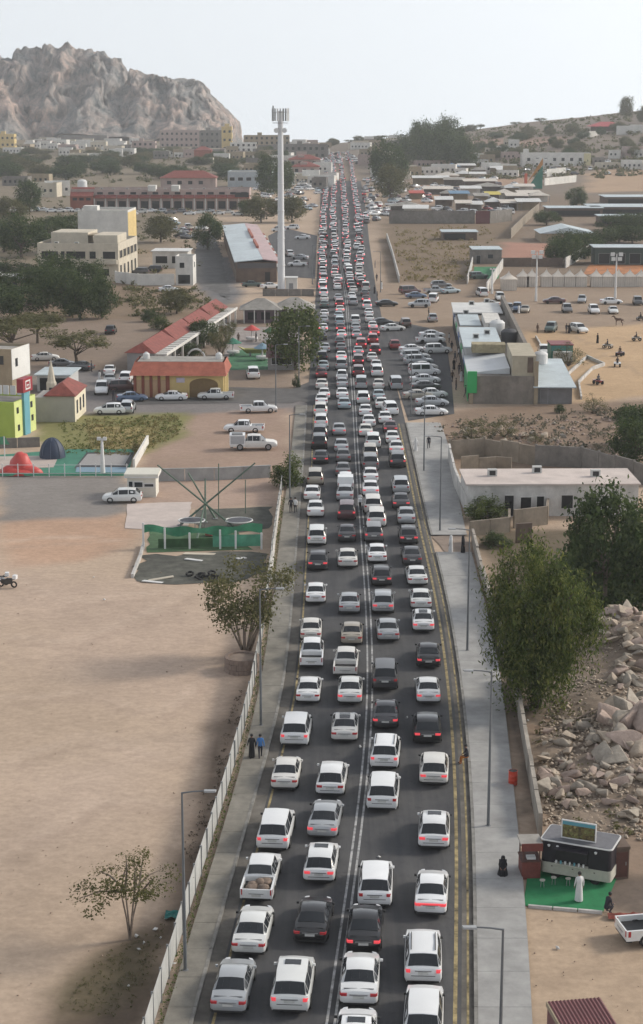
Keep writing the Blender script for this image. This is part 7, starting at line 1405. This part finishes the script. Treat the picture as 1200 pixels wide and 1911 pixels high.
# rows of cars in front of the long arcade and beside its yard
ra = random.Random(12)
for k in range(12): park(30+k*16+ra.uniform(-3, 3), 395+ra.uniform(-1, 2), ra.choice(['sedan', 'suv']), ra.choice([W, W, 'pale blue', S_]), 90+ra.uniform(-4, 4), 'in the row parked before the long arcade', 2)
for k in range(13): park(228+k*18, 398+ra.uniform(-3, 4), ra.choice(['sedan', 'suv']), ra.choice([W, W, S_, GR]), 90+ra.uniform(-6, 6), 'in the row parked before the arcade shops', 2)
far_l_ = [(ra.choice(kinds), ra.choice(cols), *G(ra.uniform(300, 370), ra.uniform(410, 445))[:2], ra.uniform(0, 6), False) for _ in range(16)]+[(ra.choice(kinds), ra.choice(cols), *G(ra.uniform(470, 590), ra.uniform(345, 392))[:2], ra.uniform(0, 6), False) for _ in range(40)]+[(ra.choice(kinds), ra.choice(cols), *G(ra.uniform(690, 760), ra.uniform(330, 402))[:2], ra.uniform(0, 6), False) for _ in range(34)]+[(ra.choice(kinds), ra.choice(cols), *G(ra.uniform(770, 960), ra.uniform(335, 400))[:2], ra.uniform(0, 6), False) for _ in range(60)]+[(ra.choice(kinds), ra.choice(cols), *G(ra.uniform(540, 680), ra.uniform(288, 306))[:2], ra.uniform(0, 6), False) for _ in range(46)]+[(ra.choice(kinds), ra.choice(cols), *G(ra.uniform(530, 594), ra.uniform(300, 360))[:2], ra.uniform(0, 6), ra.random() < .3) for _ in range(70)]+[(ra.choice(kinds), ra.choice(cols), *G(ra.uniform(678, 706), ra.uniform(318, 420))[:2], ra.uniform(-.5, .5), ra.random() < .3) for _ in range(40)]+[(ra.choice(kinds), ra.choice(cols), *G(ra.uniform(960, 1200), ra.uniform(300, 330))[:2], ra.uniform(0, 6), False) for _ in range(24)]
far_mass('distant_traffic', 'mass of far off queuing cars running to the end of the road', far_cars); far_mass('distant_parked_cars', 'mass of far off cars parked among shops and fair stalls', far_l_)
# utility truck: pickup cab with a tall shuttered box body
p_ = G(473, 838); t = car('pickup', W, p_-Vector((2.9, 0, 0)), math.radians(-88), 'white utility truck with shuttered equipment box on the dirt lot', PK, 0, False, ()); t.scale = (1.12, 1.12, 1.1)
MB().box(-.92, .92, -.05, 1.68, .62, 1.75).build('equipment_box', PAINT[W], t); SHUT = mat('shutter_grey', (.38, .39, .41), .5, .1)
for s in (-1, 1):
    for k in range(7): MB().box(s*.93-.012, s*.93+.012, .08, 1.55, .75+k*.13, .75+k*.13+.11).build('shutter_slat', SHUT, t)
MB().box(-.6, .6, .2, 1.4, 1.76, 1.9).build('roof_rack', GMETAL, t)
park(1246, 1748, 'pickup', W, -80, 'on the dirt lot beside the green carpet', 0)
# ------------------------------------------------------------------ people
SKIN = mat('skin', (.23, .125, .085), .6, .06); HAIR = mat('black_hair', (.012, .011, .011), .6)
CL = {'black': mat('cloth_black', (.013, .013, .016), .9), 'white': mat('cloth_white', (.60, .60, .60), .9, .05), 'blue': mat('cloth_blue', (.05, .17, .42), .9), 'dark': mat('cloth_dark', (.03, .03, .04), .9), 'grey': mat('cloth_grey', (.16, .16, .17), .9), 'brown': mat('cloth_brown', (.10, .06, .04), .9), 'orange': mat('cloth_orange', (.45, .16, .04), .9), 'cream': mat('cloth_cream', (.5, .45, .36), .9)}
def skeleton(pose):
    """joints: name -> (pos, radius), edges"""
    J = {'pel': ((0, 0, .95), .135), 'wai': ((0, 0, 1.08), .125), 'che': ((0, .01, 1.32), .155), 'nec': ((0, .0, 1.50), .055), 'chi': ((0, .03, 1.57), .07), 'hea': ((0, .015, 1.66), .098), 'top': ((0, .0, 1.74), .07)}
    E = [('pel', 'wai'), ('wai', 'che'), ('che', 'nec'), ('nec', 'chi'), ('chi', 'hea'), ('hea', 'top')]
    for s, n in ((1, 'r'), (-1, 'l')):
        sw = .16*s if pose == 'walk' else .02*s
        J['sh'+n] = ((.17*s, 0, 1.42), .062); J['el'+n] = ((.235*s, -sw*.5-.02, 1.14), .045); J['wr'+n] = ((.25*s, -sw*1.1+.06, .90), .033); J['pa'+n] = ((.25*s, -sw*1.2+.08, .82), .036)
        J['hi'+n] = ((.09*s, 0, .90), .10); J['kn'+n] = ((.095*s, sw*.8+.03, .50), .066); J['an'+n] = ((.10*s, sw*1.5-.03, .09), .045); J['to'+n] = ((.105*s, sw*1.5+.14, .035), .038)
        if pose == 'sit':
            J['kn'+n] = ((.12*s, .42, .88), .066); J['an'+n] = ((.12*s, .46, .48), .045); J['to'+n] = ((.12*s, .62, .435), .038); J['el'+n] = ((.24*s, .08, 1.16), .045); J['wr'+n] = ((.15*s, .30, 1.04), .033); J['pa'+n] = ((.12*s, .36, 1.01), .036)
        if pose == 'crouch':
            J['kn'+n] = ((.14*s, .38, .98), .066); J['an'+n] = ((.12*s, .12, .66), .045); J['to'+n] = ((.12*s, .30, .61), .038); J['el'+n] = ((.24*s, .18, 1.12), .045); J['wr'+n] = ((.14*s, .42, 1.08), .033); J['pa'+n] = ((.1*s, .48, 1.06), .036)
        E += [('che', 'sh'+n), ('sh'+n, 'el'+n), ('el'+n, 'wr'+n), ('wr'+n, 'pa'+n), ('pel', 'hi'+n), ('hi'+n, 'kn'+n), ('kn'+n, 'an'+n), ('an'+n, 'to'+n)]
    if pose in ('sit', 'crouch'):
        lean = .10 if pose == 'sit' else .22
        for k in ('wai', 'che', 'nec', 'chi', 'hea', 'top'): x, y, z = J[k][0]; J[k] = ((x, y+(z-.95)*lean*1.6, z), J[k][1])
        for k in ('shr', 'shl'): x, y, z = J[k][0]; J[k] = ((x, y+(z-.95)*lean*1.6, z), J[k][1])
    return J, E
BODY = {}
def body_mesh(pose, up, low, robe):
    key = (pose, up, low, robe)
    if key in BODY: return BODY[key]
    J, E = skeleton(pose); names = list(J); ix = {n: i for i, n in enumerate(names)}
    me_ = bpy.data.meshes.new('skel'); me_.from_pydata([J[n][0] for n in names], [(ix[a], ix[b_]) for a, b_ in E], []); o = bpy.data.objects.new('skel', me_); COL.objects.link(o)
    md = o.modifiers.new('s', 'SKIN'); sl = me_.skin_vertices[0].data
    for n in names: sl[ix[n]].radius = (J[n][1],)*2
    sl[ix['pel']].use_root = True
    ss = o.modifiers.new('u', 'SUBSURF'); ss.levels = 1; ss.render_levels = 1
    dg = bpy.context.evaluated_depsgraph_get(); ev = o.evaluated_get(dg); m2 = bpy.data.meshes.new_from_object(ev); m2.name = 'body'; bpy.data.objects.remove(o)
    # fingers, nose and ears grow on the same mesh
    mb = MB(); mb.v = [tuple(v.co) for v in m2.vertices]; mb.f = [tuple(p_.vertices) for p_ in m2.polygons]; mb.m = [0]*len(mb.f)
    for s, n in ((1, 'r'), (-1, 'l')):
        w_, p_ = Vector(J['wr'+n][0]), Vector(J['pa'+n][0]); d = (p_-w_).normalized(); sd_ = Vector((0, 1, 0)) if abs(d.y) < .7 else Vector((1, 0, 0))
        for k, L_ in enumerate((.060, .072, .076, .068)): b0 = p_+d*.02+sd_*(k-1.5)*.017; mb.tube([b0, b0+d*L_*.55, b0+d*L_+Vector((-s*.018, 0, 0))], [.0085, .008, .006], 5)
        b0 = w_.lerp(p_, .45)+sd_*.028; mb.tube([b0, b0+d*.035+sd_*.022, b0+d*.065+sd_*.022], [.010, .009, .007], 5)
        h_ = Vector(J['hea'][0]); mb.tube([h_+Vector((s*.085, -.01, -.02)), h_+Vector((s*.105, -.015, .0))], [.022, .016], 6)
    h_ = Vector(J['hea'][0]); mb.tube([h_+Vector((0, .085, .01)), h_+Vector((0, .115, -.025))], [.010, .016], 5)
    cu, cl = CL[up], CL[low]; V = mb.v; m = []
    hz_ = J['nec'][0][2]
    for f in mb.f:
        c_ = sum((Vector(V[i]) for i in f), Vector())/len(f)
        near = lambda k: (c_-Vector(J[k][0])).length
        hand = min(near('par'), near('pal')); foot = min(near('tor'), near('tol'))
        if c_.z > hz_+.01: m.append(0)
        elif hand < .10: m.append(0)
        elif foot < .09: m.append(3)
        elif c_.z > .93 and not (pose in ('sit', 'crouch') and c_.y > .2 and min(near('wrr'), near('wrl'), near('elr'), near('ell')) > .16): m.append(1)
        else: m.append(2)
    mb.m = m; BODY[key] = mb.mesh('body', [SKIN, cu, cl, CL['dark']], 60); return BODY[key]
def person(px_, py_, up, low, label, deg=0, pose='walk', robe=None, scarf=None, drop=0.0, h=1.0, grp='people about the town'):
    t = thing('person', label, 'person', G(px_, py_)-Vector((0, 0, drop)), math.radians(deg), grp); t.scale = (h, h, h)
    link('body', body_mesh(pose, up, low, robe), t)
    J, _ = skeleton(pose); c_ = Vector(J['hea'][0])
    mb = MB()
    if scarf: mb.lathe([(.16, -.22), (.135, -.08), (.125, .03), (.10, .10), (.03, .125)], 12, c_-Vector((0, .03, 0))); mb.build('head_scarf', CL[scarf], t, 60)
    else: mb.lathe([(.098, -.05), (.108, .02), (.098, .075), (.05, .112), (.01, .118)], 12, c_-Vector((0, .022, 0))); mb.build('hair', HAIR, t, 60)
    for s in (-1, 1): MB().lathe([(.002, -.012), (.012, 0), (.002, .012)], 6, c_+Vector((s*.036, .088, .012))).build('eye', HAIR, t)
    if robe and pose in ('walk', 'stand'):
        MB().lathe([(.23, .07), (.215, .3), (.185, .75), (.16, 1.0), (.175, 1.25), (.165, 1.40), (.075, 1.50)], 16).build('robe', CL[robe], t, 60)
    elif robe: MB().lathe([(.34, .44 if pose == 'sit' else .62), (.33, .6 if pose == 'sit' else .75), (.25, .95), (.19, 1.2), (.175, 1.38), (.08, 1.5)], 16, (0, .14, 0)).build('robe', CL[robe], t, 60)
    return t
person(470, 1416, 'black', 'black', 'person in black robe walking on the fenced pavement', 8, robe='black'); person(486, 1416, 'blue', 'dark', 'person in blue shirt walking on the fenced pavement', 8)
person(543, 958, 'dark', 'dark', 'person in dark clothes walking beside the fence'); person(551, 958, 'white', 'dark', 'person in white shirt walking beside the fence')
person(841, 1032, 'white', 'white', 'person in white robe standing at the dirt driveway', 60, 'stand', 'white', 'white'); person(864, 1033, 'black', 'black', 'person in black robe standing at the dirt driveway', -80, 'stand', 'black', 'black')
person(776, 843, 'white', 'white', 'person in white robe on the upper pavement', 10, robe='white', scarf='white'); person(800, 838, 'dark', 'dark', 'person in dark clothes on the upper pavement', 170)
person(872, 1424, 'dark', 'orange', 'person in dark top and orange trousers sitting on the kerb', 100, 'sit', drop=.42)
person(938, 1634, 'black', 'black', 'person in black robe seated on a chair on the slab pavement', 175, 'sit', 'black', 'black', drop=.38, h=.92)
ch = thing('chair', 'dark chair under the seated robed person', 'chair', G(938, 1634), math.radians(175)); MB().box(-.22, .22, -.2, .24, .37, .42).build('seat', CL['dark'], ch); MB().box(-.22, .22, -.25, -.2, .42, .9).build('backrest', CL['dark'], ch)
for x in (-.2, .17):
    for y in (-.2, .2): MB().box(x, x+.03, y, y+.03, -.01, .37).build('leg', GMETAL, ch)
person(1080, 1682, 'white', 'white', 'person in white robe with back turned facing the coffee kiosk', 10, 'stand', 'white'); person(1131, 1704, 'dark', 'dark', 'person in dark clothes crouching by the red blankets', -60, 'crouch', drop=.58)
person(1098, 1630, 'dark', 'dark', 'person in dark clothes serving behind the kiosk counter', 180, 'stand', drop=-.3)
rp_ = random.Random(3)
CROWD = [(843, 656), (847, 690), (844, 713), (856, 668), (857, 699), (867, 722), (872, 735), (876, 744), (882, 750), (869, 742), (863, 690), (880, 737), (851, 728), (838, 640), (849, 676), (861, 712), (874, 728)]
for i, (x, y) in enumerate(CROWD): u, l = rp_.choice([('white', 'white'), ('dark', 'dark'), ('black', 'black'), ('white', 'dark'), ('grey', 'dark'), ('brown', 'dark')]); person(x, y, u, l, f"person in {u} {'robe' if u == l else 'top'} in the crowd before the shop row", rp_.uniform(0, 360), rp_.choice(['walk', 'stand']), u if u == l and u != 'dark' else None, h=1.05, grp='crowd before the shop row')
for i, (x, y, u, w_) in enumerate(((171, 694, 'dark', 'on the lot under the acacia'), (186, 713, 'white', 'beside the cars at the gallery'), (212, 748, 'dark', 'by the blue sedan at the yellow entrance'), (1115, 641, 'black', 'on the sandy field'), (1003, 622, 'brown', 'behind the shop row wall'), (1057, 622, 'dark', 'between cars at the sandy field'), (1062, 622, 'black', 'beside the white SUV at the sandy field'), (704, 560, 'dark', 'at the upper roadside'), (699, 548, 'black', 'walking up the upper roadside'), (712, 540, 'white', 'at the upper roadside'), (703, 525, 'dark', 'further up the roadside'), (700, 500, 'grey', 'far up the roadside'), (968, 585, 'white', 'by the cars behind the shops'), (800, 592, 'dark', 'on the dirt behind the shops'), (575, 500, 'dark', 'on the tower forecourt'), (478, 638, 'dark', 'on the park paving'), (445, 640, 'brown', 'on the park paving'))): person(x, y, u, u, f'person in {u} clothes {w_}', rp_.uniform(0, 360), 'stand', u if u in ('black', 'white') else None, h=1.05)
# ------------------------------------------------------------------ quad bikes with riders, a motorbike, a horse
def quad(px_, py_, deg, label, c_):
    t = thing('quad_bike', label, 'quad bike', G(px_, py_), math.radians(deg), 'quad bikes on the sandy field')
    for x in (-.42, .42):
        for y in (-.55, .55): o = wheel_mb(MB(), .29, .26).build('wheel', TYRE, t, 40); o.location = (x, y, .29)
    MB().prism([(-.22, -.8), (.22, -.8), (.3, 0), (.22, .8), (-.22, .8), (-.3, 0)], .4, .66).build('body', PAINT[c_], t); MB().box(-.16, .16, -.5, .2, .66, .78).build('seat', TRIM, t)
    for y in (-.55, .55): MB().box(-.58, .58, y-.3, y+.3, .60, .64).build('mudguard', PAINT[c_], t)
    MB().tube([(-.36, .38, 1.0), (0, .48, .95), (.36, .38, 1.0)], .022, 6).build('handlebar', TRIM, t); MB().tube([(0, .6, .6), (0, .46, .96)], .03, 6).build('steering_post', TRIM, t)
for i, (x, y, d, c_, u) in enumerate(((1134, 650, 60, 'beige', 'dark'), (1157, 664, 150, 'dark red', 'brown'), (1152, 684, 170, 'white', 'dark'), (1116, 717, 200, 'red', 'grey'), (1188, 636, 90, 'beige', 'dark'), (1196, 598, 100, 'dark grey', 'black'))):
    quad(x, y, d, f'{c_} quad bike on the sandy field ridden by someone in {u}', c_); person(x, y, u, u, f'person in {u} riding the {c_} quad bike', d, 'sit', drop=.12, grp='riders on the sandy field')
def motorbike(px_, py_, rz, label, c_):
    t = thing('motorcycle', label, 'motorcycle', G(px_, py_), rz)
    for y in (-.65, .65): o = wheel_mb(MB(), .31, .13).build('wheel', TYRE, t, 40); o.location = (0, y, .31)
    MB().prism([(-.1, -.5), (.1, -.5), (.16, .1), (.1, .55), (-.1, .55), (-.16, .1)], .35, .78).build('frame_body', PAINT[c_], t); MB().box(-.13, .13, -.75, .05, .78, .86).build('seat', TRIM, t); MB().box(-.2, .2, -.95, -.6, .86, 1.2).build('top_box', PAINT['white'], t); MB().tube([(-.38, .42, 1.05), (0, .5, 1.0), (.38, .42, 1.05)], .022, 6).build('handlebar', TRIM, t); MB().tube([(0, .62, .35), (0, .48, 1.0)], .035, 6).build('fork', GMETAL, t)
motorbike(672, 948, heading(180), 'motorcycle threading between the traffic lanes', 'black')
motorbike(14, 1096, 1.3, 'dark motorcycle with white box parked on the bare dirt lot', 'black'); motorbike(-2, 1092, 1.6, 'white motorcycle parked beside the dark one on the dirt', 'white')
person(672, 948, 'white', 'dark', 'person in white top riding the motorcycle between lanes', 0, 'sit', drop=.08)
def horse(px_, py_, deg, label):
    t = thing('horse', label, 'horse', G(px_, py_), math.radians(deg)); J = {'rump': ((0, -.6, 1.32), .24), 'bel': ((0, -.05, 1.22), .27), 'che': ((0, .5, 1.22), .27), 'nk': ((0, .85, 1.55), .15), 'pol': ((0, 1.08, 1.92), .11), 'fac': ((0, 1.3, 1.78), .085), 'muz': ((0, 1.48, 1.62), .07), 'tl': ((0, -.86, 1.2), .05), 'tl2': ((0, -.95, .75), .045)}
    E = [('rump', 'bel'), ('bel', 'che'), ('che', 'nk'), ('nk', 'pol'), ('pol', 'fac'), ('fac', 'muz'), ('rump', 'tl'), ('tl', 'tl2')]
    for s, n in ((.16, 'a'), (-.16, 'b')):
        J.update({'fe'+n: ((s, .52, .95), .11), 'fk'+n: ((s, .54, .52), .06), 'ff'+n: ((s, .53, .12), .042), 'fh'+n: ((s, .58, .03), .05), 'hs'+n: ((s, -.5, 1.0), .15), 'hk'+n: ((s, -.38, .82), .10), 'hh'+n: ((s, -.72, .5), .06), 'hf'+n: ((s, -.66, .12), .042), 'ht'+n: ((s, -.61, .03), .05)})
        E += [('che', 'fe'+n), ('fe'+n, 'fk'+n), ('fk'+n, 'ff'+n), ('ff'+n, 'fh'+n), ('rump', 'hs'+n), ('hs'+n, 'hk'+n), ('hk'+n, 'hh'+n), ('hh'+n, 'hf'+n), ('hf'+n, 'ht'+n)]
    names = list(J); ix = {n: i for i, n in enumerate(names)}; me_ = bpy.data.meshes.new('h'); me_.from_pydata([J[n][0] for n in names], [(ix[a], ix[b_]) for a, b_ in E], []); o = bpy.data.objects.new('h', me_); COL.objects.link(o); o.modifiers.new('s', 'SKIN')
    for n in names: me_.skin_vertices[0].data[ix[n]].radius = (J[n][1],)*2
    me_.skin_vertices[0].data[ix['bel']].use_root = True; ss = o.modifiers.new('u', 'SUBSURF'); ss.levels = 1; m2 = bpy.data.meshes.new_from_object(o.evaluated_get(bpy.context.evaluated_depsgraph_get())); bpy.data.objects.remove(o); m2.materials.clear(); m2.materials.append(mat('horse_coat', (.10, .055, .035), .7)); m2.polygons.foreach_set('use_smooth', [True]*len(m2.polygons)); link('body', m2, t)
    MB().prism([(-.02, 0), (.02, 0), (.02, .5), (-.02, .5)], 0, .12).build('mane', HAIR, t).location = (0, .75, 1.72)
horse(1155, 608, 75, 'brown horse standing on the sandy field near the tents')
# low pale stones edging the sandy field
wall_run('field_edging', 'low pale kerb winding along the sandy field', [(1085, 745), (1080, 715), (1105, 690), (1128, 682), (1095, 668), (1060, 700)], .45, OLDW, panel=2.5, jitter=.05); wall_run('field_edging', 'low pale kerb at the corner of the sandy field', [(1000, 630), (1015, 655)], .4, OLDW, panel=2.5)
# ------------------------------------------------------------------ haze
hb = MB().box(-1300, 1300, -90, 2950, -90, 175).build('haze', []); hb['kind'] = 'stuff'; hb['label'] = 'thin pale haze over the whole valley'
hm = bpy.data.materials.new('haze_air'); hm.use_nodes = True; N = hm.node_tree.nodes; N.remove(N['Principled BSDF']); pv = N.new('ShaderNodeVolumePrincipled'); pv.inputs['Density'].default_value = HAZE; pv.inputs['Color'].default_value = (.93, .95, .97, 1); pv.inputs['Anisotropy'].default_value = .2
hm.node_tree.links.new(pv.outputs[0], N['Material Output'].inputs['Volume']); hb.data.materials.append(hm); hb.display_type = 'WIRE'
